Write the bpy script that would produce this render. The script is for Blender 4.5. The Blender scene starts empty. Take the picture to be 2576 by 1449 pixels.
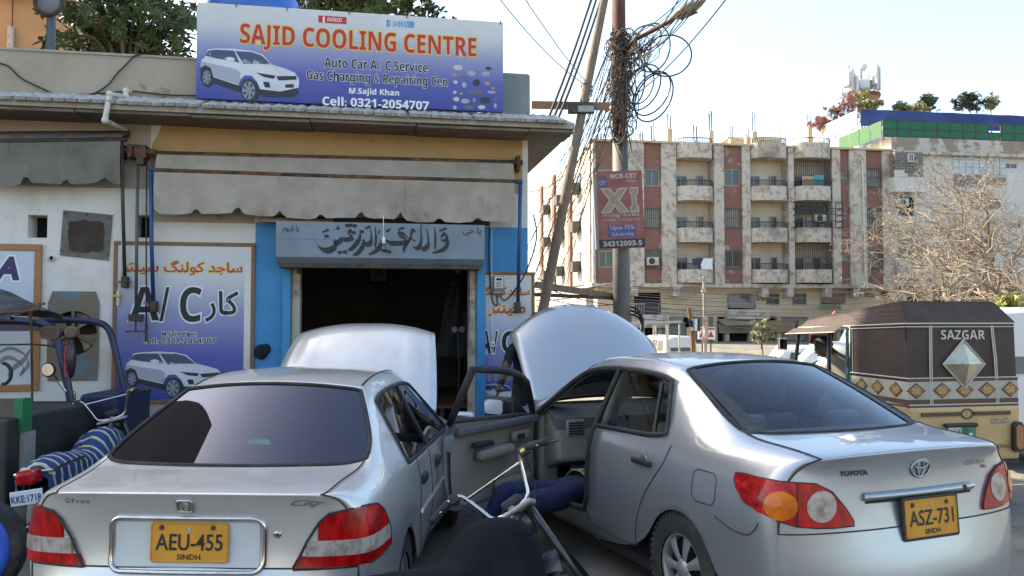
import bpy, bmesh, math, random
from mathutils import Vector, Matrix
from mathutils.bvhtree import BVHTree
R = math.radians
scene = bpy.context.scene
col = scene.collection
rnd = random.Random(7)

# ---------------------------------------------------------------- camera, sky, sun, exposure
F = 1983.0; UC = 1288.0; VC = 724.5; CAMZ = 1.75
PITCH = math.atan((800 - VC) / F)
cam_d = bpy.data.cameras.new('camera'); cam = bpy.data.objects.new('camera', cam_d); col.objects.link(cam)
cam_d.sensor_width = 36.0; cam_d.lens = 36.0 * F / 2576.0
cam_d.clip_start = 0.05; cam_d.clip_end = 3000
cam.location = (0, 0, CAMZ); cam.rotation_euler = (R(90) + PITCH, 0, 0)
scene.camera = cam

SUN_AZ = (-0.90, 0.436); SUN_EL = R(44)
world = bpy.data.worlds.new('World'); scene.world = world; world.use_nodes = True
wn = world.node_tree.nodes; wl_ = world.node_tree.links; wn.clear()
sky = wn.new('ShaderNodeTexSky'); sky.sky_type = 'NISHITA'; sky.sun_disc = False
sky.sun_elevation = SUN_EL
sky.sun_rotation = math.atan2(SUN_AZ[0], SUN_AZ[1])
sky.air_density = 1.0; sky.dust_density = 2.2; sky.ozone_density = 2.5
bg = wn.new('ShaderNodeBackground'); bg.inputs[1].default_value = 0.145
wo = wn.new('ShaderNodeOutputWorld')
wl_.new(sky.outputs[0], bg.inputs[0]); wl_.new(bg.outputs[0], wo.inputs[0])

sun_d = bpy.data.lights.new('sun', 'SUN'); sun_d.energy = 3.6; sun_d.angle = R(0.6); sun_d.color = (1.0, 0.94, 0.84)
sun = bpy.data.objects.new('sun', sun_d); col.objects.link(sun)
_sd = Vector((SUN_AZ[0] * math.cos(SUN_EL), SUN_AZ[1] * math.cos(SUN_EL), math.sin(SUN_EL))).normalized()
sun.rotation_euler = _sd.to_track_quat('Z', 'Y').to_euler()
sun.location = (-30, 20, 40)
scene.view_settings.view_transform = 'Standard'; scene.view_settings.look = 'None'
scene.view_settings.exposure = 1.85; scene.view_settings.gamma = 1.0
scene.view_settings.use_white_balance = True; scene.view_settings.white_balance_temperature = 7450; scene.view_settings.white_balance_tint = 6   # phone white balance set for open shade
scene.cycles.max_bounces = 8; scene.cycles.transparent_max_bounces = 16
scene.cycles.use_denoising = True
scene.cycles.caustics_reflective = False; scene.cycles.caustics_refractive = False

# ---------------------------------------------------------------- pixel <-> place helpers (2576 x 1449 photo pixels)
def ray(u, v):
    xc = (u - UC) / F; yc = (VC - v) / F
    c, s = math.cos(PITCH), math.sin(PITCH)
    return Vector((xc, c - yc * s, s + yc * c))
def at(u, v, Y):
    d = ray(u, v); t = Y / d.y
    return Vector((d.x * t, Y, CAMZ + d.z * t))
class Plane:
    """A vertical facade plane with its own frame: x along it, y into it, z up."""
    def __init__(s, ox, oy, ang):
        s.o = Vector((ox, oy, 0)); s.a = R(ang)
        s.t = Vector((math.cos(s.a), math.sin(s.a), 0)); s.n = Vector((-math.sin(s.a), math.cos(s.a), 0))
    def px(s, u, v, y=0.0):
        d = ray(u, v); c = Vector((0, 0, CAMZ))
        p0 = s.o + s.n * y
        k = (p0 - c).dot(s.n) / d.dot(s.n)
        p = c + d * k
        return (p - s.o).dot(s.t), p.z
    def w(s, x, y, z):
        return s.o + s.t * x + s.n * y + Vector((0, 0, z))

# ---------------------------------------------------------------- materials
def _nt(name):
    m = bpy.data.materials.new(name); m.use_nodes = True
    nt = m.node_tree; b = nt.nodes['Principled BSDF']
    return m, nt, b
def rgb(c):
    return (c[0], c[1], c[2], 1.0)
_mc = {}
def mat(name, c, rough=0.7, metal=0.0, c2=None, sc=6.0, lo=0.4, hi=0.65, bump=0.0, bsc=60.0, coat=0.0, spec=0.5,
        c3=None, sc3=1.4, lo3=0.5, hi3=0.62, stretch=None, rvar=0.0, detail=8):
    """Principled surface with up to two layers of worn colour patches and fine relief."""
    if name in _mc: return _mc[name]
    m, nt, b = _nt(name); N = nt.nodes; L = nt.links
    b.inputs['Roughness'].default_value = rough; b.inputs['Metallic'].default_value = metal
    b.inputs['Coat Weight'].default_value = coat; b.inputs['Specular IOR Level'].default_value = spec
    tc = N.new('ShaderNodeTexCoord'); src = tc.outputs['Object']
    if stretch:
        mp = N.new('ShaderNodeMapping'); mp.inputs['Scale'].default_value = stretch
        L.new(src, mp.inputs[0]); src = mp.outputs[0]
    last = None
    def layer(base, colr, scale, a, bb, det):
        nz = N.new('ShaderNodeTexNoise'); nz.inputs['Scale'].default_value = scale; nz.inputs['Detail'].default_value = det
        nz.inputs['Roughness'].default_value = 0.62
        L.new(src, nz.inputs['Vector'])
        mr = N.new('ShaderNodeMapRange'); mr.inputs[1].default_value = a; mr.inputs[2].default_value = bb
        L.new(nz.outputs[0], mr.inputs[0])
        mx = N.new('ShaderNodeMix'); mx.data_type = 'RGBA'
        L.new(mr.outputs[0], mx.inputs[0])
        if isinstance(base, tuple): mx.inputs[6].default_value = base
        else: L.new(base, mx.inputs[6])
        mx.inputs[7].default_value = rgb(colr)
        return mx.outputs[2], mr.outputs[0]
    o = rgb(c)
    if c2: o, f = layer(o, c2, sc, lo, hi, detail)
    if c3: o, f = layer(o, c3, sc3, lo3, hi3, detail)
    if isinstance(o, tuple): b.inputs['Base Color'].default_value = o
    else: L.new(o, b.inputs['Base Color'])
    if rvar and c2:
        mr = N.new('ShaderNodeMapRange'); mr.inputs[3].default_value = rough - rvar; mr.inputs[4].default_value = rough + rvar
        L.new(f, mr.inputs[0]); L.new(mr.outputs[0], b.inputs['Roughness'])
    if bump:
        nz = N.new('ShaderNodeTexNoise'); nz.inputs['Scale'].default_value = bsc; nz.inputs['Detail'].default_value = 6
        L.new(src, nz.inputs['Vector'])
        bp = N.new('ShaderNodeBump'); bp.inputs['Strength'].default_value = bump; bp.inputs['Distance'].default_value = 0.02
        L.new(nz.outputs[0], bp.inputs['Height']); L.new(bp.outputs[0], b.inputs['Normal'])
    _mc[name] = m
    return m
def glass(name, tint, refl=1.0, rough=0.02, ior=1.5, film=(.8, .8, .8)):
    """Thin pane: tinted see-through with a Fresnel reflection."""
    if name in _mc: return _mc[name]
    m, nt, b = _nt(name); N = nt.nodes; L = nt.links
    N.remove(b); out = N['Material Output']
    tr = N.new('ShaderNodeBsdfTransparent'); tr.inputs[0].default_value = rgb(tint)
    gl = N.new('ShaderNodeBsdfGlossy'); gl.inputs['Roughness'].default_value = rough; gl.inputs[0].default_value = rgb(film)
    fr = N.new('ShaderNodeFresnel'); fr.inputs[0].default_value = ior
    mu = N.new('ShaderNodeMath'); mu.operation = 'MULTIPLY'; mu.inputs[1].default_value = refl; mu.use_clamp = True
    L.new(fr.outputs[0], mu.inputs[0])
    mx = N.new('ShaderNodeMixShader'); L.new(mu.outputs[0], mx.inputs[0]); L.new(tr.outputs[0], mx.inputs[1]); L.new(gl.outputs[0], mx.inputs[2])
    L.new(mx.outputs[0], out.inputs[0]); _mc[name] = m
    return m
def gradient(name, stops, z0, z1, rough=0.45, dirt=0.12):
    """Printed vertical colour gradient (object Z) with a little grime."""
    m, nt, b = _nt(name); N = nt.nodes; L = nt.links
    b.inputs['Roughness'].default_value = rough
    tc = N.new('ShaderNodeTexCoord'); sp = N.new('ShaderNodeSeparateXYZ'); L.new(tc.outputs['Object'], sp.inputs[0])
    mr = N.new('ShaderNodeMapRange'); mr.inputs[1].default_value = z0; mr.inputs[2].default_value = z1; L.new(sp.outputs[2], mr.inputs[0])
    cr = N.new('ShaderNodeValToRGB'); L.new(mr.outputs[0], cr.inputs[0])
    e = cr.color_ramp.elements
    while len(e) < len(stops): e.new(0.5)
    for k, (p, c) in enumerate(stops): e[k].position = p; e[k].color = rgb(c)
    nz = N.new('ShaderNodeTexNoise'); nz.inputs['Scale'].default_value = 2.5; nz.inputs['Detail'].default_value = 8; L.new(tc.outputs['Object'], nz.inputs['Vector'])
    m2 = N.new('ShaderNodeMapRange'); m2.inputs[1].default_value = 0.45; m2.inputs[2].default_value = 0.75; m2.inputs[4].default_value = dirt; L.new(nz.outputs[0], m2.inputs[0])
    mx = N.new('ShaderNodeMix'); mx.data_type = 'RGBA'; L.new(m2.outputs[0], mx.inputs[0]); L.new(cr.outputs[0], mx.inputs[6]); mx.inputs[7].default_value = (0.22, 0.19, 0.16, 1)
    L.new(mx.outputs[2], b.inputs['Base Color'])
    return m
def paint(name, c, rough=0.32, metal=0.75, dust=(0.45, 0.42, 0.38), damt=0.35, coat=0.8):
    """Metallic car paint under clear coat with road dust in patches."""
    m, nt, b = _nt(name); N = nt.nodes; L = nt.links
    b.inputs['Metallic'].default_value = metal; b.inputs['Coat Weight'].default_value = coat; b.inputs['Coat Roughness'].default_value = 0.03
    tc = N.new('ShaderNodeTexCoord')
    nz = N.new('ShaderNodeTexNoise'); nz.inputs['Scale'].default_value = 2.2; nz.inputs['Detail'].default_value = 10; nz.inputs['Roughness'].default_value = 0.7
    L.new(tc.outputs['Object'], nz.inputs['Vector'])
    mr = N.new('ShaderNodeMapRange'); mr.inputs[1].default_value = 0.42; mr.inputs[2].default_value = 0.78; mr.inputs[4].default_value = damt; L.new(nz.outputs[0], mr.inputs[0])
    mx = N.new('ShaderNodeMix'); mx.data_type = 'RGBA'; L.new(mr.outputs[0], mx.inputs[0]); mx.inputs[6].default_value = rgb(c); mx.inputs[7].default_value = rgb(dust)
    L.new(mx.outputs[2], b.inputs['Base Color'])
    m2 = N.new('ShaderNodeMapRange'); m2.inputs[3].default_value = rough; m2.inputs[4].default_value = rough + 0.25; L.new(mr.outputs[0], m2.inputs[0])
    L.new(m2.outputs[0], b.inputs['Roughness'])
    n2 = N.new('ShaderNodeTexNoise'); n2.inputs['Scale'].default_value = 3.2; n2.inputs['Detail'].default_value = 2; L.new(tc.outputs['Object'], n2.inputs['Vector'])
    bp = N.new('ShaderNodeBump'); bp.inputs['Strength'].default_value = 0.25; bp.inputs['Distance'].default_value = 0.02; L.new(n2.outputs[0], bp.inputs['Height']); L.new(bp.outputs[0], b.inputs['Normal']); L.new(bp.outputs[0], b.inputs['Coat Normal'])
    return m
def stripes(name, ca, cb, cc, axis, freq):
    """Woven stripes along one object axis."""
    m, nt, b = _nt(name); N = nt.nodes; L = nt.links
    b.inputs['Roughness'].default_value = 0.85
    tc = N.new('ShaderNodeTexCoord'); sp = N.new('ShaderNodeSeparateXYZ'); L.new(tc.outputs['Object'], sp.inputs[0])
    mu = N.new('ShaderNodeMath'); mu.operation = 'MULTIPLY'; mu.inputs[1].default_value = freq; L.new(sp.outputs[axis], mu.inputs[0])
    fr = N.new('ShaderNodeMath'); fr.operation = 'FRACT'; L.new(mu.outputs[0], fr.inputs[0])
    cr = N.new('ShaderNodeValToRGB'); cr.color_ramp.interpolation = 'CONSTANT'; L.new(fr.outputs[0], cr.inputs[0])
    e = cr.color_ramp.elements; e[0].position = 0; e[0].color = rgb(ca); e[1].position = 0.56; e[1].color = rgb((0.02, 0.03, 0.06))
    for p, c in ((0.62, cb), (0.74, cc), (0.9, (0.02, 0.03, 0.06)), (0.96, ca)):
        k = e.new(p); k.color = rgb(c)
    L.new(cr.outputs[0], b.inputs['Base Color'])
    return m

# ---------------------------------------------------------------- mesh helpers
class MB:
    def __init__(s): s.v = []; s.f = []; s.m = []; s.cur = 0
    def quad(s, *p):
        k = len(s.v); s.v += [tuple(q) for q in p]; s.f.append(tuple(range(k, k + len(p)))); s.m.append(s.cur); return s
    def box(s, x0, x1, y0, y1, z0, z1):
        k = len(s.v)
        s.v += [(x0, y0, z0), (x1, y0, z0), (x1, y1, z0), (x0, y1, z0), (x0, y0, z1), (x1, y0, z1), (x1, y1, z1), (x0, y1, z1)]
        for f in ((0, 3, 2, 1), (4, 5, 6, 7), (0, 1, 5, 4), (1, 2, 6, 5), (2, 3, 7, 6), (3, 0, 4, 7)):
            s.f.append(tuple(k + i for i in f)); s.m.append(s.cur)
        return s
    def bar(s, a, b, w, h=None, up=(0, 0, 1)):
        """Rectangular bar from a to b."""
        a = Vector(a); b = Vector(b); h = h or w
        d = (b - a).normalized(); u = Vector(up)
        if abs(d.dot(u)) > 0.98: u = Vector((0, 1, 0))
        x = d.cross(u).normalized(); y = x.cross(d).normalized()
        k = len(s.v)
        for p in (a, b):
            for sx, sy in ((-1, -1), (1, -1), (1, 1), (-1, 1)): s.v.append(tuple(p + x * sx * w / 2 + y * sy * h / 2))
        for f in ((3, 2, 1, 0), (4, 5, 6, 7), (0, 1, 5, 4), (1, 2, 6, 5), (2, 3, 7, 6), (3, 0, 4, 7)):
            s.f.append(tuple(k + i for i in f)); s.m.append(s.cur)
        return s
    def tube(s, pts, r, n=6, cap=True, closed=False):
        pts = [Vector(p) for p in pts]; np_ = len(pts)
        rr = r if isinstance(r, (list, tuple)) else [r] * np_
        k = len(s.v); prev = None
        for i, p in enumerate(pts):
            if closed: d = pts[(i + 1) % np_] - pts[i - 1]
            else: d = pts[min(i + 1, np_ - 1)] - pts[max(i - 1, 0)]
            if d.length < 1e-9: d = Vector((0, 0, 1))
            d.normalize()
            if prev is None:
                u = Vector((0, 0, 1)) if abs(d.z) < 0.9 else Vector((1, 0, 0))
                x = d.cross(u).normalized()
            else:
                x = prev - d * prev.dot(d)
                if x.length < 1e-6: x = d.orthogonal()
                x.normalize()
            prev = x; y = d.cross(x)
            for j in range(n):
                a = 2 * math.pi * j / n
                s.v.append(tuple(p + (x * math.cos(a) + y * math.sin(a)) * rr[i]))
        m = np_ if closed else np_ - 1
        for i in range(m):
            i2 = (i + 1) % np_
            for j in range(n):
                j2 = (j + 1) % n
                s.f.append((k + i * n + j, k + i * n + j2, k + i2 * n + j2, k + i2 * n + j)); s.m.append(s.cur)
        if cap and not closed:
            s.f.append(tuple(k + j for j in reversed(range(n)))); s.m.append(s.cur)
            s.f.append(tuple(k + (np_ - 1) * n + j for j in range(n))); s.m.append(s.cur)
        return s
    def lathe(s, prof, c=(0, 0, 0), ax='z', n=24, arc=360.0):
        """Revolve (radius, height) pairs about an axis through c."""
        k = len(s.v); full = arc >= 359.9; m = n if full else n + 1
        for (r_, h) in prof:
            for j in range(m):
                a = R(arc) * j / n; ca, sa = math.cos(a) * r_, math.sin(a) * r_
                p = {'z': (ca, sa, h), 'x': (h, ca, sa), 'y': (sa, h, ca)}[ax]
                s.v.append((p[0] + c[0], p[1] + c[1], p[2] + c[2]))
        for i in range(len(prof) - 1):
            for j in range(n):
                j2 = (j + 1) % m
                s.f.append((k + i * m + j, k + i * m + j2, k + (i + 1) * m + j2, k + (i + 1) * m + j)); s.m.append(s.cur)
        return s
    def prism(s, pts, fn, d0, d1):
        """Extrude a 2-D outline; fn(a, b, d) -> xyz."""
        k = len(s.v); n = len(pts)
        for d in (d0, d1):
            for (a, b) in pts: s.v.append(tuple(fn(a, b, d)))
        s.f.append(tuple(range(k, k + n))); s.m.append(s.cur)
        s.f.append(tuple(range(k + 2 * n - 1, k + n - 1, -1))); s.m.append(s.cur)
        for i in range(n):
            j = (i + 1) % n
            s.f.append((k + i, k + n + i, k + n + j, k + j)); s.m.append(s.cur)
        return s
    def grid(s, rows):
        k = len(s.v); nr = len(rows); nc = len(rows[0])
        for r_ in rows:
            for p in r_: s.v.append(tuple(p))
        for i in range(nr - 1):
            for j in range(nc - 1):
                s.f.append((k + i * nc + j, k + i * nc + j + 1, k + (i + 1) * nc + j + 1, k + (i + 1) * nc + j)); s.m.append(s.cur)
        return s
    def ball(s, c, rx, ry=None, rz=None, n=10, m=7):
        ry = ry or rx; rz = rz or rx
        k = len(s.v)
        for i in range(m + 1):
            t = math.pi * i / m
            for j in range(n):
                a = 2 * math.pi * j / n
                s.v.append((c[0] + rx * math.sin(t) * math.cos(a), c[1] + ry * math.sin(t) * math.sin(a), c[2] + rz * math.cos(t)))
        for i in range(m):
            for j in range(n):
                j2 = (j + 1) % n
                s.f.append((k + i * n + j, k + (i + 1) * n + j, k + (i + 1) * n + j2, k + i * n + j2)); s.m.append(s.cur)
        return s
    def xf(s, M, k=0):
        s.v = s.v[:k] + [tuple(M @ Vector(p)) for p in s.v[k:]]; return s
    def build(s, name, m, parent=None, smooth=False, bevel=0.0, ang=None):
        me = bpy.data.meshes.new(name); me.from_pydata(s.v, [], s.f); me.validate(clean_customdata=False)
        mats = m if isinstance(m, (list, tuple)) else [m]
        for q in mats: me.materials.append(q)
        if len(mats) > 1 and len(me.polygons) == len(s.m): me.polygons.foreach_set('material_index', s.m)
        bm = bmesh.new(); bm.from_mesh(me); bmesh.ops.recalc_face_normals(bm, faces=bm.faces); bm.to_mesh(me); bm.free()
        if smooth:
            me.polygons.foreach_set('use_smooth', [True] * len(me.polygons))
            if ang:
                me.set_sharp_from_angle(angle=R(ang))
        o = bpy.data.objects.new(name, me); col.objects.link(o)
        if parent: o.parent = parent
        if bevel:
            md = o.modifiers.new('bevel', 'BEVEL'); md.width = bevel; md.segments = 2; md.limit_method = 'ANGLE'
        return o
def tag(o, label=None, cat=None, group=None, kind=None):
    if label: o['label'] = label
    if cat: o['category'] = cat
    if group: o['group'] = group
    if kind: o['kind'] = kind
    return o
def empty(name, loc=(0, 0, 0), rz=0.0, label=None, cat=None, group=None):
    o = bpy.data.objects.new(name, None); col.objects.link(o); o.location = loc; o.rotation_euler = (0, 0, rz); o.empty_display_size = 0.2
    return tag(o, label, cat, group)
def copy_tree(o, parent=None):
    c = o.copy(); col.objects.link(c); c.parent = parent
    for ch in o.children: copy_tree(ch, c)
    return c
def bx(name, m, parent, x0, x1, y0, y1, z0, z1, bevel=0.0):
    return MB().box(min(x0, x1), max(x0, x1), min(y0, y1), max(y0, y1), min(z0, z1), max(z0, z1)).build(name, m, parent, bevel=bevel)
def sag(a, b, drop, n=14):
    a = Vector(a); b = Vector(b)
    return [a.lerp(b, t / n) - Vector((0, 0, drop * 4 * (t / n) * (1 - t / n))) for t in range(n + 1)]
def smooth_path(pts, n=6):
    """Catmull-Rom through points."""
    P = [Vector(p) for p in pts]; out = []
    for i in range(len(P) - 1):
        p0 = P[max(i - 1, 0)]; p1 = P[i]; p2 = P[i + 1]; p3 = P[min(i + 2, len(P) - 1)]
        for k in range(n):
            t = k / n
            out.append(0.5 * ((2 * p1) + (p2 - p0) * t + (2 * p0 - 5 * p1 + 4 * p2 - p3) * t * t + (3 * p1 - p0 - 3 * p2 + p3) * t ** 3))
    out.append(P[-1]); return out

# ---------------------------------------------------------------- lettering
AR = {'ا': 'ﺍﺍﺎﺎ', 'ب': 'ﺏﺑﺒﺐ', 'ج': 'ﺝﺟﺠﺞ', 'د': 'ﺩﺩﺪﺪ', 'ر': 'ﺭﺭﺮﺮ', 'ز': 'ﺯﺯﺰﺰ', 'س': 'ﺱﺳﺴﺲ', 'ک': 'ﮎﮐﮑﮏ', 'گ': 'ﮒﮔﮕﮓ',
      'ل': 'ﻝﻟﻠﻞ', 'ن': 'ﻥﻧﻨﻦ', 'و': 'ﻭﻭﻮﻮ', 'ی': 'ﯼﯾﯿﯽ', 'ٹ': 'ﭦﭨﭩﭧ', 'خ': 'ﺥﺧﺨﺦ', 'ح': 'ﺡﺣﺤﺢ', 'ق': 'ﻕﻗﻘﻖ', 'م': 'ﻡﻣﻤﻢ', 'ه': 'ﻩﻫﻬﻪ', 'ي': 'ﻱﻳﻴﻲ', 'پ': 'ﭖﭘﭙﭗ', 'چ': 'ﭺﭼﭽﭻ', 'ف': 'ﻑﻓﻔﻒ'}
NOJOIN = 'ادرزوٹ'.replace('ٹ', '')
def urdu(s):
    """Joined letter shapes in left-to-right drawing order."""
    words = s.split(' '); out = []
    for w in words:
        g = []
        for i, ch in enumerate(w):
            if ch not in AR: g.append(ch); continue
            pj = i > 0 and w[i - 1] in AR and w[i - 1] not in NOJOIN
            nj = i < len(w) - 1 and w[i + 1] in AR and ch not in NOJOIN
            g.append(AR[ch][(2 if nj else 3) if pj else (1 if nj else 0)])
        out.append(''.join(reversed(g)))
    return ' '.join(reversed(out))
def bold(s):
    """Heavy sans letter shapes."""
    out = ''
    for ch in s:
        if 'A' <= ch <= 'Z': out += chr(0x1D5D4 + ord(ch) - 65)
        elif 'a' <= ch <= 'z': out += chr(0x1D5EE + ord(ch) - 97)
        elif '0' <= ch <= '9': out += chr(0x1D7EC + ord(ch) - 48)
        else: out += ch
    return out
def text_mesh(s, h, w=None, off=0.0, shear=0.0, extr=0.0, res=3, grow=0.0):
    """Letters as a flat mesh: lower-left at the origin, height h (of the drawn shapes), optional width w; grow = outline width."""
    if grow:
        a = text_mesh(s, h, w, off, shear, 0.0, res); k = tuple(a['k']); bpy.data.meshes.remove(a); off += 2 * grow / (k[2] + k[3])
    c = bpy.data.curves.new('t', 'FONT'); c.body = s; c.size = 1.0; c.offset = off; c.shear = shear; c.resolution_u = res; c.extrude = extr
    c.fill_mode = 'FRONT' if not extr else 'BOTH'
    o = bpy.data.objects.new('t', c); col.objects.link(o)
    dg = bpy.context.evaluated_depsgraph_get(); me = bpy.data.meshes.new_from_object(o.evaluated_get(dg))
    bpy.data.objects.remove(o); bpy.data.curves.remove(c)
    xs = [v.co.x for v in me.vertices]; ys = [v.co.y for v in me.vertices]
    x0, x1, y0, y1 = min(xs), max(xs), min(ys), max(ys)
    ky = h / (y1 - y0); kx = (w / (x1 - x0)) if w else ky
    if grow: x0, y0, kx, ky = k
    me['k'] = (x0, y0, kx, ky)
    for v in me.vertices: v.co = ((v.co.x - x0) * kx, (v.co.y - y0) * ky, v.co.z * min(kx, ky))
    return me
def letters(name, s, m, parent, M, h, w=None, off=0.0, shear=0.0, extr=0.0, res=3, grow=0.0):
    me = text_mesh(s, h, w, off, shear, extr, res, grow); me.name = name; me.materials.append(m)
    me.transform(M)
    o = bpy.data.objects.new(name, me); col.objects.link(o); o.parent = parent
    return o
def face_xz(x, y, z):
    """Text plane facing -y with its lower-left corner at x, y, z."""
    return Matrix.Translation((x, y, z)) @ Matrix.Rotation(R(90), 4, 'X')
# ================================================================ ground
M_ground = mat('dusty_asphalt', (0.13, 0.12, 0.105), 0.92, c2=(0.22, 0.195, 0.16), sc=0.9, lo=0.35, hi=0.7, bump=0.35, bsc=90, c3=(0.06, 0.055, 0.05), sc3=2.3, lo3=0.55, hi3=0.75)
g = MB().grid([[(x, y, z) for x in (-900, -200, -40, -10, 0, 10, 40, 200, 900)] for y, z in ((-900, 0), (-200, 0), (-40, 0), (0, 0), (14, 0), (20, -.85), (44, -.85), (50, 0), (200, 0), (900, 0))]).build('ground', M_ground)
tag(g, 'dusty grey asphalt ground of the street', 'ground', kind='structure')
M_walk = mat('pavement_concrete', (0.30, 0.28, 0.25), 0.9, c2=(0.2, 0.18, 0.16), sc=2.0, bump=0.3, bsc=40)

# ================================================================ the repair shop
S = Plane(0.0, 9.2, 10.0)
def sx(u, v, y=0.0): return S.px(u, v, y)[0]
def sz(u, v, y=0.0): return S.px(u, v, y)[1]
def srect(u0, v0, u1, v1, y=0.0):
    um, vm = (u0 + u1) / 2, (v0 + v1) / 2
    return sx(u0, vm, y), sx(u1, vm, y), sz(um, v1, y), sz(um, v0, y)       # x0, x1, zlow, zhigh
def sp(u, v, y=0.0):
    x, z = S.px(u, v, y); return Vector((x, y, z))
shop = empty('repair_shop', S.o, S.a, 'single storey car repair shop with open doorway under a grey awning', 'shop')
M_white = mat('white_limewash', (0.70, 0.665, 0.605), 0.9, c2=(0.46, 0.39, 0.31), sc=1.3, lo=0.50, hi=0.80, bump=0.4, bsc=30, c3=(0.48, 0.43, 0.37), sc3=14, lo3=0.62, hi3=0.72)
M_beige = mat('beige_plaster', (0.42, 0.35, 0.27), 0.92, c2=(0.33, 0.27, 0.20), sc=1.2, lo=0.4, hi=0.7, bump=0.35, bsc=45, c3=(0.24, 0.17, 0.115), sc3=1.1, lo3=0.64, hi3=0.68)
M_ochre = mat('ochre_paint', (0.47, 0.29, 0.13), 0.85, c2=(0.36, 0.22, 0.10), sc=2.2, lo=0.45, hi=0.75, bump=0.2, bsc=60, c3=(0.16, 0.08, 0.04), sc3=7, lo3=0.66, hi3=0.70)
M_blue = mat('bright_blue_paint', (0.03, 0.25, 0.50), 0.55, c2=(0.025, 0.18, 0.39), sc=2.5, lo=0.4, hi=0.75, bump=0.15, bsc=30, c3=(0.16, 0.13, 0.10), sc3=5, lo3=0.68, hi3=0.72)
M_concrete = mat('old_concrete', (0.40, 0.36, 0.30), 0.95, c2=(0.30, 0.26, 0.21), sc=3.0, bump=0.5, bsc=35, c3=(0.43, 0.39, 0.33), sc3=7, lo3=0.55, hi3=0.65)
M_soffit = mat('dark_brown_concrete', (0.22, 0.17, 0.125), 0.95, c2=(0.13, 0.10, 0.075), sc=3.0, stretch=(1, 6, 6), bump=0.5, bsc=35)  # darker and browner than the slab, streaked lengthwise
M_tile = mat('grey_cement_tile', (0.40, 0.39, 0.36), 0.9, c2=(0.26, 0.25, 0.225), sc=9.0, bump=0.3, bsc=80, c3=(0.30, 0.23, 0.16), sc3=2.0, lo3=0.55, hi3=0.7)
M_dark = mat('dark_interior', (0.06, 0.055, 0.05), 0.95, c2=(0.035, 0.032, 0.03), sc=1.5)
M_black = mat('black_void', (0.012, 0.012, 0.012), 0.9)
M_wood = mat('brown_wood', (0.27, 0.135, 0.06), 0.6, c2=(0.17, 0.08, 0.035), sc=8, stretch=(1, 1, 8), bump=0.2)
M_rust = mat('rusty_steel', (0.12, 0.055, 0.03), 0.75, 0.4, c2=(0.22, 0.105, 0.05), sc=12, bump=0.3, c3=(0.05, 0.04, 0.035), sc3=5)
M_steel_dk = mat('grimy_dark_steel', (0.055, 0.05, 0.047), 0.6, 0.6, c2=(0.11, 0.075, 0.05), sc=9, bump=0.2)
M_grey = mat('grey_paint_metal', (0.19, 0.24, 0.28), 0.5, 0.0, c2=(0.15, 0.19, 0.22), sc=2.0, lo=0.45, hi=0.7, bump=0.06)
M_canvas = mat('grey_canvas', (0.40, 0.335, 0.27), 0.95, c2=(0.29, 0.24, 0.19), sc=2.6, lo=0.38, hi=0.72, bump=0.9, bsc=9, c3=(0.19, 0.12, 0.06), sc3=1.25, lo3=0.60, hi3=0.74)
M_canvas2 = mat('green_grey_canvas', (0.20, 0.185, 0.15), 0.95, c2=(0.14, 0.13, 0.10), sc=2.8, bump=0.9, bsc=9)
M_bluepipe = mat('blue_painted_pipe', (0.015, 0.06, 0.19), 0.45, 0.2, c2=(0.02, 0.09, 0.24), sc=20, bump=0.1)
M_greypipe = mat('teal_grey_pipe', (0.075, 0.10, 0.105), 0.5, 0.3, c2=(0.11, 0.10, 0.09), sc=15)
M_cable = mat('black_cable', (0.022, 0.022, 0.024), 0.55)
M_cable2 = mat('grey_cable', (0.10, 0.095, 0.09), 0.6)
M_cable3 = mat('brown_cable', (0.11, 0.08, 0.06), 0.7)
M_pvc = mat('white_pvc', (0.60, 0.56, 0.48), 0.5, c2=(0.33, 0.22, 0.12), sc=9, lo=0.55, hi=0.7)
M_chrome = mat('chrome', (0.62, 0.62, 0.63), 0.14, 1.0, c2=(0.5, 0.48, 0.45), sc=14)
M_ink = mat('black_ink', (0.012, 0.012, 0.016), 0.5)
M_whiteink = mat('white_ink', (0.74, 0.74, 0.74), 0.5)
M_redink = mat('red_ink', (0.52, 0.022, 0.018), 0.45)
M_yelink = mat('yellow_ink', (0.75, 0.56, 0.11), 0.5)

def wall_holes(name, m, parent, x0, x1, z0, z1, y0, y1, holes):
    """Solid wall slab between y0 and y1 with rectangular openings."""
    xs = sorted({x0, x1, *[h[0] for h in holes], *[h[1] for h in holes]}); zs = sorted({z0, z1, *[h[2] for h in holes], *[h[3] for h in holes]})
    xs = [x for x in xs if x0 <= x <= x1]; zs = [z for z in zs if z0 <= z <= z1]
    def solid(i, j):
        if i < 0 or j < 0 or i >= len(xs) - 1 or j >= len(zs) - 1: return False
        cx, cz = (xs[i] + xs[i + 1]) / 2, (zs[j] + zs[j + 1]) / 2
        return not any(h[0] < cx < h[1] and h[2] < cz < h[3] for h in holes)
    b = MB()
    for i in range(len(xs) - 1):
        for j in range(len(zs) - 1):
            if not solid(i, j): continue
            a, c, d, e = xs[i], xs[i + 1], zs[j], zs[j + 1]
            b.quad((a, y0, d), (c, y0, d), (c, y0, e), (a, y0, e)); b.quad((a, y1, d), (a, y1, e), (c, y1, e), (c, y1, d))
            if not solid(i - 1, j): b.quad((a, y0, d), (a, y0, e), (a, y1, e), (a, y1, d))
            if not solid(i + 1, j): b.quad((c, y0, d), (c, y1, d), (c, y1, e), (c, y0, e))
            if not solid(i, j - 1): b.quad((a, y0, d), (a, y1, d), (c, y1, d), (c, y0, d))
            if not solid(i, j + 1): b.quad((a, y0, e), (c, y0, e), (c, y1, e), (a, y1, e))
    return b.build(name, m, parent)

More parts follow.
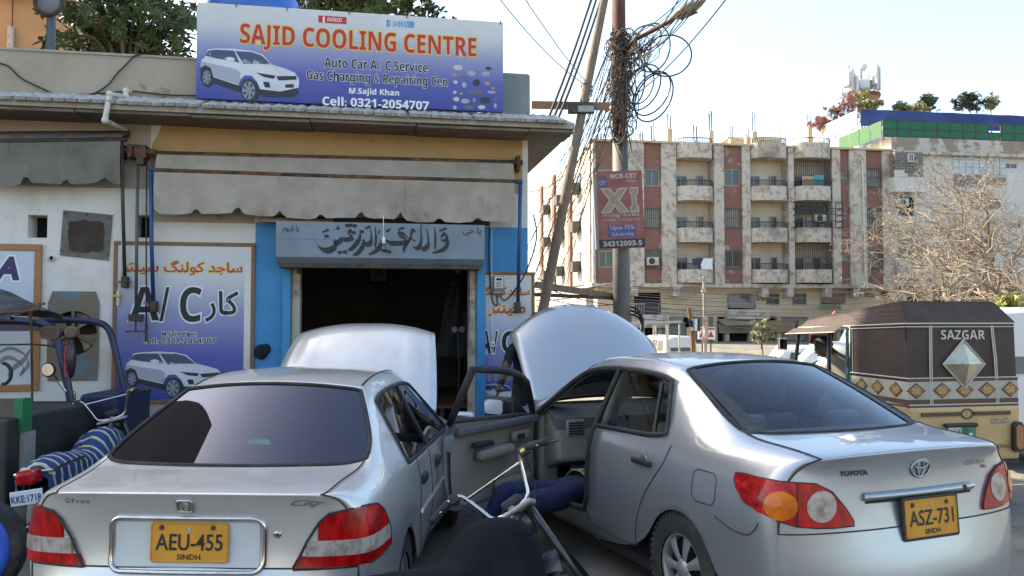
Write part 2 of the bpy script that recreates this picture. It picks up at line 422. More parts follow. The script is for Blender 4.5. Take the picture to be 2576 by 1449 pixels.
XR = sx(1328, 600); XL = -10.5; ZS = 3.86          # right corner, left end, soffit height
dx0, dx1 = sx(735, 800), sx(1196, 800); DZ = sz(960, 655)
vent1 = srect(70, 541, 119, 598); vent2 = srect(340, 541, 376, 598); fanr = srect(128, 745, 247, 925)
fc = sp(186, 838); FR = 0.235
wall_holes('wall', M_white, shop, XL, XR, 0, ZS, 0, 0.24,
           [(dx0, dx1, 0, DZ), vent1, vent2, (fc.x - FR, fc.x + FR, fc.z - FR, fc.z + FR)])
for h in (vent1, vent2): bx('vent_recess', M_black, shop, h[0] - .05, h[1] + .05, 0.28, 0.30, h[2] - .05, h[3] + .05)
# interior room
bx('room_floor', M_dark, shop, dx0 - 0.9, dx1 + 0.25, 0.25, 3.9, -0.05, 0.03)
bx('room_back_wall', mat('dark_room_paint', (0.10, 0.092, 0.082), 0.9, c2=(0.06, 0.055, 0.05), sc=0.9), shop, dx0 - 0.9, dx1 + 0.25, 3.9, 4.05, 0, 3.0)  # dark wall colour with darker patches
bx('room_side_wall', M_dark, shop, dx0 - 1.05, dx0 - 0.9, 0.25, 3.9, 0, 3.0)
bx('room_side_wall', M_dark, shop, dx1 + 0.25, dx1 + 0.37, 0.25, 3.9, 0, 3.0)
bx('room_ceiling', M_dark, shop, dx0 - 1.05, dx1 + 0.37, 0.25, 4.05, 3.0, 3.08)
# right side wall going back, roof slab, parapet
bx('side_wall', M_white, shop, XR - 0.24, XR - 0.003, 0.24, 7.0, 0, ZS)
bx('roof_slab', M_concrete, shop, XL, XR, 0.0, 7.0, ZS, ZS + 0.16)
ZP0 = ZS + 0.16; ZP = sz(200, 136)
xp1 = sx(520, 130)
bx('parapet', M_beige, shop, XL, XR - 0.66, -0.004, 0.2, ZP0, ZP)
bx('parapet_coping', M_concrete, shop, XL, XR - 0.66, -0.02, 0.22, ZP, ZP + 0.025)
r = srect(1255, 183, 1334, 283)
M_greenblk = mat('grey_green_paint', (0.16, 0.21, 0.21), 0.85, c2=(0.22, 0.25, 0.24), sc=2, bump=0.3, c3=(0.3, 0.24, 0.18), sc3=5, lo3=0.68, hi3=0.72)
bx('parapet_end_block', M_greenblk, shop, r[0], r[1], -0.012, 0.9, ZP0, r[3], bevel=0.03)
# paint areas
r = srect(640, 560, 724, 1100)
bx('blue_paint_band', M_blue, shop, r[0], dx0 - 0.06, -0.006, 0.0, 0.0, sz(680, 560))
bx('blue_paint_band', M_blue, shop, dx1 + 0.02, XR - 0.002, -0.006, 0.0, 0.0, sz(1270, 572))
xo = sx(392, 350)
ob = MB(); zt = ZS - 0.002; zb = sz(700, 470)
ob.prism([(xo + .06, zt), (xo + .02, zt - .12), (xo - .04, zt - .22), (xo - .06, zb), (sx(1314, 400), zb), (sx(1314, 400), zt)], lambda a, b_, d: (a, d, b_), -0.005, 0.0)
ob.build('ochre_paint_band', M_ochre, shop)
bx('stained_strip', M_beige, shop, sx(385, 545), sx(640, 545), -0.004, 0.0, sz(500, 560), sz(500, 520))
bx('dado', M_concrete, shop, XL, sx(640, 1000), -0.012, 0.0, 0.0, sz(450, 1018))
xl2 = xo - .05
bx('beige_paint_band', M_beige, shop, XL, xl2, -0.003, 0.0, sz(150, 470), zt)
# eave slab, fascia, soffit boards and tiles
EO = 0.50; XE = XR + 0.44
eb = MB(); prof = [(0.0, ZS + 0.14), (0.0, ZS + 0.02), (-EO, ZS + 0.02), (-EO, ZS + 0.085), (0.0, ZS + 0.26)]
eb.prism(prof, lambda a, b_, d: (d, a, b_), XL, XE); eb.build('eave_slab', M_concrete, shop)
eb = MB(); prof = [(XR, ZS + 0.26), (XR, ZS + 0.02), (XE, ZS + 0.02), (XE, ZS + 0.085)]
eb.prism(prof, lambda a, b_, d: (a, d, b_), 0.002, 7.0); eb.build('eave_slab', M_concrete, shop)
x = XL
while x < XE - 0.1:
    w = rnd.uniform(1.1, 1.35); x1 = min(x + w, XE)
    zz = ZS + 0.018 - rnd.uniform(0, 0.012)
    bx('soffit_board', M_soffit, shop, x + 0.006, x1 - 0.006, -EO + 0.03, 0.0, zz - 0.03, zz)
    x = x1
for k in range(6):
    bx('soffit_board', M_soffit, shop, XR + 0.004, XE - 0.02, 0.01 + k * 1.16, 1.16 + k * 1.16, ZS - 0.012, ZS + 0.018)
# one cement roof tile: slab with a lobed lower edge and rows of raised scales
def tile_mesh(w=0.352):
    b = MB(); sl = 0.54; n = 3
    b.box(0.002, w - 0.002, 0.0, sl, -0.02, 0.012)
    for q in range(n):
        cx = w * (q + 0.5) / n; rr = w / n / 2
        pts = [(cx + rr * math.cos(a), -0.035 * math.sin(a) ** 1.0) for a in [math.pi * t / 6 for t in range(7)]]
        b.prism(pts + [], lambda a, c, d: (a, c + 0.002, d), -0.02, 0.012)
    for row in range(5):
        for q in range(n):
            cx = w * (q + (0.5 if row % 2 == 0 else 1.0)) / n
            if cx > w - 0.03: continue
            cy = 0.035 + row * 0.105; k = len(b.v); L_ = w / n * 0.52; H_ = 0.05
            b.v += [(cx - L_, cy, 0.012), (cx, cy - H_, 0.012), (cx + L_, cy, 0.012), (cx, cy + H_, 0.012), (cx, cy, 0.030)]
            for a_, c_ in ((0, 1), (1, 2), (2, 3), (3, 0)): b.f.append((k + a_, k + c_, k + 4)); b.m.append(0)
    return b
slope = math.atan2(0.175, EO)
t0 = tile_mesh().build('roof_tile', M_tile, shop)
k = 0; x = XL
while x < XE - 0.36:
    o = t0 if k == 0 else t0.copy()
    if k: col.objects.link(o)
    gap = 0.02 if rnd.random() < 0.2 else 0.0
    o.location = (x + gap, -EO - 0.03 + rnd.uniform(-.008, .008), ZS + 0.095 + rnd.uniform(-.004, .004)); o.rotation_euler = (slope, 0, rnd.uniform(-.01, .01)); x += 0.356; k += 1
for k in range(18):
    o = t0.copy(); col.objects.link(o); o.location = (XE + 0.03, 0.02 + k * 0.356, ZS + 0.095); o.rotation_euler = (slope, 0, R(90))
# lintel, jambs, doorway
bx('lintel', M_rust, shop, dx0 - 0.02, dx1 + 0.02, -0.02, 0.20, DZ - 0.07, DZ + 0.0, bevel=0.008)
M_jamb = mat('chipped_cream_paint', (0.42, 0.38, 0.31), 0.8, c2=(0.22, 0.16, 0.11), sc=5, lo=0.5, hi=0.62, bump=0.3)
bx('door_jamb', M_jamb, shop, dx0 + 0.0, dx0 + 0.085, -0.03, 0.2, 0, DZ - 0.07, bevel=0.006)
bx('door_jamb', M_jamb, shop, dx1 - 0.07, dx1, -0.03, 0.2, 0, DZ - 0.07, bevel=0.006)
bx('shutter_guide', M_blue, shop, dx0 - 0.10, dx0 - 0.015, -0.07, -0.007, 0, DZ, bevel=0.006)
bx('shutter_guide', M_blue, shop, dx1 + 0.01, dx1 + 0.11, -0.07, -0.007, 0, DZ, bevel=0.006)
# broken timber strip above shutter box
for k in range(4):
    a = sp(655, 548 + k * 3, -0.1); b_ = sp(840, 556 + k * 3.5, -0.1)
    MB().bar(a + Vector((0, -.02 * k, 0)), b_ + Vector((0, -.02 * k, 0)), 0.05, 0.02).build('loose_lath', M_wood, shop)
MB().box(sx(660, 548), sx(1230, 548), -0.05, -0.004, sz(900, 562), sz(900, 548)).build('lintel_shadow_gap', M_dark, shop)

# ---------------------------------------------------------------- shutter box with the painted verse
SBY = -0.34
x0, x1, z0, z1 = srect(694, 561, 1219, 649, SBY)
sbox = empty('shutter_box', S.w((x0 + x1) / 2, 0, z0), S.a, 'grey metal roller shutter box painted with black calligraphy above the doorway', 'shutter box')
hx = (x1 - x0) / 2
b = MB(); b.prism([(SBY, 0), (SBY, z1 - z0), (-0.008, z1 - z0), (-0.008, -0.06), (SBY + 0.06, -0.06)], lambda a, c, d: (d, a, c), -hx, hx); b.build('housing', M_grey, sbox)
bx('bottom_lip', M_steel_dk, sbox, -hx + .03, hx - .03, SBY + 0.04, -0.03, -0.11, -0.062)
bx('panel_seam', M_grey, sbox, -hx + .01, -0.15, SBY - 0.004, SBY, (z1 - z0) * 0.5, (z1 - z0) * 0.5 + .006)
def stext(name, s, m, par, u0, v0, u1, v1, y, org, off=0.0, outline=None, om=None, shear=0.0, res=3):
    """Lettering on a plane y of the shop frame, fitted to a photo box; org = the thing's local origin in the shop frame."""
    a0, a1, b0, b1 = srect(u0, v0, u1, v1, y)
    if outline:
        e = outline
        letters(name + '_outline', s, om, par, face_xz(a0 - org[0], y - 0.002 - org[1], b0 - org[2]), b1 - b0, a1 - a0, off, shear, res=res, grow=e)
    return letters(name, s, m, par, face_xz(a0 - org[0], y - 0.0045 - org[1], b0 - org[2]), b1 - b0, a1 - a0, off, shear, res=res)
so = ((x0 + x1) / 2, 0, z0)
def stroke(name, pts, par, y, org, m=M_ink, w=None):
    """Broad-pen stroke given as (u, v, half width px)."""
    P = [(sx(u, v, y), sz(u, v, y), hw * 9 / F) for u, v, hw in pts]
    b = MB(); up = []; dn = []
    Q = smooth_path([(p[0], p[1], p[2]) for p in P], 5)
    ang = R(62)
    for q in Q:
        up.append((q[0] - math.cos(ang) * q[2] - org[0], y - org[1], q[1] + math.sin(ang) * q[2] - org[2])); dn.append((q[0] + math.cos(ang) * q[2] - org[0], y - org[1], q[1] - math.sin(ang) * q[2] - org[2]))
    b.grid([up, dn]); return b.build(name, m, par)
def zc(x, y): return ((1024 + x * 0.46243) / 1.59006, (480 + y * 0.46243) / 1.59006)
def cal(pts): return [(*zc(a, b_), h) for a, b_, h in pts]
yc = SBY - 0.005
CAL = [ # waw, alif, lam lam heh, khair, al-raziqin : pen paths traced from the sign
    [(1598, 1010, 2), (1630, 985, 5), (1655, 1000, 5), (1640, 1040, 4), (1605, 1040, 3), (1605, 1020, 2)], [(1655, 1010, 5), (1660, 1060, 6), (1620, 1120, 5), (1525, 1150, 2)],
    [(1545, 930, 3), (1553, 1010, 5), (1548, 1115, 4)], [(1478, 940, 3), (1490, 1020, 5), (1490, 1085, 6), (1440, 1120, 6), (1420, 1085, 3)], [(1425, 950, 3), (1430, 1050, 5), (1400, 1110, 6), (1360, 1100, 3)],
    [(1385, 1050, 2), (1340, 1020, 3), (1350, 960, 5), (1375, 955, 4), (1380, 975, 3)], [(1345, 1010, 3), (1290, 1090, 5), (1275, 1140, 4)],
    [(1315, 1015, 3), (1250, 975, 5), (1235, 1000, 4), (1300, 1030, 5), (1290, 1060, 6), (1160, 1065, 7), (1140, 1040, 4)], [(1145, 1060, 5), (1100, 1030, 3), (1085, 1075, 6), (1040, 1130, 5), (975, 1165, 2)],
    [(1030, 920, 3), (1038, 1010, 5), (1030, 1100, 4)], [(985, 925, 3), (1000, 1010, 5), (990, 1065, 6), (940, 1075, 6), (930, 1040, 3)], [(935, 1030, 4), (925, 1090, 6), (880, 1150, 5), (838, 1168, 2)],
    [(905, 985, 4), (890, 1040, 6), (830, 1110, 5), (795, 1128, 2)], [(850, 1000, 3), (825, 955, 5), (800, 985, 4), (840, 1020, 5), (760, 1035, 6), (735, 1010, 3)], [(745, 1030, 6), (690, 1070, 6), (660, 1040, 4)],
    [(690, 1040, 5), (680, 1100, 7), (610, 1130, 8), (540, 1095, 6), (500, 1010, 2)],
    [(1585, 960, 2), (1648, 935, 3)], [(1230, 950, 2), (1280, 930, 3)], [(945, 940, 2), (990, 915, 3)], [(575, 970, 2), (630, 948, 3)], [(1430, 905, 2), (1425, 945, 2)], [(1165, 940, 2), (1130, 965, 3), (1125, 945, 2)], [(700, 915, 2), (720, 930, 3), (690, 945, 2)], [(1070, 950, 2), (1060, 985, 3)], [(1340, 1010, 2), (1322, 1035, 2)]]
for pts in CAL: stroke('calligraphy_stroke', cal(pts), sbox, yc, so)
for (a, b_) in ((1270, 985), (1115, 1130), (1150, 1138), (915, 965), (790, 912), (822, 910), (855, 915), (725, 1145), (770, 1140), (610, 1005), (845, 975)):
    u, v = zc(a, b_); stroke('calligraphy_dot', [(u - 5, v + 1, 4), (u + 5, v - 1, 4)], sbox, yc - 0.001, so)
stext('corner_lettering', urdu('یا قیوم'), M_ink, sbox, 711, 566, 752, 588, yc, so, res=2)
stext('corner_lettering', urdu('یا حی'), M_ink, sbox, 1165, 571, 1211, 592, yc, so, res=2)

# ---------------------------------------------------------------- awnings
def awning(name, label, x0, x1, zt, ztr, zbar, zbarr, zb, zbr, ybar, ytop, m, nsc, seed, barmat, roller=True):
    r_ = random.Random(seed); e = empty(name, S.w(x0, 0, 0), S.a, label, 'awning')
    W = x1 - x0; nx = int(W / 0.035); rows = []
    ph_ = [r_.uniform(0, 6) for _ in range(6)]
    def fold(t, q): return (0.026 * math.sin(t * 4.3 + q * 1.3 + ph_[0]) + .018 * math.sin(t * 11 - 2.5 * q + ph_[1])) * (0.3 + q) + (0.012 * math.sin(t * 27 + 4 * q + ph_[2]) + .007 * math.sin(t * 53 - 9 * q + ph_[3])) * (.35 + q)
    for q in range(7):
        k = q / 6; rows.append([(W * i / nx, ytop + (ybar - ytop) * k + fold(W * i / nx, 0.3) * (1 - abs(2 * k - 1)), (zt + (ztr - zt) * i / nx) * (1 - k) + (zbar + (zbarr - zbar) * i / nx) * k) for i in range(nx + 1)])
    MB().grid(rows).build('canopy_sheet', m, e, smooth=True)
    rows = []
    for q in range(9):
        k = q / 8; row = []
        for i in range(nx + 1):
            t = W * i / nx; s_ = i / nx
            ph = (s_ * nsc) % 1.0
            kk = int(s_ * nsc + .5); notch = max(0, 1 - min(ph, 1 - ph) * nsc_w(W, nsc)) * (.05 + .035 * math.sin(kk * 2.3) ** 2)
            scal = 0.009 * math.sin(math.pi * ph) + .012 * math.sin(s_ * 17 + seed)
            z_t = zbar + (zbarr - zbar) * s_ - 0.005; z_b = zb + (zbr - zb) * s_ + notch - scal
            row.append((t, ybar - 0.012 + fold(t, k) * k - 0.03 * k, z_t + (z_b - z_t) * k))
        rows.append(row)
    MB().grid(rows).build('valance', m, e, smooth=True)
    # stitched hem and panel seams
    for s_ in (0.33, 0.68):
        xs_ = W * s_
        MB().box(xs_ - .004, xs_ + .004, ybar - 0.022, ybar - 0.018, zb + (zbr - zb) * s_ + 0.06, zbar + (zbarr - zbar) * s_ - .03).build('sewn_seam', m, e)
    MB().tube([(-0.03, ybar, zbar), (W * .5, ybar, (zbar + zbarr) / 2 - .006), (W + 0.06, ybar, zbarr)], 0.024, 10).build('front_bar', barmat, e, smooth=True)
    if roller: MB().tube([(-0.05, ytop + .03, zt + .01), (W + 0.05, ytop + .03, ztr + .01)], 0.034, 10).build('roller_tube', barmat, e, smooth=True)
    return e
def nsc_w(W, n): return (W / n) / 0.055
YB = -0.20
xa0, xa1 = sx(388, 470, YB), sx(1294, 500, YB)
aw = awning('shop_awning', 'wide grey canvas awning with scalloped valance folded above the doorway', xa0, xa1, sz(388, 388, -.12), sz(1290, 411, -.12), sz(388, 428, YB), sz(1300, 457, YB), sz(388, 535, YB), sz(1292, 562, YB), YB, -0.12, M_canvas, 9, 1, M_rust)
xb0, xb1 = sx(-120, 400, YB), sx(303, 400, YB)
aw2 = awning('shop_awning', 'dark green grey awning at the left end of the shop front', xb0, xb1, sz(-120, 341, -.1), sz(303, 338, -.1), sz(-120, 356, YB), sz(303, 350, YB), sz(-120, 468, YB), sz(303, 461, YB), YB, -0.12, M_canvas2, 4.4, 2, M_steel_dk)
def pole(name, label, pts, rad, m, group=None, cat='pipe', extra=None):
    e = empty(name, S.w(pts[0][0], 0, 0), S.a, label, cat, group)
    q = [(p[0] - pts[0][0], p[1], p[2]) for p in pts]
    MB().tube(q, rad, 8).build('pipe', m, e, smooth=True)
    if extra: extra(e, q)
    return e
def foot(e, q):
    p = q[-1]; MB().box(p[0] - .03, p[0] + .03, p[1] - .03, -0.012, p[2] - .1, p[2] + .02).build('hinge_bracket', M_steel_dk, e, bevel=.006)
    MB().tube([(p[0] - .06, p[1], p[2] - .04), (p[0] + .06, p[1], p[2] - .04)], .012, 6).build('hinge_pin', M_rust, e)
def arm(aw_, x0, pts, rad, m, label, top=False):
    """A pipe arm of an awning: part of it, with its hinge as sub-parts."""
    ox = pts[0][0]; q = [(p[0] - ox, p[1], p[2]) for p in pts]
    a_ = MB().tube(q, rad, 8).build('arm', m, aw_, smooth=True); a_.location = (ox - x0, 0, 0); a_['label'] = label
    foot(a_, q)
    if top: MB().ball(q[0], .034, n=8, m=6).build('elbow', M_bluepipe, a_, smooth=True)
arm(aw, xa0, [sp(1309, 458, YB), sp(1307, 600, -.16), sp(1303, 765, -.10)], 0.022, M_bluepipe, 'bright blue arm pipe at right end', True)
arm(aw, xa0, [sp(380, 423, YB), sp(381, 600, -.16), sp(386, 762, -.10)], 0.021, M_bluepipe, 'blue arm pipe at left end', True)
arm(aw2, xb0, [sp(306, 350, -.2), sp(309, 520, -.14), sp(314, 700, -.08)], 0.019, M_steel_dk, 'dark grey arm pipe')
def crank(e, q):
    p = q[-1]; MB().box(p[0] - .07, p[0] + .07, p[1] - .03, p[1] + .03, p[2] - .06, p[2] + .02).build('gear_case', M_steel_dk, e, bevel=.008)
    MB().box(p[0] - .10, p[0] + .09, p[1] - .012, p[1] + .012, p[2] - .17, p[2] - .155).build('crank_bar', M_steel_dk, e); MB().tube([(p[0], p[1], p[2] - .05), (p[0], p[1], p[2] - .17)], .01, 6).build('crank_shaft', M_steel_dk, e)
pole('awning_crank_rod', 'teal grey awning crank rod ending in a gear case over the blue poster', [sp(347, 400, -.17), sp(344, 600, -.17), sp(342, 795, -.17)], 0.017, M_greypipe, cat='crank rod', extra=crank)
def grip(e, q):
    p = q[-1]; MB().tube([(p[0], p[1], p[2] + .06), (p[0], p[1], p[2] - .12)], .016, 7).build('handle_grip', M_steel_dk, e)
pole('awning_crank_rod', 'thin dark crank rod with a black grip beside the blue pipe', [sp(369, 405, -.15), sp(368, 600, -.15), sp(368, 830, -.15)], 0.008, M_steel_dk, cat='crank rod', extra=grip)
e = empty('awning_bracket', S.w(*sp(350, 385, 0)), S.a, 'rusty gear bracket joining the two awning rollers', 'bracket')
MB().tube([(-.17, -.12, 0), (.2, -.12, -.01)], .032, 8).build('roller_axle', M_rust, e)
for xx, ww in ((-.13, .03), (-.05, .05), (.05, .12)): MB().box(xx - ww / 2, xx + ww / 2, -.17, -.003, -.08, .06).build('bracket_plate', M_rust, e, bevel=.006)
MB().box(.03, .1, -.2, -.1, -.16, -.08).build('gear_case', M_steel_dk, e, bevel=.006)
e = empty('awning_bracket', S.w(*sp(1300, 415, 0)), S.a, 'rusty roller end bracket under the eave at the right corner', 'bracket')
MB().tube([(-.09, -.10, .01), (.05, -.10, .01)], .03, 8).build('roller_axle', M_steel_dk, e)
MB().box(-.02, .02, -.13, -.003, -.09, .09).build('bracket_plate', M_rust, e, bevel=.006)

# ---------------------------------------------------------------- signs on the shop
def frame(par, x0, x1, z0, z1, w, d0, d1, m, sides='tblr'):
    if 't' in sides: MB().box(x0, x1, d0, d1, z1 - w, z1).build('frame_rail', m, par, bevel=.004)
    if 'b' in sides: MB().box(x0, x1, d0, d1, z0, z0 + w).build('frame_rail', m, par, bevel=.004)
    if 'l' in sides: MB().box(x0, x0 + w, d0 + .002, d1, z0 + w, z1 - w).build('frame_rail', m, par, bevel=.004)
    if 'r' in sides: MB().box(x1 - w, x1, d0 + .002, d1, z0 + w, z1 - w).build('frame_rail', m, par, bevel=.004)
def suv_print(par, X, Z, w, h, y):
    """Flat printed picture of a white car, three-quarter view; box X..X+w, Z..Z+h."""
    def mp(a, b_): return (X + w * (a - 185) / 735.0, Z + h * (752 - b_) / 382.0)
    def lay(nm, pts, m, k): MB().quad(*[(mp(a, b_)[0], y - 0.0012 * k, mp(a, b_)[1]) for a, b_ in pts]).build(nm, m, par)
    wp = mat('print_white', (0.66, 0.67, 0.70), .5, c2=(.5, .52, .57), sc=4, lo=.4, hi=.7); dk = mat('print_dark', (0.02, 0.022, 0.03), .5); gl = mat('print_glass', (0.05, 0.07, 0.13), .4, c2=(.35, .4, .5), sc=9, lo=.55, hi=.62); gy = mat('print_grey', (.25, .26, .29), .5)
    sh = mat('print_shade', (.36, .38, .44), .5)
    lay('picture_tyre', [(188, 520), (215, 498), (260, 510), (290, 560), (288, 630), (255, 660), (215, 650), (190, 600)], dk, 1)
    lay('picture_tyre', [(480, 640), (505, 590), (555, 580), (610, 620), (625, 690), (600, 745), (540, 750), (495, 720)], dk, 1)
    lay('picture_sill', [(270, 580), (480, 640), (490, 690), (280, 625)], dk, 1.5)
    lay('picture_bumper', [(610, 650), (770, 650), (905, 625), (912, 670), (870, 700), (650, 712), (620, 690)], dk, 2)
    lay('picture_body', [(192, 470), (230, 430), (240, 385), (300, 375), (430, 370), (550, 378), (640, 400), (710, 470), (790, 490), (880, 520), (913, 570), (910, 630), (770, 665), (625, 655), (600, 600), (560, 560), (510, 560), (480, 590), (465, 635), (285, 585), (262, 520), (225, 500), (190, 520)], wp, 3)
    lay('picture_side_shade', [(196, 475), (450, 520), (480, 545), (470, 630), (288, 580), (262, 520), (228, 500), (194, 515)], sh, 4)
    lay('picture_side_glass', [(225, 432), (245, 395), (300, 385), (430, 385), (470, 470), (430, 462), (300, 448)], gl, 5)
    lay('picture_windscreen', [(440, 387), (560, 388), (630, 408), (705, 470), (600, 470), (500, 478)], gl, 5)
    lay('picture_mirror', [(368, 440), (400, 432), (435, 440), (432, 465), (380, 460)], wp, 6)
    lay('picture_headlamp', [(590, 535), (680, 545), (735, 550), (725, 575), (650, 565)], dk, 5)
    lay('picture_grille', [(742, 555), (890, 545), (895, 572), (760, 585)], dk, 5); lay('picture_vent', [(645, 600), (690, 600), (700, 640), (660, 640)], dk, 5)
    lay('picture_plate', [(810, 612), (875, 605), (873, 632), (812, 636)], dk, 6)
    for cx, cy, rx, ry in ((235, 588, 30, 50), (540, 668, 48, 66)):
        MB().quad(*[(mp(cx + rx * math.cos(t), cy + ry * math.sin(t))[0], y - .004, mp(cx + rx * math.cos(t), cy + ry * math.sin(t))[1]) for t in [2 * math.pi * i / 18 for i in range(18)]]).build('picture_wheel', gy, par)
        for k in range(7):
            t = 2 * math.pi * k / 7; MB().quad(*[(mp(cx + a * rx * math.cos(t + d), cy + a * ry * math.sin(t + d))[0], y - .006, mp(cx + a * rx * math.cos(t + d), cy + a * ry * math.sin(t + d))[1]) for a, d in ((.3, -.2), (.9, -.18), (.9, .18))]).build('picture_spoke', dk, par)
ST = [(0.0, (0.03, 0.045, 0.26)), (0.3, (0.085, 0.10, 0.36)), (0.56, (0.28, 0.29, 0.46)), (0.78, (0.58, 0.575, 0.58)), (1.0, (0.66, 0.65, 0.62))]
# big banner
BY = -0.30
bx0, bx1 = sx(494, 130, BY), sx(1266, 160, BY); bz0 = sz(880, 265, BY); bz1 = sz(880, 30, BY)
ban = empty('shop_signboard', S.w(bx0, BY, bz0), S.a, 'large blue and white signboard reading SAJID COOLING CENTRE on the roof edge', 'signboard')
bo = (bx0, BY, bz0); BW = bx1 - bx0; BH = bz1 - bz0
MB().box(0, BW, 0, 0.06, 0, BH).build('panel', gradient('banner_print', ST, 0, BH), ban, bevel=.006)
for q in (0.1, 0.35, 0.6, 0.85): MB().box(BW * q - .02, BW * q + .02, .062, .10, 0.0, BH - .05).build('back_stud', M_rust, ban)
for q in (0.12, 0.28, 0.48, 0.67, 0.99): MB().tube([(BW * q, -.003, BH - .03), (BW * q + .004, -.004, BH + .012)], .006, 5).build('fixing_wire', M_rust, ban)
stext('headline', bold('SAJID COOLING CENTRE'), M_redink, ban, 604, 77, 1198, 139, BY, bo, off=0.0, outline=0.012, om=M_yelink)
stext('service_line', bold('Auto Car A / C Service'), M_ink, ban, 816, 150, 1076, 176, BY, bo, off=0.0, outline=0.005, om=M_whiteink)
stext('service_line', bold('Gas Charging & Repairing Cen'), M_ink, ban, 771, 184, 1126, 216, BY, bo, off=0.0, outline=0.005, om=M_whiteink)
stext('name_line', bold('M.Sajid Khan'), M_whiteink, ban, 878, 223, 1004, 243, BY, bo, off=0.015)
stext('phone_line', bold('Cell: 0321-2054707'), M_whiteink, ban, 811, 248, 1079, 271, BY, bo, off=0.015)
def sbrect(nm, m, u0, v0, u1, v1, k=1):
    a0, a1, c0, c1 = srect(u0, v0, u1, v1, BY); MB().box(a0 - bx0, a1 - bx0, -.0012 * k, 0, c0 - bz0, c1 - bz0).build(nm, m, ban)
sbrect('logo_red', M_redink, 801, 41, 872, 59); sbrect('logo_stripe', M_whiteink, 812, 42, 817, 58, 2)
stext('logo_text', bold('DENSO'), M_whiteink, ban, 823, 45, 860, 55, BY, bo, shear=.25)
skyb = mat('print_sky_blue', (.06, .32, .60), .5)
sbrect('logo_blue', skyb, 1004, 53, 1042, 69); stext('logo_text', 'SAN', skyb, ban, 988, 53, 1009, 67, BY, bo); stext('logo_text', 'DEN', M_whiteink, ban, 1006, 54, 1027, 68, BY - .002, bo)
for k in range(5): sbrect('logo_bar', skyb, 973, 50 + k * 3.6, 983, 52.4 + k * 3.6)
sbrect('logo_bar', skyb, 973, 50, 976, 68)
a0, a1, c0, c1 = srect(503, 125, 755, 257, BY); suv_print(ban, a0 - bx0, c0 - bz0, a1 - a0, c1 - c0, -.001)
pm = [mat('print_part_%d' % i, c, .5) for i, c in enumerate([(.5, .5, .5), (.03, .03, .04), (.35, .36, .4), (.45, .25, .1), (.12, .13, .15)])]
for (u, v, w_, h_, k) in ((1152, 170, 30, 16, 0), (1186, 184, 26, 16, 2), (1228, 172, 20, 10, 1), (1143, 188, 16, 9, 3), (1165, 194, 22, 8, 4), (1198, 208, 22, 20, 1), (1222, 186, 26, 14, 2), (1226, 210, 18, 12, 3), (1146, 207, 14, 12, 0), (1168, 214, 16, 18, 2), (1240, 222, 12, 8, 3), (1198, 232, 46, 16, 4), (1144, 232, 12, 10, 0), (1160, 236, 10, 10, 3), (1236, 232, 26, 8, 2), (1148, 250, 18, 14, 0), (1170, 254, 26, 14, 2), (1193, 252, 10, 14, 3), (1220, 252, 34, 18, 1), (1246, 250, 14, 10, 4), (1144, 270, 12, 12, 2), (1180, 270, 30, 12, 4), (1212, 270, 22, 12, 0), (1246, 266, 10, 16, 2)):
    a0, a1, c0, c1 = srect(u - w_ / 2, v - h_ / 2, u + w_ / 2, v + h_ / 2, BY); cxx, czz = (a0 + a1) / 2 - bx0, (c0 + c1) / 2 - bz0
    n = rnd.choice([6, 8, 10]); MB().quad(*[(cxx + (a1 - a0) / 2 * math.cos(t) * rnd.uniform(.75, 1), -.0015, czz + (c1 - c0) / 2 * math.sin(t) * rnd.uniform(.75, 1)) for t in [2 * math.pi * i / n for i in range(n)]]).build('picture_spare_part', pm[k], ban)
# left poster
def poster(u0, v0, u1, v1, label, name='wall_poster'):
    x0, x1, z0, z1 = srect(u0, v0, u1, v1, -.02)
    e = empty(name, S.w(x0, -.02, z0), S.a, label, 'poster'); return e, (x0, -.02, z0), x1 - x0, z1 - z0
p1, po, PW, PH = poster(283, 609, 640, 1014, 'tall purple and white poster reading A/C with Urdu lettering left of doorway')
MB().box(.03, PW - .03, 0, .018, .03, PH - .02).build('panel', gradient('poster_print_a', ST, 0, PH), p1)
frame(p1, 0, PW, 0, PH, .04, -.012, .012, M_wood)
MB().box(PW - .11, PW - .042, -.004, -.001, .05, PH - .05).build('white_margin', M_white, p1)
stext('shop_name', urdu('ساجد کولنگ سینٹر'), M_redink, p1, 306, 655, 610, 692, -.02, po, off=.012, outline=.010, om=M_yelink)
stext('big_letter', bold('A'), M_ink, p1, 326, 722, 401, 806, -.02, po, off=.0, outline=.018, om=M_whiteink)
stext('big_slash', '/', M_ink, p1, 402, 722, 426, 808, -.02, po, off=.02, outline=.014, om=M_whiteink)
stext('big_letter', bold('C'), M_ink, p1, 453, 722, 507, 810, -.02, po, off=.0, outline=.018, om=M_whiteink)
stext('big_word', urdu('کار'), M_ink, p1, 516, 732, 600, 810, -.02, po, off=.02, outline=.014, om=M_whiteink)
stext('name_line', bold('M.Sajid Khan'), M_ink, p1, 408, 834, 495, 848, -.02, po, off=0.0, outline=.005, om=M_whiteink)
stext('phone_line', bold('Cell: 0321-2054707'), M_ink, p1, 357, 850, 543, 864, -.02, po, off=0.0, outline=.005, om=M_whiteink)
a0, a1, c0, c1 = srect(315, 884, 562, 1002, -.02); suv_print(p1, a0 - po[0], c0 - po[2], a1 - a0, c1 - c0, -.001)
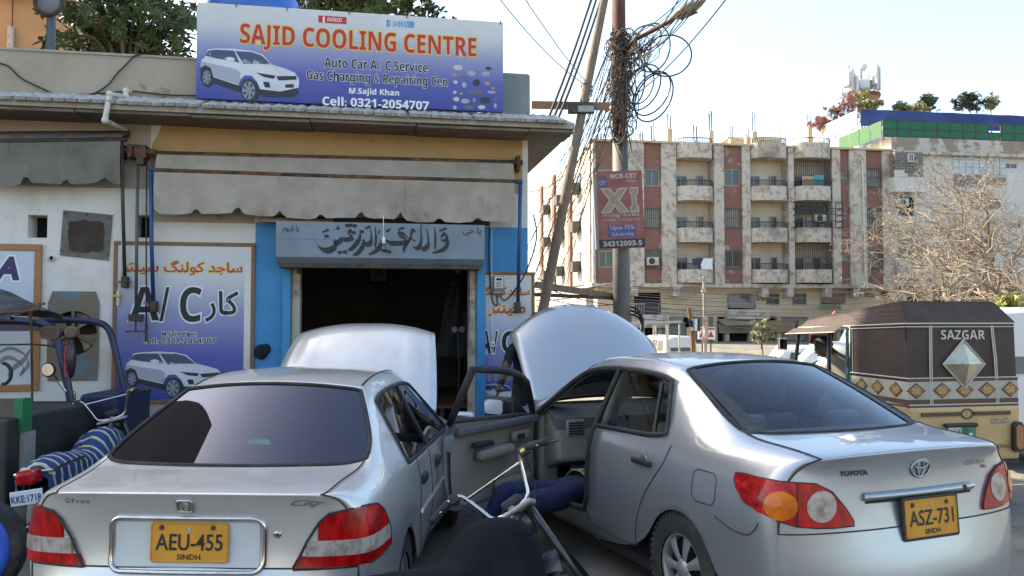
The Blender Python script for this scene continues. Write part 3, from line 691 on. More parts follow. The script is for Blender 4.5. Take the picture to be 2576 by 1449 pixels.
# right poster
p2, po2, PW2, PH2 = poster(1207, 684, 1345, 1090, 'narrow purple and white poster with Urdu lettering right of doorway behind electricity meter')
MB().box(.03, PW2 - .03, 0, .014, .03, PH2 - .02).build('panel', gradient('poster_print_b', ST, 0, PH2), p2)
frame(p2, 0, PW2, 0, PH2, .035, -.012, .012, M_wood)
stext('shop_name', urdu('ساجد کولنگ'), M_redink, p2, 1212, 720, 1332, 748, -.02, po2, off=.012, outline=.010, om=M_yelink)
stext('shop_name', urdu('سینٹر'), M_redink, p2, 1228, 762, 1322, 796, -.02, po2, off=.012, outline=.010, om=M_yelink)
stext('big_letter', bold('A'), M_ink, p2, 1209, 832, 1235, 888, -.02, po2, off=.0, outline=.014, om=M_whiteink)
stext('big_slash', '/', M_ink, p2, 1240, 832, 1252, 888, -.02, po2, off=.02, outline=.012, om=M_whiteink)
stext('big_letter', bold('C'), M_ink, p2, 1262, 832, 1300, 888, -.02, po2, off=.0, outline=.014, om=M_whiteink)
stext('name_line', bold('M.Sajid Khan'), M_ink, p2, 1240, 930, 1300, 940, -.02, po2, off=0.0, outline=.004, om=M_whiteink)
stext('phone_line', bold('Cell: 0321-2054707'), M_ink, p2, 1208, 942, 1325, 956, -.02, po2, off=0.0, outline=.004, om=M_whiteink)
a0, a1, c0, c1 = srect(1209, 965, 1320, 1040, -.02); suv_print(p2, a0 - po2[0], c0 - po2[2], a1 - a0, c1 - c0, -.001)
# far left panel
p3, po3, PW3, PH3 = poster(-260, 612, 102, 986, 'pale blue wall panel with purple letter A at the left edge', 'wall_panel')
MB().box(.03, PW3 - .03, 0, .014, .03, PH3 - .02).build('panel', mat('pale_blue_print', (.50, .55, .63), .5, c2=(.58, .60, .64), sc=1.5), p3)
frame(p3, 0, PW3, 0, PH3, .07, -.012, .014, mat('orange_wood', (.40, .19, .075), .6, c2=(.3, .13, .05), sc=9, stretch=(1, 1, 6)))
mp_ = mat('purple_ink', (.03, .02, .11), .5)
stext('big_letter', 'A', mp_, p3, -18, 645, 50, 705, -.02, po3, off=.05, outline=.02, om=M_whiteink, shear=.2)
for pts in ([(-5, 915, 3), (15, 900, 5), (40, 905, 6), (60, 925, 4), (50, 945, 3)], [(20, 945, 3), (35, 925, 5), (60, 905, 5), (75, 880, 2)], [(-5, 888, 2), (25, 876, 4), (60, 890, 6), (72, 915, 5), (55, 938, 3)]):
    stroke('printed_swirl', pts, p3, -.024, po3, mat('print_swirl_grey', (.2, .21, .24), .5))
# ================================================================ fittings on and around the shop
def sthing(name, label, cat, u, v, y=0.0, group=None):
    p = sp(u, v, y); e = empty(name, S.w(p.x, p.y, p.z), S.a, label, cat, group); return e, p
def rel(pts, o): return [Vector(p) - Vector(o) for p in pts]
M_blk0 = mat('black_lump_surface', (.012, .012, .013), .95, bump=.8, bsc=20)
M_dust = mat('brown_dust', (.19, .135, .09), 0.95, c2=(.13, .09, .06), sc=7, bump=0.4, bsc=30)
M_dust2 = mat('pale_brown_dust', (.27, .20, .14), 0.95, c2=(.19, .135, .09), sc=9, bump=0.3, bsc=30)
M_teal = mat('faded_teal_board', (.10, .20, .23), 0.85, c2=(.20, .145, .10), sc=3.2, lo=0.40, hi=0.52, bump=0.3, c3=(.45, .43, .4), sc3=9, lo3=.66, hi3=.7)
# exhaust fan
M_fanback = mat('fan_dark_brown', (.05, .035, .024), .95)
e, o = sthing('exhaust_fan', 'dust covered exhaust fan in a teal board set into the white wall', 'fan', 186, 838)
h = srect(120, 733, 250, 958)
b = MB(); n = 28; ring_o = []
X0, X1, Z0, Z1 = h[0] - o.x, h[1] - o.x, h[2] - o.z, h[3] - o.z
rows_in = []; rows_out = []
for i in range(n + 1):
    t = 2 * math.pi * i / n; c_, s_ = math.cos(t), math.sin(t)
    rows_in.append((FR * c_, -.02, FR * s_))
    k = min((X1 if c_ > 0 else -X0) / max(abs(c_), 1e-6), (Z1 if s_ > 0 else -Z0) / max(abs(s_), 1e-6))
    rows_out.append((k * c_, -.012, k * s_))
b.grid([rows_in, rows_out]); b.build('mounting_board', M_teal, e)
MB().grid([[(FR * math.cos(2 * math.pi * i / n), y, FR * math.sin(2 * math.pi * i / n)) for i in range(n + 1)] for y in (-.02, .12)]).build('duct', M_dust, e, smooth=True)
MB().box(-.26, .26, .10, .11, -.26, .26).build('dark_backing', M_fanback, e)  # dark brown sheet closing the back of the duct
MB().lathe([(0, -.035), (.05, -.035), (.068, -.015), (.07, .05), (.05, .09), (0, .09)], (-.02, -.01, .01), 'y', 18).build('motor_hub', M_dust2, e, smooth=True, ang=40)
for k in range(4):
    t = R(60 + 90 * k); rows = []
    for q in range(6):
        rr = .06 + (FR - .075) * q / 5; row = []
        for w_ in range(5):
            a = t + (w_ / 4 - .5) * (.55 + .5 * q / 5)
            row.append((rr * math.cos(a), .015 + .05 * (w_ / 4 - .5), rr * math.sin(a)))
        rows.append(row)
    MB().grid(rows).build('blade', M_dust2, e, smooth=True)
for a in (92, -28, 205): MB().bar((.05 * math.cos(R(a)), -.015, .05 * math.sin(R(a))), (FR * 1.02 * math.cos(R(a)), -.012, FR * 1.02 * math.sin(R(a))), .03, .014, up=(0, 1, 0)).build('support_strut', M_dust, e)
# mesh cover above it
e, o = sthing('vent_cover', 'square metal mesh vent cover blackened with brown soot', 'vent cover', 219, 592)
h = srect(155, 530, 283, 655); M_soot = mat('sooty_mesh', (.055, .04, .028), .9, c2=(.30, .28, .25), sc=2.4, lo=.60, hi=.66, bump=.3, bsc=160)
b = MB(); b.prism([(h[0] - o.x + .015, h[3] - o.z), (h[1] - o.x, h[3] - o.z - .04), (h[1] - o.x - .03, h[2] - o.z), (h[0] - o.x - .01, h[2] - o.z + .05)], lambda a, c, d: (a, d, c), -.012, -.002); b.build('mesh_sheet', mat('grey_mesh', (.22, .205, .18), .7, .3, c2=(.15, .13, .11), sc=5, bump=.6, bsc=220), e)
rn = random.Random(3); pts = []
for i in range(26):
    t = 2 * math.pi * i / 26; k = rn.uniform(.86, 1.0) * (1.0 / max(abs(math.cos(t)), abs(math.sin(t))) ** .75)
    pts.append((.195 * k * math.cos(t), .185 * k * math.sin(t) - .01))
MB().prism(pts, lambda a, c, d: (a, d, c), -.016, -.0125).build('soot_patch', mat('brown_soot', (.045, .033, .022), .95, c2=(.075, .055, .038), sc=5, bump=.4, bsc=60), e)
for a, c in ((-.22, .23), (.0, .22), (.22, .19), (.22, -.2), (-.24, -.17)): MB().lathe([(0, -.012), (.01, -.012), (.012, -.004)], (a, -.009, c), 'y', 8).build('screw', M_steel_dk, e)
# PVC drain pipe over the eave
P = [sp(327, 230, -.03), sp(317, 229, -.10), sp(318, 246, -.12), sp(276, 237, -.53), sp(264, 303, -.55), sp(312, 326, -.07), sp(315, 341, -.07)]
e, o = sthing('drain_pipe', 'thin white plastic drain pipe bent over the tiled eave', 'pipe', 327, 230)
P = rel(P, (o.x, 0, o.z)); e.location = S.w(o.x, 0, o.z)
for i in range(len(P) - 1): MB().tube([P[i], P[i + 1]], .027, 10).build('pipe_length', M_pvc, e, smooth=True, ang=50)
for p in P[1:-1]: MB().ball(p, .036, n=10, m=7).build('elbow', M_pvc, e, smooth=True)
# cables on the parapet
def cable(name, label, pts, r_, m, group=None, n=5, wpts=False, cat='cable'):
    q = smooth_path(pts, 5); o_ = q[0].copy()
    ob = MB().tube([p - o_ for p in q], r_, n).build(name, m, None, smooth=True); ob.location = o_
    return tag(ob, label, cat, group)
def swp(u, v, y=0.0): p = sp(u, v, y); return S.w(p.x, p.y, p.z)
z3 = 1 / 3.0
cable('cable', 'thin black cable looping down the beige parapet', [swp(a * z3, b_ * z3, -.03) for a, b_ in ((-60, 470), (0, 478), (70, 505), (160, 590), (300, 660), (420, 715), (540, 745), (640, 735), (760, 680), (830, 625), (880, 560), (960, 480), (1010, 425), (1060, 408))], .009, M_cable)
cable('cable', 'dark cable lying along the foot of the parapet', [swp(a * z3, b_ * z3, -.03) for a, b_ in ((-60, 716), (0, 715), (400, 722), (700, 708), (930, 690), (1000, 688), (1250, 715), (1485, 722))], .008, M_cable)
# bulb in front of the shutter box
e, o = sthing('light_bulb', 'clear bulb in a white holder hanging in front of the grey shutter box', 'bulb', 965, 610, -.40)
MB().tube([(0, 0, .03), (-.005, 0, .30)], .004, 5).build('cord', M_whiteink, e)
MB().lathe([(0, .06), (.016, .06), (.02, .05), (.02, 0), (.017, -.01)], n=12).build('holder', mat('white_plastic', (.7, .69, .66), .4), e, smooth=True, ang=40)
MB().lathe([(.014, -.005), (.02, -.03), (.031, -.06), (.028, -.08), (.012, -.093), (0, -.095)], n=14).build('glass_bulb', glass('bulb_glass', (.8, .8, .78), 1.4), e, smooth=True)
# padlocks on hooks
for u, v, lab in ((753, 676, 'open padlock hook at the left top of the doorway'), (1150, 674, 'padlock hanging on a hook at the right top of the doorway')):
    e, o = sthing('padlock', lab, 'padlock', u, v, -.06)
    MB().tube([(.02 * math.cos(R(a)), 0, .02 * math.sin(R(a)) + .02) for a in range(-30, 200, 20)], .004, 5).build('shackle', M_chrome, e)
    MB().box(-.022, .022, -.01, .01, -.055, -.01).build('lock_body', M_steel_dk, e, bevel=.004)
# electricity meter
e, o = sthing('electricity_meter', 'grey electricity meter with white face fixed on the right poster', 'meter', 1253, 718, -.03)
MB().box(-.062, .062, -.06, .0, -.06, .11).build('case', mat('meter_grey', (.2, .2, .19), .5), e, bevel=.008)
MB().box(-.05, .05, -.064, -.06, -.03, .10).build('dial_plate', mat('meter_white', (.6, .6, .57), .5), e)
MB().box(-.03, .03, -.067, -.064, .055, .08).build('counter_window', M_black, e)
for k in range(4): MB().box(-.035, .035 - .012 * (k % 2), -.0665, -.064, .03 - .015 * k, .036 - .015 * k).build('printed_line', M_ink, e)
MB().box(-.062, .062, -.055, 0, -.10, -.062).build('terminal_cover', mat('meter_tan', (.25, .22, .18), .6), e, bevel=.004)
cable('cable', 'black cable looping below the electricity meter', [swp(1232, 572, -.03), swp(1230, 640, -.05), swp(1234, 720, -.05), swp(1240, 760, -.06), swp(1250, 768, -.07), swp(1250, 742, -.07)], .009, M_cable)
cable('cable', 'black cable from the electricity meter up to the shop corner', [swp(1258, 742, -.07), swp(1268, 756, -.07), swp(1286, 742, -.08), swp(1305, 715, -.3), swp(1320, 690, -.35), swp(1340, 640, -.4), swp(1350, 590, -.3), swp(1342, 540, -.3)], .009, M_cable)
cable('cable', 'thin white wire hanging down the right poster to a plug', [swp(1237, 560, -.03), swp(1237, 700, -.04), swp(1238, 800, -.05), swp(1240, 850, -.05), swp(1240, 862, -.05)], .004, M_whiteink)
e, o = sthing('wall_plug', 'small white plug at the end of the wire on the right poster', 'plug', 1240, 866, -.05)
MB().box(-.022, .022, -.02, .02, -.03, .03).build('plug_body', mat('white_plastic', (.7, .69, .66), .4), e, bevel=.006)
MB().lathe([(0, -.024), (.01, -.024), (.01, -.02)], (0, 0, 0), 'y', 8).build('pin_hole', M_ink, e)
e, o = sthing('pvc_wire_joint', 'short white pvc fitting hanging on a cord left of the poster', 'fitting', 297, 745, -.06)
MB().tube([(0, 0, -.10), (0, 0, .06)], .016, 8).build('tube', M_pvc, e); MB().box(-.05, .03, -.02, .02, -.01, .012).build('yellow_valve', mat('yellow_plastic', (.6, .36, .05), .5), e, bevel=.004); MB().tube([(0.01, 0, .05), (.02, 0, .4), (.03, .02, .85)], .005, 5).build('cord', M_whiteink, e)
e, o = sthing('black_lump', 'small black rag on the blue wall left of the doorway', 'lump', 657, 885, -.03)
MB().ball((0, 0, 0), .075, .03, .085, n=10, m=7).ball((.05, .01, .03), .05, .025, .06, n=8, m=6).build('cloth', M_blk0, e, smooth=True)  # black blob of unknown kind, shaped as two rough lumps
# small conduit stub on the wall
e, o = sthing('wall_conduit', 'small round pipe stub sticking out of the white wall', 'pipe', 131, 650)
MB().lathe([(.03, 0), (.035, -.03), (.022, -.03), (.02, .02)], (0, 0, 0), 'y', 12).build('stub', M_pvc, e, smooth=True); MB().lathe([(0, -.012), (.021, -.012)], (0, 0, 0), 'y', 12).build('bore', M_black, e)
# inside the shop
def rp(u, v, y): p = sp(u, v, y); return p
e, o = sthing('wall_clock', 'framed picture clock hanging on the dark back wall of the shop', 'clock', 951, 690, 3.85)
MB().box(-.17, .17, -.04, 0, -.17, .19).build('frame', M_black, e, bevel=.03); MB().box(-.13, .13, -.045, -.04, -.12, .16).build('face', mat('clock_face', (.16, .15, .16), .5), e); MB().box(-.06, .06, -.048, -.045, -.01, .09).build('print', mat('clock_print', (.07, .07, .12), .5), e)
e, o = sthing('hanging_jacket', 'dark jacket hanging inside the shop at the right', 'jacket', 1145, 800, 1.2)
rows = []
for q in range(9):
    k = q / 8; w_ = .05 + .2 * k ** .7; rows.append([(w_ * (t / 8 - .5) * 2, .05 * math.sin(t * 1.7 + q) - .06 * math.sin(math.pi * t / 8), .45 - .95 * k) for t in range(9)])
MB().grid(rows).build('cloth', mat('dark_cloth', (.03, .028, .03), .95), e, smooth=True); MB().box(-.06, .06, -.02, .02, .44, .47).build('hook', M_steel_dk, e)
e, o = sthing('gauge_set', 'pair of round pressure gauges hanging inside the doorway', 'gauges', 1152, 829, .6)
for k in (-.045, .045):
    MB().lathe([(0, -.03), (.036, -.03), (.04, -.02), (.04, 0)], (k, 0, 0), 'y', 16).build('dial', mat('gauge_face', (.13, .13, .13), .3), e)
MB().tube([(0, 0, -.04), (.02, 0, -.5), (0, .05, -1.1)], .01, 6).build('hose', M_cable, e)
e, o = sthing('workbench', 'cluttered dark workbench along the right inside of the shop', 'workbench', 1150, 1000, 1.6)
MB().box(-.35, .5, -.9, 1.6, -.04, 0).build('top', M_rust, e); 
for a, c in ((-.3, -.85), (.44, -.85), (-.3, 1.5), (.44, 1.5)): MB().box(a, a + .05, c, c + .05, -o.z + .03, -.04).build('leg', M_steel_dk, e)
e, o = sthing('parts_shelf', 'dim wall shelf with boxes on the back wall of the shop', 'shelf', 800, 880, 3.7)
MB().box(-.5, .5, -.05, .2, -.02, 0).build('board', M_dark, e)
for k in range(6): MB().box(-.48 + k * .16, -.37 + k * .16, -.02, .12, 0, .08 + .04 * (k % 3)).build('box', mat('shelf_box_%d' % (k % 2), ((.07, .06, .1), (.09, .08, .06))[k % 2], .8), e)

# ---------------------------------------------------------------- behind the parapet: tank, lamp pole, yellow house
tp = at(636, 20, 11.0)
e = empty('water_tank', (tp.x, 11.0, 4.98), 0, 'round bright blue plastic water tank on the shop roof behind the signboard', 'water tank')
M_tank = mat('blue_plastic', (.02, .12, .48), .35, c2=(.03, .15, .5), sc=3)
b = MB(); pr = [(.0, 0), (.62, 0), (.64, .05)]
for k in range(4): pr += [(.64, .1 + k * .27), (.66, .14 + k * .27), (.66, .24 + k * .27), (.64, .28 + k * .27)]
pr += [(.63, 1.24), (.52, 1.36), (.25, 1.43), (0, 1.44)]
b.lathe(pr, n=36); b.build('drum', M_tank, e, smooth=True, ang=50)
MB().lathe([(.22, 1.43), (.24, 1.5), (.2, 1.53), (0, 1.535)], n=24).build('lid', M_tank, e, smooth=True, ang=40)
MB().tube([(.6, -.2, .1), (.75, -.25, .1), (.75, -.25, .0)], .025, 8).build('outlet_pipe', M_pvc, e)
MB().box(-.6, .6, -.6, .6, -.12, -.002).build('stand_slab', M_concrete, e)
for a in (-.5, .5):
    for c in (-.5, .5): MB().box(a - .1, a + .1, c - .1, c + .1, -.96, -.12).build('stand_pier', M_concrete, e)
lp = at(122, 130, 10.6)
e = empty('lamp_post', (lp.x, 10.6, 4.02), 0, 'grey post with a round black lamp bracket behind the parapet', 'lamp')
ztop = at(128, -5, 10.6).z - 4.02
MB().tube([(0, 0, 0), (0.02, 0, ztop * .5), (.035, 0, ztop + .3)], [.075, .065, .05], 10).build('post', mat('post_grey', (.10, .115, .12), .6, .3), e, smooth=True)
zl = at(122, 10, 10.6).z - 4.02
MB().tube([(.03 + .19 * math.cos(R(a)), -.06, zl + .17 * math.sin(R(a))) for a in range(0, 360, 20)], .03, 8, closed=True).build('round_cage', M_steel_dk, e, smooth=True)
MB().lathe([(0, -.03), (.15, -.02), (.17, 0), (.15, .02), (0, .03)], (.03, -.06, zl), 'y', 20).build('lamp_disc', mat('lamp_face', (.16, .16, .17), .4), e, smooth=True)
yh = Plane(-10.3, 19.5, 9.0)
house = empty('yellow_house', yh.o, yh.a, 'cream yellow house wall rising behind the shop at the upper left', 'house')
M_cream = mat('cream_orange_plaster', (.52, .345, .20), .9, c2=(.45, .29, .165), sc=.8, bump=.15, bsc=20, c3=(.35, .25, .17), sc3=1.6, lo3=.66, hi3=.74)
xr = yh.px(196, 40)[0]; zt = yh.px(120, -2)[1]
bx('wall', M_cream, house, -14, xr, 0, 9, 0, zt)
bx('cornice', mat('cornice_cream', (.45, .35, .25), .9), house, -14, xr + .35, -.35, 9.2, zt, zt + .22)
a = yh.px(33, 72); MB().tube([(a[0], -.12, 4), (a[0], -.12, a[1])], .075, 10).build('downpipe', M_pvc, house, smooth=True)
MB().tube([(a[0] + .03, -.12, a[1]), (a[0] + .03, -.12, a[1] + 1.0)], .015, 6).build('rod', M_rust, house)
# ================================================================ the apartment block across the street
M_apt = mat('worn_apartment_plaster', (.37, .30, .235), .92, c2=(.50, .46, .41), sc=2.2, lo=.48, hi=.52, bump=.25, bsc=5, c3=(.27, .215, .17), sc3=.35, lo3=.55, hi3=.7)
M_aptw = mat('flaking_white_plaster', (.52, .46, .39), .92, c2=(.36, .285, .215), sc=2.6, lo=.52, hi=.56, bump=.25, bsc=5, c3=(.25, .205, .165), sc3=.42, lo3=.54, hi3=.70)
M_red = mat('brick_red_paint', (.235, .115, .085), .9, c2=(.20, .10, .075), sc=.9, bump=.2, bsc=5, c3=(.36, .28, .23), sc3=.8, lo3=.56, hi3=.64)
M_inner = mat('balcony_inner_cream', (.64, .57, .46), .9, c2=(.56, .48, .38), sc=.8)
M_mezz = mat('mezzanine_beige', (.56, .44, .30), .9, c2=(.48, .37, .25), sc=.7, c3=(.26, .2, .15), sc3=.6, lo3=.62, hi3=.75)
M_sunlit = mat('side_wall_plaster', (.52, .47, .40), .9, c2=(.42, .35, .28), sc=.5, bump=.2, bsc=4)
M_alu = mat('aluminium_frame', (.34, .33, .31), .5, .3); M_rail = mat('dark_rail_paint', (.035, .035, .036), .6)
M_pane = mat('window_pane', (.035, .04, .043), .12, c2=(.075, .08, .08), sc=.7, spec=.6)
M_curt = mat('curtained_pane', (.30, .29, .26), .35, c2=(.22, .21, .19), sc=2, stretch=(6, 1, 1))
M_grill = mat('rusted_grill', (.10, .085, .075), .7, .3)
A = Plane(at(1490, 700, 57).x, 57.0, 8.4)
ax = lambda u, v=550, y=0.0: A.px(u, v, y)[0]
az = lambda u, v, y=0.0: A.px(u, v, y)[1]
def arect(u0, v0, u1, v1, y=0.0):
    um, vm = (u0 + u1) / 2, (v0 + v1) / 2
    return ax(u0, vm, y), ax(u1, vm, y), az(um, v1, y), az(um, v0, y)
apt = empty('apartment_block', A.o, A.a, 'worn four storey apartment block with red panels and rounded balconies', 'building')
ZT = az(1800, 366); ZC = az(1800, 714); AX1 = ax(2247)
ZMEZ = az(1800, 797); AD = 22.0
def window(par, x0, x1, z0, z1, y, frm=M_alu, pane=M_pane, n=2, grill=None, depth=.12):
    """A window: frame with a pane and mullions inside it, set at y."""
    w = MB(); t = .07
    w.box(x0, x1, y - .05, y + depth, z1 - t, z1).box(x0, x1, y - .05, y + depth, z0, z0 + t).box(x0, x0 + t, y - .05, y + depth, z0 + t, z1 - t).box(x1 - t, x1, y - .05, y + depth, z0 + t, z1 - t)
    for k in range(1, n): c_ = x0 + (x1 - x0) * k / n; w.box(c_ - .025, c_ + .025, y - .02, y + depth, z0 + t, z1 - t)
    f = w.build('window', frm, par)
    MB().box(x0 + t, x1 - t, y + .02, y + .05, z0 + t, z1 - t).build('pane', pane, f)
    if grill:
        gb = MB()
        for k in range(int((x1 - x0) / .16) + 1): xx = x0 + k * .16; gb.bar((xx, y - grill, z0 - .08), (xx, y - grill, z1 + .05), .03)
        for zz in (z0 - .06, (z0 + z1) / 2, z1 + .03): gb.bar((x0 - .05, y - grill, zz), (x1 + .05, y - grill, zz), .03)
        gb.build('grill', M_grill, f)
    return f
# upper facade: strips of panel between columns
strips = [(1490, 1497, 'c'), (1497, 1576, 'r'), (1576, 1619, 'w'), (1619, 1663, 'r'), (1663, 1700, 'w'), (1700, 1795, 'B'), (1795, 1820, 'w'), (1820, 1866, 'r'), (1866, 1886, 'w'), (1886, 1982, 'B'), (1982, 1996, 'w'), (1996, 2092, 'B'), (2092, 2113, 'w'), (2113, 2136, 'n'), (2136, 2178, 'w'), (2178, 2219, 'r'), (2219, 2247, 'w')]
rowsv = [(425, 468), (526, 571), (631, 673)]
def zrow(u, v): return az(u, v + (u - 1640) * 0.0)
bx('core', M_apt, apt, 0.0, AX1, 1.9, AD, 0, ZT)
for (u0, u1, kd) in strips:
    x0, x1 = ax(u0), ax(u1)
    if kd in 'cw':
        bx('column_panel', M_aptw, apt, x0, x1, -0.18, 1.9, ZC, ZT, bevel=.02)
    elif kd in 'rn':
        holes = []
        for v0, v1 in rowsv:
            um = (u0 + u1) / 2
            if kd == 'n': dv = 13; hz = (az(um, v0 + 24), az(um, v0 + 10)); hh = (x0 + .08, x1 - .08)
            else: hz = (az(um, v1), az(um, v0)); hh = (x0 + .10, x1 - .10) if u0 > 1500 else (x0 + .25, x1 - 1.0)
            holes.append((hh[0], hh[1], hz[0], hz[1]))
        wall_holes('red_panel', M_red, apt, x0, x1, ZC, ZT - .05, 0.0, 0.3, holes)
        for k, hh in enumerate(holes):
            window(apt, *hh, .12, pane=(M_curt if (k + int(u0)) % 3 == 0 else M_pane), n=2 if kd == 'r' else 1, grill=.22 if (kd == 'r' and ((u0 == 1619 and k > 0) or (u0 == 1820 and k > 0) or u0 == 2178)) else None)
        bx('panel_backing', M_inner, apt, x0, x1, .55, .65, ZC, ZT)
    else:
        # balcony bay: recessed cream wall, slabs, bowed parapets and rails
        bx('bay_back_wall', M_inner, apt, x0, x1, 1.0, 1.9, ZC, ZT)
        vb = [(363, 401), (471, 507), (575, 611), (679, 712)]
        for k, (va, vb_) in enumerate(vb):
            um = (u0 + u1) / 2; za, zb_ = az(um, vb_), az(um, va); ov = .75; n = 10; rows = [[], []]
            path = []
            W_ = x1 - x0
            for t in range(n + 1):
                s_ = t / n; yy = -ov * (1 - abs(2 * s_ - 1) ** 5) ; path.append((x0 + .04 + (W_ - .08) * s_, yy))
            pb = MB(); pb.prism(path + [(x1 - .04, .99), (x0 + .04, .99)], lambda a, c, d: (a, c, d), za, za + .15)
            pb.grid([[(p[0], p[1], za + .14) for p in path], [(p[0], p[1], zb_) for p in path]]); pb.grid([[(p[0], p[1] + .14, za + .14) for p in path], [(p[0], p[1] + .14, zb_) for p in path]]); pb.grid([[(p[0], p[1], zb_) for p in path], [(p[0], p[1] + .14, zb_) for p in path]])
            bal = pb.build('balcony', M_aptw, apt, smooth=True, ang=40)
            rb = MB(); hr = .42 if k else .35
            if k or u0 != 0:
                rb.tube([(p[0], p[1] + .07, zb_ + hr) for p in path], .035, 6)
                for t in range(0, 23):
                    s_ = t / 22; yy = -ov * (1 - abs(2 * s_ - 1) ** 5) + .07; xx = x0 + .04 + (W_ - .08) * s_
                    rb.bar((xx, yy, zb_), (xx, yy, zb_ + hr), .035)
                rb.build('railing', M_rail, bal)
            if k:
                zf = az(um, va - 0); zw = zf + 1.0
                dw0 = x0 + W_ * .08; dw1 = x0 + W_ * .42
                window(apt, dw0, dw1, zf - .9, zf + 1.0, .93, pane=M_pane, n=2)
                window(apt, x0 + W_ * .68, x0 + W_ * .86, zf - .9, zf + 1.05, .93, pane=M_pane, n=1)
            if u0 == 1996 and k in (1, 3):
                gb = MB()
                zlo, zhi = zb_ + .1, az(um, vb[k - 1][1]) - .02
                for t in range(0, 20): xx = x0 + .1 + (W_ - .2) * t / 19; gb.bar((xx, -.05, zlo), (xx, -.05, zhi), .035)
                for zz in (zlo + .8, zhi - .5): gb.bar((x0 + .1, -.05, zz), (x1 - .1, -.05, zz), .035)
                gb.build('balcony_grill', M_grill, bal)
            if u0 == 1996 and k == 2:
                gb = MB(); zlo, zhi = zb_ - .0, az(um, 512); xo_ = x1 + .35
                for t in range(0, 7): xx = x0 - .1 + (xo_ - x0 + .1) * t / 6; gb.bar((xx, -.95, zlo), (xx, -.95, zhi), .05)
                for t in range(0, 5): zz = zlo + (zhi - zlo) * t / 4; gb.bar((x0 - .1, -.95, zz), (xo_, -.95, zz), .05); gb.bar((xo_, -.95, zz), (xo_, 0, zz), .05); gb.bar((x0 - .1, -.95, zz), (x0 - .1, 0, zz), .05)
                gb.build('balcony_cage', M_rail, bal); bx('dark_blind', M_rail, bal, x0 + .3, x1 - .5, .2, .25, zlo + 1.2, zhi - .1)
bx('roof_edge', M_mezz, apt, -.15, AX1, -.3, 1.0, ZT, ZT + .14)
bx('floor_cornice', M_aptw, apt, -.1, AX1 + .05, -.3, 2.0, ZC - .28, ZC)
# side wall facing the sun, with windows and cages
holes = []; sw = []
for k, v in enumerate((425, 526, 631)):
    for y_ in (3.0, 9.0, 15.0): sw.append((y_, az(1640, v + 44), az(1640, v)))
bx('side_wall', M_sunlit, apt, -.1, 0.0, 0.3, AD, ZC, ZT)
for (y_, z0, z1) in sw:
    bx('side_window', M_pane, apt, -.16, -.1, y_, y_ + 1.5, z0, z1)
    bx('side_window_frame', M_alu, apt, -.2, -.1, y_ - .1, y_ + 1.6, z1, z1 + .12)
    bx('side_window_cage', M_grill, apt, -.75, -.2, y_ + .1, y_ + 1.4, z0 - .1, z0 + .7)
for y_ in (6.0, 12.5, 18.5): bx('side_pilaster', M_red, apt, -.3, -.1, y_, y_ + 1.0, ZC, ZT - .2)
bx('side_wall_lower', M_sunlit, apt, .5, .6, 0.8, AD, 0, ZC - .28)
# mezzanine and ground floor
mz = .5
holes = [arect(1595, 736, 1663, 790, mz), arect(1830, 737, 1900, 778, mz), arect(1927, 737, 1961, 768, mz), arect(1993, 737, 2029, 768, mz), arect(2064, 737, 2126, 766, mz), arect(2154, 735, 2166, 748, mz), arect(2174, 735, 2201, 748, mz), arect(2216, 735, 2229, 748, mz)]
wall_holes('mezzanine_wall', M_mezz, apt, .5, AX1, ZMEZ, ZC - .28, mz, mz + .3, holes)
bx('mezzanine_backing', M_black, apt, .5, AX1, mz + .8, mz + .9, 0, ZC - .28)
for k in (2, 3, 5, 6, 7): window(apt, *holes[k], mz + .1, n=2 if k < 5 or k == 6 else 1, frm=mat('bronze_frame', (.16, .14, .11), .5, .3))
for k, mm in ((1, mat('shop_cloth_grey', (.24, .22, .21), .9, c2=(.12, .06, .07), sc=.5, lo=.48, hi=.52)), (4, mat('brown_shutter', (.22, .15, .11), .8))):
    bx('awning_cloth', mm, apt, holes[k][0], holes[k][1], mz - .05, mz + .02, holes[k][2] + .1, holes[k][3])
h = holes[0]; gb = MB()
for t in range(12): xx = h[0] + (h[1] - h[0]) * t / 11; gb.bar((xx, mz, h[2]), (xx, mz, h[2] + .75), .05)
gb.bar((h[0], mz, h[2] + .75), (h[1], mz, h[2] + .75), .06); gb.build('railing', M_aptw, apt)
bx('hanging_rug', mat('black_rug', (.05, .05, .052), .95), apt, h[0] + .9, h[0] + 1.8, mz - .12, mz - .05, h[2] - .9, h[2] + .9)
bx('ledge', M_aptw, apt, h[0] - .2, h[1] + .4, mz - .6, mz, h[2] - 1.0, h[2] - .05)
bx('ledge', M_aptw, apt, ax(1832, 790, 0), ax(1935, 790, 0), mz - .6, mz, az(1880, 803), az(1880, 780))
for u in (1585, 1690, 1912, 1975, 2070, 2140, 2240): xx = ax(u); bx('beam_stub', M_aptw, apt, xx, xx + .5, -.25, mz, ZC - .95, ZC - .28)
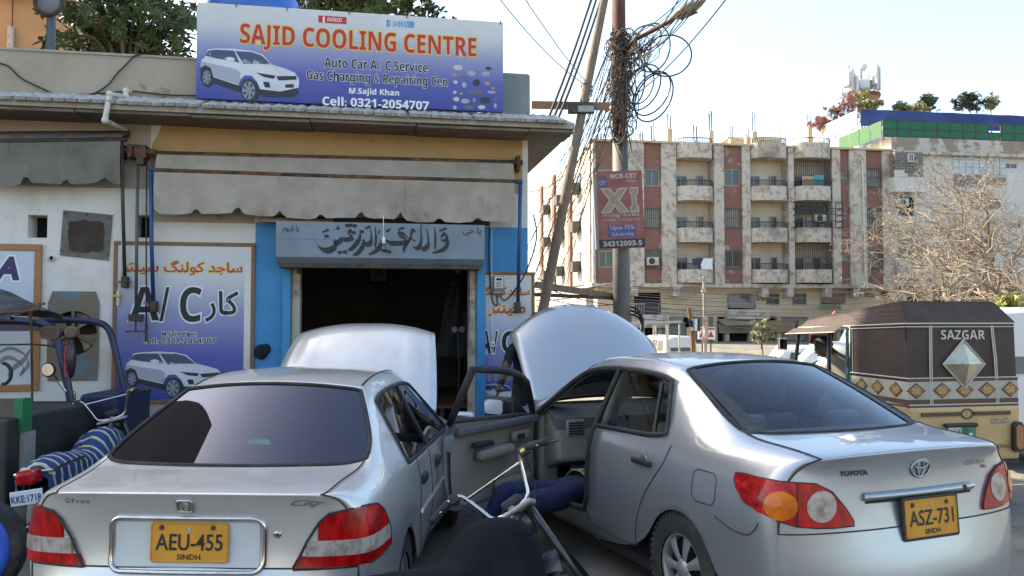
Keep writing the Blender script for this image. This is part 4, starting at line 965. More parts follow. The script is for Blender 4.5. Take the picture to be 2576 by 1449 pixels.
# shops below
M_shut = mat('grey_shutter', (.22, .22, .21), .6, .3)
xs_ = [ax(u, 830, mz) for u in (1500, 1580, 1660, 1732, 1800, 1830, 1890, 1960, 2040, 2110, 2180, 2247)]
for k in range(len(xs_) - 1):
    bx('shop_pier', M_mezz, apt, xs_[k] - .15, xs_[k] + .15, mz, mz + .5, 0, ZMEZ)
    if k in (2, 3, 7):
        gb = MB()
        for t in range(14): z_ = .05 + t * .17; gb.box(xs_[k] + .15, xs_[k + 1] - .15, mz + .2 - .03 * (t % 2), mz + .3, z_, z_ + .165)
        gb.build('roller_shutter', M_shut, apt)
M_sgn = mat('faded_sign_brown', (.30, .20, .11), .8, c2=(.24, .16, .09), sc=1.2); M_sgn2 = mat('faded_sign_green', (.28, .29, .20), .8, c2=(.22, .2, .13), sc=1)
for (u0, v0, u1, v1, m_) in ((1500, 800, 1590, 822, M_sgn2), (1600, 798, 1720, 815, M_shut), (1810, 812, 1900, 838, M_sgn2), (1905, 806, 2000, 836, M_sgn), (2010, 806, 2240, 832, M_sgn2)):
    h = arect(u0, v0, u1, v1, .3); bx('shop_signboard', m_, apt, h[0], h[1], .3, .45, h[2], h[3])
h = arect(1815, 803, 1910, 815, -.3); b = MB(); b.prism([(mz, h[3]), (-1.0, h[2]), (-1.0, h[2] - .1), (mz, h[3] - .1)], lambda a, c, d: (d, a, c), h[0], h[1]); b.build('shop_canopy', mat('old_tarpaulin', (.28, .22, .16), .9, c2=(.2, .16, .11), sc=1.5), apt)
# graffiti
def atext(name, s, m, par, u0, v0, u1, v1, y, off=0.0, res=2):
    h = arect(u0, v0, u1, v1, y); return letters(name, s, m, par, face_xz(h[0], y - .02, h[2]), h[3] - h[2], h[1] - h[0], off, res=res)
atext('graffiti', 'ONLY', M_ink, apt, 1901, 736, 1926, 746, mz, .03); atext('graffiti', 'ALTAF', M_ink, apt, 1902, 748, 1926, 757, mz, .03)
# roof: rebar starter columns
for (u, vt, vc) in ((1613, 330, 352), (1642, 312, 352), (1683, 282, 325), (1748, 313, 355), (1787, 283, 330), (1840, 320, 350), (1896, 287, 332), (1508, 325, 357), (2035, 290, 320), (1880, 330, 345)):
    x_, zt_ = A.px(u, vt, 1.0); zc_ = A.px(u, vc, 1.0)[1]
    c_ = bx('roof_column', M_mezz, apt, x_ - .18, x_ + .18, .82, 1.18, ZT, max(zc_, ZT + .3))
    for k in range(4): xx = x_ - .15 + .1 * k; MB().tube([(xx, .9 + .2 * (k % 2), zc_), (xx + rnd.uniform(-.05, .05), .9 + .2 * (k % 2), zt_ + rnd.uniform(-.3, .2))], .032, 4).build('rebar', M_rust, c_)
h = arect(1833, 345, 1960, 362, 6); bx('roof_room', M_mezz, apt, h[0], h[1], 6, 10, ZT, h[3] - .3); bx('roof_room_slab', M_mezz, apt, h[0] - .2, h[1] + .2, 5.8, 10.2, h[3] - .3, h[3] - .1)
# drainpipe
xx = ax(2166); MB().tube([(xx, -.3, az(2166, 405)), (xx + .1, -.3, az(2166, 700))], .06, 6).build('drainpipe', M_pvc, apt)
# AC boxes on the facade
def ac_unit(u, v, y, label, pl=A, sc=1.0):
    x_, z_ = pl.px(u, v, y); e = empty('air_conditioner', pl.w(x_, y, z_), pl.a, label, 'air conditioner', 'air conditioners on the far buildings')
    m_ = mat('ac_white', (.5, .49, .46), .6, c2=(.36, .34, .3), sc=3)
    MB().box(-.42 * sc, .42 * sc, -.32, 0, 0, .6 * sc).build('casing', m_, e, bevel=.02); MB().lathe([(0, -.335), (.22 * sc, -.335), (.24 * sc, -.325)], (-.1, 0, .3 * sc), 'y', 14).build('fan_grille', M_rail, e)
    for k in (-.3, .3): MB().box(k - .03, k + .03, -.4, .3, -.06, -.005).build('bracket', M_rail, e)
ac_unit(1640, 668, -.1, 'air conditioner in the caged window of the second red strip'); ac_unit(2060, 560, -.3, 'air conditioner inside the caged balcony')
# laundry
def cloth(name, label, u, v, y, w, h, m, pl=A, cat='laundry', grp='laundry on the balconies'):
    x_, z_ = pl.px(u, v, y); rows = [[(w * (i / 6 - .5), .05 * math.sin(i * 1.9 + q), -h * q / 5) for i in range(7)] for q in range(6)]
    o = MB().grid(rows).build(name, m, None, smooth=True); o.location = pl.w(x_, y, z_); o.rotation_euler = (0, 0, pl.a); return tag(o, label, cat, grp)
cloth('laundry_cloth', 'white cloth hanging over the lowest balcony of the apartment block', 1778, 650, -.85, .9, .8, M_whiteink)
cloth('laundry_cloth', 'dark cloth hanging over the lowest balcony of the apartment block', 1755, 650, -.85, .8, .5, mat('dark_laundry', (.05, .05, .06), .9))
cloth('laundry_cloth', 'turquoise cloth drying on the caged top balcony', 2060, 440, -.3, .8, 1.1, mat('turquoise_cloth', (.08, .3, .33), .9))
cloth('laundry_cloth', 'peach cloth drying on the caged top balcony', 2032, 443, -.3, .9, .9, mat('peach_cloth', (.45, .3, .2), .9))
# hanging shop sign
h = arect(2060, 767, 2113, 779, .0); e = empty('shop_sign', A.w(h[0], -.2, h[2]), A.a, 'small green shop sign with red letters AL ZAHOOR', 'sign')
MB().box(0, h[1] - h[0], 0, .1, 0, h[3] - h[2]).build('board', mat('sign_green', (.08, .26, .13), .7), e)
letters('sign_text', 'AL ZAHOOR', M_redink, e, face_xz(.25, -.01, (h[3] - h[2]) * .2), (h[3] - h[2]) * .6, (h[1] - h[0]) * .8, .02, res=2)

# ================================================================ white building to the right
B = Plane(A.w(AX1 + .05, 0, 0).x, A.w(AX1 + .05, 0, 0).y, 8.4)
def brect(u0, v0, u1, v1, y=0.0):
    um, vm = (u0 + u1) / 2, (v0 + v1) / 2
    return B.px(u0, vm, y)[0], B.px(u1, vm, y)[0], B.px(um, v1, y)[1], B.px(um, v0, y)[1]
wb = empty('white_building', B.o, B.a, 'white apartment building with green roof screens at the right edge', 'building')
M_wb = mat('stained_white_plaster', (.56, .54, .50), .9, c2=(.47, .44, .39), sc=.35, lo=.45, hi=.7, bump=.1, bsc=4)
M_blk = mat('grey_block', (.21, .19, .165), .95, c2=(.16, .14, .12), sc=2, bump=.3, bsc=8)
BX1 = 16.0; BZ = B.px(2400, 352)[1]
hs = [brect(2357, 408, 2371, 420), brect(2527, 410, 2560, 425), brect(2535, 560, 2570, 575)]
wall_holes('wall', M_wb, wb, 0, BX1, 0, BZ - 1.2, 0, .4, hs)
for h in hs: window(wb, *h, .1, n=2, frm=M_wb)
bx('core', M_wb, wb, .0, BX1, .6, 20, 0, BZ - .1)
M_par = mat('stained_parapet', (.46, .43, .38), .9, c2=(.27, .22, .16), sc=.55, lo=.5, hi=.54)
bx('parapet', M_par, wb, -.1, BX1, -.25, .4, BZ - 1.2, BZ); bx('parapet_moulding', M_aptw, wb, -.15, BX1, -.45, -.25, BZ - 1.3, BZ - 1.05); bx('parapet_side', M_sunlit, wb, -.25, -.12, -.2, 9, BZ - 1.3, BZ)
# block-filled bay and balcony
h = brect(2252, 382, 2323, 446, -.8); nb = 8
for r_ in range(9):
    for c_ in range(4):
        w_ = (h[1] - h[0]) / 4; o_ = (.5 * w_ if r_ % 2 else 0)
        x0 = h[0] + c_ * w_ - o_ + .02; x1 = x0 + w_ - .03; x0 = max(x0, h[0]); x1 = min(x1, h[1])
        zz0 = h[2] + (h[3] - h[2]) * r_ / 9
        if 2 <= r_ and x1 - x0 > .1 and not (r_ >= 6 and c_ == 2): bx('concrete_block', M_blk, wb, x0, x1, -.8 + rnd.uniform(-.01, .01), -.5, zz0, zz0 + (h[3] - h[2]) / 9 - .025)
bx('bay_core', M_blk, wb, h[0], h[1], -.75, 0.1, h[2], h[3]); window(wb, *brect(2284, 387, 2298, 408, -.85), -.87, frm=M_wb)
h = brect(2250, 442, 2325, 475, -.9); bx('balcony', M_wb, wb, h[0], h[1], -.95, .1, h[2], h[3] - .1); bx('balcony_slab', M_wb, wb, h[0] - .1, h[1] + .1, -1.05, .1, h[2] - .25, h[2])
for k in range(4): bx('step_parapet', M_wb, wb, h[0], h[0] + (h[1] - h[0]) * (.42 - .1 * k), -.99, -.9, h[3] - .1 + .25 * k, h[3] + .15 + .25 * k) if k < 2 else None
h = brect(2252, 545, 2323, 580, -.7); bx('balcony', M_wb, wb, h[0], h[1], -.7, .1, h[2], h[3]); bx('balcony_opening', M_black, wb, h[0] + .8, h[1] - .3, -.02, .0, h[3], h[3] + 1.6)
h = brect(2258, 660, 2340, 700, -.3); bx('balcony', M_wb, wb, h[0], h[1] + 3, -.5, .1, h[2], h[3]); 
# glazed panel
h = brect(2394, 386, 2530, 440)
for r_ in range(3):
    for c_ in range(8):
        x0 = h[0] + (h[1] - h[0]) * c_ / 8; x1 = h[0] + (h[1] - h[0]) * (c_ + 1) / 8; z0 = h[2] + (h[3] - h[2]) * r_ / 3; z1 = h[2] + (h[3] - h[2]) * (r_ + 1) / 3
        bx('glass_panel', mat('pale_glass_panel', (.42, .47, .50), .15, c2=(.35, .40, .43), sc=.8), wb, x0 + .04, x1 - .04, -.06, .0, z0 + .04, z1 - .04)
for (u0, v0, u1, v1, m_) in ((2400, 440, 2470, 470, M_pane), (2480, 445, 2530, 465, M_pane), (2440, 500, 2520, 525, M_pane), (2390, 540, 2440, 580, M_inner), (2440, 545, 2510, 560, M_curt), (2260, 600, 2320, 650, M_pane), (2400, 620, 2500, 660, mat('dark_red_cloth', (.16, .04, .04), .9))):
    h = brect(u0, v0, u1, v1); bx('window_opening', m_, wb, h[0], h[1], -.05, -.002, h[2], h[3])
h = brect(2250, 722, 2570, 800, -.2); bx('shop_void', M_black, wb, h[0], h[1], -.06, -.01, 0, h[3]); bx('ledge', M_aptw, wb, 0, BX1, -.9, 0, h[3], h[3] + .4)
for u in (2265, 2330, 2400, 2460, 2520): xx = B.px(u, 760)[0]; bx('shop_pier', M_wb, wb, xx, xx + .35, -.3, -.07, 0, h[3])
ac_unit(2268, 520, -.45, 'air conditioner beside the balcony door of the white building', B)
# green screens on its roof
M_green = mat('green_screen', (.012, .135, .062), .8, c2=(.02, .10, .06), sc=1.2, lo=.4, hi=.7); M_green2 = mat('green_screen_pale', (.05, .13, .055), .8)
gx0 = B.px(2222, 330, -.1)[0]; gz0 = B.px(2400, 349, -.1)[1]; gz1 = B.px(2400, 309, -.1)[1]; nW = 15; wd = (BX1 - gx0) / nW
for c_ in range(nW):
    for r_ in range(2):
        z0 = gz0 + (gz1 - gz0) * (0 if r_ == 0 else .45); z1 = gz0 + (gz1 - gz0) * (.45 if r_ == 0 else 1)
        if c_ == 8 and r_ == 1: continue
        bx('screen_panel', M_green, wb, gx0 + c_ * wd + .05, gx0 + (c_ + 1) * wd - .05, -.15, -.11, z0 + .05, z1 - .05)
fr = MB()
for c_ in range(nW + 1): fr.bar((gx0 + c_ * wd, -.1, gz0 - .3), (gx0 + c_ * wd, -.1, gz1), .08)
for k in (0, .45, 1): fr.bar((gx0, -.1, gz0 + (gz1 - gz0) * k), (BX1, -.1, gz0 + (gz1 - gz0) * k), .09)
fr.build('screen_frame', M_rail, wb)
for c_ in range(4):
    bx('screen_panel', M_green2, wb, gx0 - .02, gx0 + .02, .1 + c_ * 1.5, 1.5 + c_ * 1.5, gz0, gz1)
# ================================================================ taller building behind with blue tarpaulin
Cc = Plane(at(2160, 320, 74).x, 74.0, 8.4)
cb = empty('tarpaulin_building', Cc.o, Cc.a, 'tall cream building behind with dark blue tarpaulin round its roof', 'building')
cz0 = Cc.px(2170, 330)[1]; cz1 = Cc.px(2170, 276)[1]; czb = Cc.px(2170, 318)[1]
bx('wall', M_sunlit, cb, 0, 26, 0, 30, 0, cz0 + .2)
tb = MB(); tb.grid([[(.1 + 26 * i / 30, -.2 + .08 * math.sin(i * 1.7 + q), czb + (cz1 - czb) * q / 5) for i in range(31)] for q in range(6)]); tb.build('blue_tarpaulin', mat('dark_blue_tarpaulin', (.010, .028, .13), .7, c2=(.02, .045, .17), sc=.6, lo=.45, hi=.7, bump=.2, bsc=2), cb, smooth=True)
for k in range(10):
    for r_ in range(2): bx('white_screen_panel', mat('white_screen', (.62, .60, .56), .8), cb, -.12, -.05, .2 + k * 3.0, 3.1 + k * 3.0, czb + (cz1 - czb) * r_ * .5 + .05, czb + (cz1 - czb) * (r_ + 1) * .5 - .05)
for k in range(11): MB().bar((-.1, .1 + k * 3.0, czb - .3), (-.1, .1 + k * 3.0, cz1 + (2.5 if k in (2, 5) else .2)), .1).build('screen_post', M_mezz, cb)
for k in range(3): h0 = cz0 - 3.2 - k * 3.2; bx('side_opening', M_pane, cb, -.06, -.01, 3, 7.5, h0, h0 + 1.7); bx('side_opening', M_pane, cb, -.06, -.01, 12, 16, h0, h0 + 1.7)
h = Cc.px(2170, 345), Cc.px(2215, 330); bx('tin_canopy', mat('blue_tin', (.12, .22, .30), .6), cb, .5, 3.5, -1.2, 0, cz0 - 1.6, cz0 - 1.45); bx('front_opening', M_pane, cb, .8, 3.4, -.03, 0.0, cz0 - 3.2, cz0 - 1.7)
# telecom mast
Mm = Plane(at(2150, 240, 82).x, 82.0, 8.4)
mast = empty('telecom_mast', Mm.w(0, 0, cz1 - 3), Mm.a, 'rooftop telecom mast carrying white panel antennas and dishes', 'mast')
zb0 = cz1 - 3
def mz_(v): return Mm.px(2150, v)[1] - zb0
def mx_(u): return Mm.px(u, 220)[0]
M_ant = mat('antenna_white', (.62, .62, .61), .5); M_antg = mat('antenna_grey', (.25, .25, .25), .6)
MB().tube([(mx_(2166), 0, 0), (mx_(2166), 0, mz_(170))], .12, 8).build('pole', M_antg, mast)
MB().lathe([(0, mz_(250)), (1.6, mz_(247)), (1.7, mz_(240)), (0, mz_(238))], (mx_(2172), 0, 0), 'z', 14).build('platform', M_rust, mast)
fr = MB()
for zz in (236, 246): fr.tube([(mx_(2166) + 2.1 * math.cos(t), 1.4 * math.sin(t), mz_(zz)) for t in [2 * math.pi * i / 8 for i in range(8)]], .05, 5, closed=True)
fr.build('platform_rail', M_antg, mast)
for (u, v0, v1, w_) in ((2122, 172, 222, .12), (2138, 177, 235, .18), (2150, 184, 222, .08), (2145, 196, 240, .07), (2192, 165, 215, .09), (2200, 163, 225, .10), (2207, 168, 228, .08), (2180, 180, 230, .06)):
    p = MB().box(mx_(u) - w_, mx_(u) + w_, -.1 - rnd.random(), .1, mz_(v1), mz_(v0)).build('panel_antenna', M_ant, mast, bevel=.04)
    MB().tube([(mx_(u), .25, mz_(v1 + 12)), (mx_(u), .25, mz_(v0 - 2))], .05, 5).build('mounting_pole', M_antg, p)
for (u, v, r_) in ((2165, 172, .45), (2166, 216, .7)):
    MB().lathe([(0, -.5), (r_ * .6, -.45), (r_, -.3), (r_, -.1), (r_ * .5, 0)], (mx_(u), -.3, mz_(v)), 'y', 16).build('dish', M_ant, mast, smooth=True)
for (u, v) in ((2188, 217), (2187, 205), (2128, 212), (2155, 215)): MB().box(mx_(u) - .3, mx_(u) + .3, -.2, .2, mz_(v + 5), mz_(v - 5)).build('radio_unit', M_antg, mast, bevel=.03)
# building right at the far end of the street, seen behind the poles

# ================================================================ cars
M_rubber = mat('black_rubber', (.016, .016, .017), .75, c2=(.05, .045, .04), sc=8, lo=.5, hi=.7)
M_tyre = mat('dusty_tyre', (.028, .027, .026), .85, c2=(.085, .075, .062), sc=6, lo=.45, hi=.7, bump=.3, bsc=60)
M_seam = mat('panel_gap', (.03, .03, .032), .8)
M_trimblk = mat('black_trim', (.02, .02, .021), .55)
M_hub = mat('silver_wheel_cover', (.42, .43, .44), .4, .5, c2=(.3, .28, .26), sc=5)
M_lensred = mat('red_lens', (.50, .006, .006), .18, coat=.2, spec=.3, c2=(.24, .003, .004), sc=9, stretch=(1, 3, 1), lo=.42, hi=.62); M_lensamb = mat('amber_lens', (.66, .16, .006), .18, coat=.2, spec=.3, c2=(.42, .08, .005), sc=14); M_lensclr = mat('clear_lens', (.42, .365, .32), .18, coat=.2, c2=(.25, .19, .16), sc=16, lo=.45, hi=.6); M_lensdk = mat('dark_red_lens', (.20, .004, .005), .18, coat=.2, spec=.3, c2=(.42, .01, .01), sc=22)
M_plate = mat('yellow_plate', (.66, .30, .025), .5, c2=(.58, .25, .02), sc=7)
M_beigetrim = mat('beige_cabin_trim', (.30, .265, .22), .75, c2=(.26, .225, .19), sc=4, bump=.1, bsc=120)
M_seat = mat('grey_beige_seat', (.40, .37, .33), .85, c2=(.33, .30, .27), sc=5, bump=.15, bsc=100)
M_carpet = mat('dark_carpet', (.035, .033, .032), .95)

class Car:
    def __init__(s, name, label, loc, heading, L, paint_m):
        s.root = empty(name, loc, R(90) + R(heading), label, 'car'); s.pm = paint_m; s.L = L   # local x forward, y left
    def shell(s, ST, rear_x, front_x, part, arches, ws, zs, creases=(), levels=2):
        """Box-topology body: stations along x, half-profile columns 0..10, closed by rear and front grids."""
        P = []
        for (xt, zt, p3, p4, p5, xs) in ST:
            row = []
            for c in range(3):
                t = c / 3.0; row.append((xt + (p3[0] - xt) * t * t, p3[1] * t, zt + (p3[2] - zt) * t ** 2.2))
            row += [p3, p4, p5]
            f = p5[3] if len(p5) > 3 else 1.0
            for k in range(5):
                x = p5[0] + (xs - p5[0]) * min(1, (k + .6) / 3.0); y = ws[k] * f; z = zs[k]
                for (xc, ra, zc_) in arches:
                    d = abs(xs - xc)
                    if d <= ra + .001:
                        za = zc_ + math.sqrt(max(ra * ra - d * d, 0)); k_ = (0, .13, .055, .022, 0)[k]
                        if k >= 3: z = za + k_; y = ws[1] * f * (1.005 if k == 3 else .99); x = xs
                        elif k >= 1: z = max(z, za + k_); y = max(y, ws[1] * f * .995)
                row.append((x, y, z))
            row[5] = p5[:3]; P.append(row)
        bm = bmesh.new(); cl = bm.edges.layers.float.new('crease_edge'); ids = {}; names = []
        def pid(n):
            if n not in names: names.append(n)
            return names.index(n)
        vc = {}
        def V(p, side):
            q = (round(p[0], 5), round(p[1] * side, 5) if abs(p[1]) > 1e-6 else 0.0, round(p[2], 5))
            if q not in vc: vc[q] = bm.verts.new(q)
            return vc[q]
        def face(ps, side, nm):
            if nm is None: return
            vs = [V(p, side) for p in ps]
            vs2 = []
            for v in vs:
                if v not in vs2: vs2.append(v)
            if len(vs2) < 3: return
            if side < 0: vs2.reverse()
            try: f = bm.faces.new(vs2)
            except ValueError: return
            f.material_index = pid(nm)
        n = len(P)
        for side in (1, -1):
            for i in range(n - 1):
                for j in range(10): face((P[i][j], P[i + 1][j], P[i + 1][j + 1], P[i][j + 1]), side, part('b', i, j, side))
            for reg, row, xr in (('r', P[0], rear_x), ('f', P[-1], front_x)):
                G = [row[:4]]
                for k in range(1, 8):
                    e = row[3 + k]; G.append([(xr[k - 1] + (e[0] - xr[k - 1]) * (c / 3) ** 2.6, e[1] * c / 3, e[2] + .012 * (1 - c / 3)) for c in range(3)] + [e])
                for k in range(7):
                    for c in range(3):
                        q = (G[k][c], G[k][c + 1], G[k + 1][c + 1], G[k + 1][c])
                        face(q if reg == 'r' else q[::-1], side, part(reg, k, c, side))
            for (kind, a, b, i0, i1, w) in creases:
                for t in range(i0, i1):
                    if kind == 'col': e1, e2 = P[t][a], P[t + 1][a]
                    elif kind == 'st': e1, e2 = P[a][t], P[a][t + 1]
                    v1, v2 = V(e1, side), V(e2, side); ed = bm.edges.get((v1, v2))
                    if ed: ed[cl] = w
        me = bpy.data.meshes.new('shell'); bm.to_mesh(me); bm.free()
        for nm in names: me.materials.append(bpy.data.materials.get('dusty_asphalt'))
        ob = bpy.data.objects.new('shell', me); col.objects.link(ob)
        md = ob.modifiers.new('s', 'SUBSURF'); md.levels = levels; md.render_levels = levels
        dg = bpy.context.evaluated_depsgraph_get(); ev = bpy.data.meshes.new_from_object(ob.evaluated_get(dg))
        bpy.data.objects.remove(ob)
        s.verts = [v.co.copy() for v in ev.vertices]; s.polys = [tuple(p.vertices) for p in ev.polygons]; s.pmi = [p.material_index for p in ev.polygons]
        s.names = names; s.bvh = BVHTree.FromPolygons(s.verts, s.polys); s.P = P
        return s
    def panel(s, nm, name, m, parent=None, solid=0.0, flip=1):
        """Cut one named panel out of the smooth shell."""
        i = s.names.index(nm); mp = {}; v = []; f = []
        for p, q in zip(s.polys, s.pmi):
            if q != i: continue
            r_ = []
            for a in p:
                if a not in mp: mp[a] = len(v); v.append(s.verts[a])
                r_.append(mp[a])
            f.append(r_)
        b = MB(); b.v = [tuple(q) for q in v]; b.f = f; b.m = [0] * len(f)
        me = bpy.data.meshes.new(name); me.from_pydata(b.v, [], b.f); me.materials.append(m)
        me.polygons.foreach_set('use_smooth', [True] * len(me.polygons))
        o = bpy.data.objects.new(name, me); col.objects.link(o); o.parent = parent or s.root
        if solid:
            md = o.modifiers.new('solid', 'SOLIDIFY'); md.thickness = solid; md.offset = -1
        return o
    def border(s, sets, name, r_, m, parent=None, n=5, side=None, lift=0.0):
        """Rubber or gap line along the outline of a set of panels (against everything else)."""
        idx = {s.names.index(x) for x in sets if x in s.names}; ec = {}
        for p, q in zip(s.polys, s.pmi):
            if q not in idx: continue
            for a, b in zip(p, p[1:] + p[:1]):
                k = (min(a, b), max(a, b)); ec[k] = ec.get(k, 0) + 1
        ed = [k for k, c in ec.items() if c == 1]
        if side: ed = [k for k in ed if s.verts[k[0]].y * side > -1e-4 and s.verts[k[1]].y * side > -1e-4]
        adj = {}
        for a, b in ed: adj.setdefault(a, []).append(b); adj.setdefault(b, []).append(a)
        used = set(); mb = MB()
        starts = [a for a in adj if len(adj[a]) != 2] + list(adj)
        for a in starts:
            for b in adj[a]:
                if (min(a, b), max(a, b)) in used: continue
                ch = [a, b]; used.add((min(a, b), max(a, b)))
                while True:
                    nx = [c for c in adj[ch[-1]] if (min(c, ch[-1]), max(c, ch[-1])) not in used]
                    if not nx or len(adj[ch[-1]]) != 2: break
                    used.add((min(nx[0], ch[-1]), max(nx[0], ch[-1]))); ch.append(nx[0])
                cl = ch[0] == ch[-1] and len(ch) > 3
                mb.tube([s.verts[c] for c in (ch[:-1] if cl else ch)], r_, n, closed=cl)
        return mb.build(name, m, parent or s.root, smooth=True)
    def cyl(s, th, z, ax=.9, side=1):
        """Point on the body seen from outside at angle th (deg, 0 = straight behind) and height z."""
        d = Vector((math.cos(R(th)), -side * math.sin(R(th)), 0)); o = Vector((ax, 0, z)) - d * 4
        h = s.bvh.ray_cast(o, d); return (h[0], h[1]) if h[0] else (Vector((ax, 0, z)) - d * .8, -d)
    def rear(s, y, z):
        h = s.bvh.ray_cast(Vector((-2, y, z)), Vector((1, 0, 0))); return (h[0], h[1]) if h[0] else (Vector((.1, y, z)), Vector((-1, 0, 0)))
    def flank(s, x, z, side=1):
        h = s.bvh.ray_cast(Vector((x, 3 * side, z)), Vector((0, -side, 0))); return (h[0], h[1]) if h[0] else (Vector((x, .85 * side, z)), Vector((0, side, 0)))
    def top(s, x, y):
        h = s.bvh.ray_cast(Vector((x, y, 4)), Vector((0, 0, -1))); return (h[0], h[1]) if h[0] else (Vector((x, y, 1)), Vector((0, 0, 1)))
    @staticmethod
    def off(h, d):
        n = h[1].copy()
        return h[0] + n * d
    def lamp(s, name, m, strip, side, parent=None, lift=.012, nz=8, ax=.9, f0=0.0, f1=1.0, fine=3):
        """Lens patch following the body: strip = [(angle, zlow, zhigh)...]."""
        cols_ = []; S_ = []
        for a, b in zip(strip, strip[1:]):
            for k in range(fine): t = k / fine; S_.append(tuple(a[q] + (b[q] - a[q]) * t for q in range(3)))
        S_.append(strip[-1])
        for (th, zl, zh) in S_:
            cols_.append([s.out(s.cyl(th, zl + (zh - zl) * (f0 + (f1 - f0) * k / nz), ax, side), lift, side, th) for k in range(nz + 1)])
        b = MB().grid(cols_)
        # skirt back to the body
        edge = [c[0] for c in cols_] + cols_[-1][1:] + [c[-1] for c in reversed(cols_[:-1])] + list(reversed(cols_[0][1:-1]))
        inner = [Vector(p) + Vector((.03, 0, 0)) * math.cos(R(30)) + Vector((0, -side * .02, 0)) for p in edge]
        b.grid([edge + edge[:1], inner + inner[:1]])
        return b.build(name, m, parent or s.root, smooth=True, ang=50)
    def out(s, h, d, side, th):
        n = Vector((-math.cos(R(th)), side * math.sin(R(th)), 0)); return h[0] + (h[1] * .5 + n * .5) * d
    def line(s, name, pts, r_, m, parent=None, lift=0.0, n=5, k=5, closed=False):
        """Tube along surface hits, pts = list of (point, normal)."""
        q = [self_off(p, lift) for p in pts]
        return MB().tube(q, r_, n, closed=closed).build(name, m, parent or s.root, smooth=True)
    def rear_text(s, name, t, m, y, z, w, h, lift=.004, off=0.0, shear=0.0, extr=.01, parent=None):
        p, nn = s.rear(y, z); nn = nn.normalized()
        rt = Vector((nn.y, -nn.x, 0)).normalized() * -1
        rt = Vector((0, -1, 0)) if abs(nn.y) < .02 else (Vector((0, 0, 1)).cross(nn)).normalized()
        up = nn.cross(rt).normalized()
        Mx = Matrix((( rt.x, up.x, nn.x, 0), (rt.y, up.y, nn.y, 0), (rt.z, up.z, nn.z, 0), (0, 0, 0, 1)))
        Mx = Matrix.Translation(p + nn * lift) @ Mx @ Matrix.Translation((-w / 2, -h / 2, 0))
        return letters(name, t, m, parent or s.root, Mx, h, w, off, shear, extr, res=3), Matrix.Translation((0, 0, 0))
    def frame_at(s, h):
        p, nn = h; nn = nn.normalized(); rt = (Vector((0, 0, 1)).cross(nn)).normalized(); up = nn.cross(rt).normalized()
        return Matrix.Translation(p) @ Matrix(((rt.x, up.x, nn.x, 0), (rt.y, up.y, nn.y, 0), (rt.z, up.z, nn.z, 0), (0, 0, 0, 1)))
    def wheel(s, x, y, r_, w, side, cover=M_hub, spokes=6):
        """Tyre, cover and spokes; y = outer face."""
        t = MB().lathe([(r_ * .62, -.5 * w), (r_ * .80, -.5 * w), (r_ * .95, -.46 * w), (r_, -.36 * w), (r_, .36 * w), (r_ * .95, .46 * w), (r_ * .80, .5 * w), (r_ * .64, .46 * w)], (0, 0, 0), 'y', 40).build('wheel', M_tyre, s.root, smooth=True, ang=35)
        t.location = (x, y - side * w / 2, r_); sg = side
        tr = MB()
        for k in range(48):
            a = 2 * math.pi * k / 48
            for q in (-.34, .34):
                tr.bar((r_ * .985 * math.cos(a), w * q * .5, r_ * .985 * math.sin(a)), (r_ * .985 * math.cos(a + .05), w * q * 1.32, r_ * .985 * math.sin(a + .05)), .022, .022, up=(math.cos(a), 0, math.sin(a)))
        tr.build('tread', M_tyre, t)['kind'] = 'stuff'
        MB().lathe([(r_ * .64, sg * .40 * w), (r_ * .61, sg * .44 * w), (r_ * .58, sg * .36 * w), (r_ * .56, sg * .12 * w)], (0, 0, 0), 'y', 36).build('rim', cover, t, smooth=True)
        MB().lathe([(r_ * .57, sg * .12 * w), (0, sg * .12 * w)], (0, 0, 0), 'y', 36).build('brake_disc', M_trimblk, t)
        for k in range(spokes):
            a = 2 * math.pi * k / spokes; ca, sa = math.cos(a), math.sin(a); b = MB(); L_ = []
            for rr, hw, yy in ((.10, .06, .40), (.30, .075, .42), (.50, .11, .40), (.60, .15, .36)):
                L_.append([(r_ * (rr * ca - hw * q * sa), sg * w * (yy - .05 * abs(q)), r_ * (rr * sa + hw * q * ca)) for q in (-1, -.5, 0, .5, 1)])
            b.grid(L_).build('spoke', cover, t, smooth=True)
        MB().lathe([(r_ * .17, sg * .36 * w), (r_ * .15, sg * .43 * w), (0, sg * .45 * w)], (0, 0, 0), 'y', 20).build('hub_cap', cover, t, smooth=True)
        return t
    def well(s, x, ra, y0, y1, zc):
        b = MB(); n = 16; rows = []
        for y in (y0, y1): rows.append([(x + ra * math.cos(math.pi * k / n), y, zc + ra * math.sin(math.pi * k / n)) for k in range(n + 1)])
        b.grid(rows); b.prism([(x + ra * math.cos(math.pi * k / n), zc + ra * math.sin(math.pi * k / n)) for k in range(n + 1)], lambda a, c, d: (a, d, c), min(y0, y1, key=abs), min(y0, y1, key=abs) * .98)
        b.build('wheel_well', M_black, s.root)
    def seat(s, x, y, w, m=M_seat, head=True, zb=.30):
        o = MB().box(x, x + .5, y - w / 2, y + w / 2, zb, zb + .20).build('seat', m, s.root, bevel=.05)
        bb = MB().box(-.06, .07, -w / 2, w / 2, 0, .60).xf(Matrix.Translation((x, y, zb + .15)) @ Matrix.Rotation(R(-14), 4, 'Y')).build('seat_back', m, o, bevel=.05)
        if head: MB().box(-.05, .05, -.13, .13, .64, .82).xf(Matrix.Translation((x, y, zb + .15)) @ Matrix.Rotation(R(-12), 4, 'Y')).build('head_restraint', m, o, bevel=.05)
        return o
def self_off(h, d): return h[0] + h[1] * d
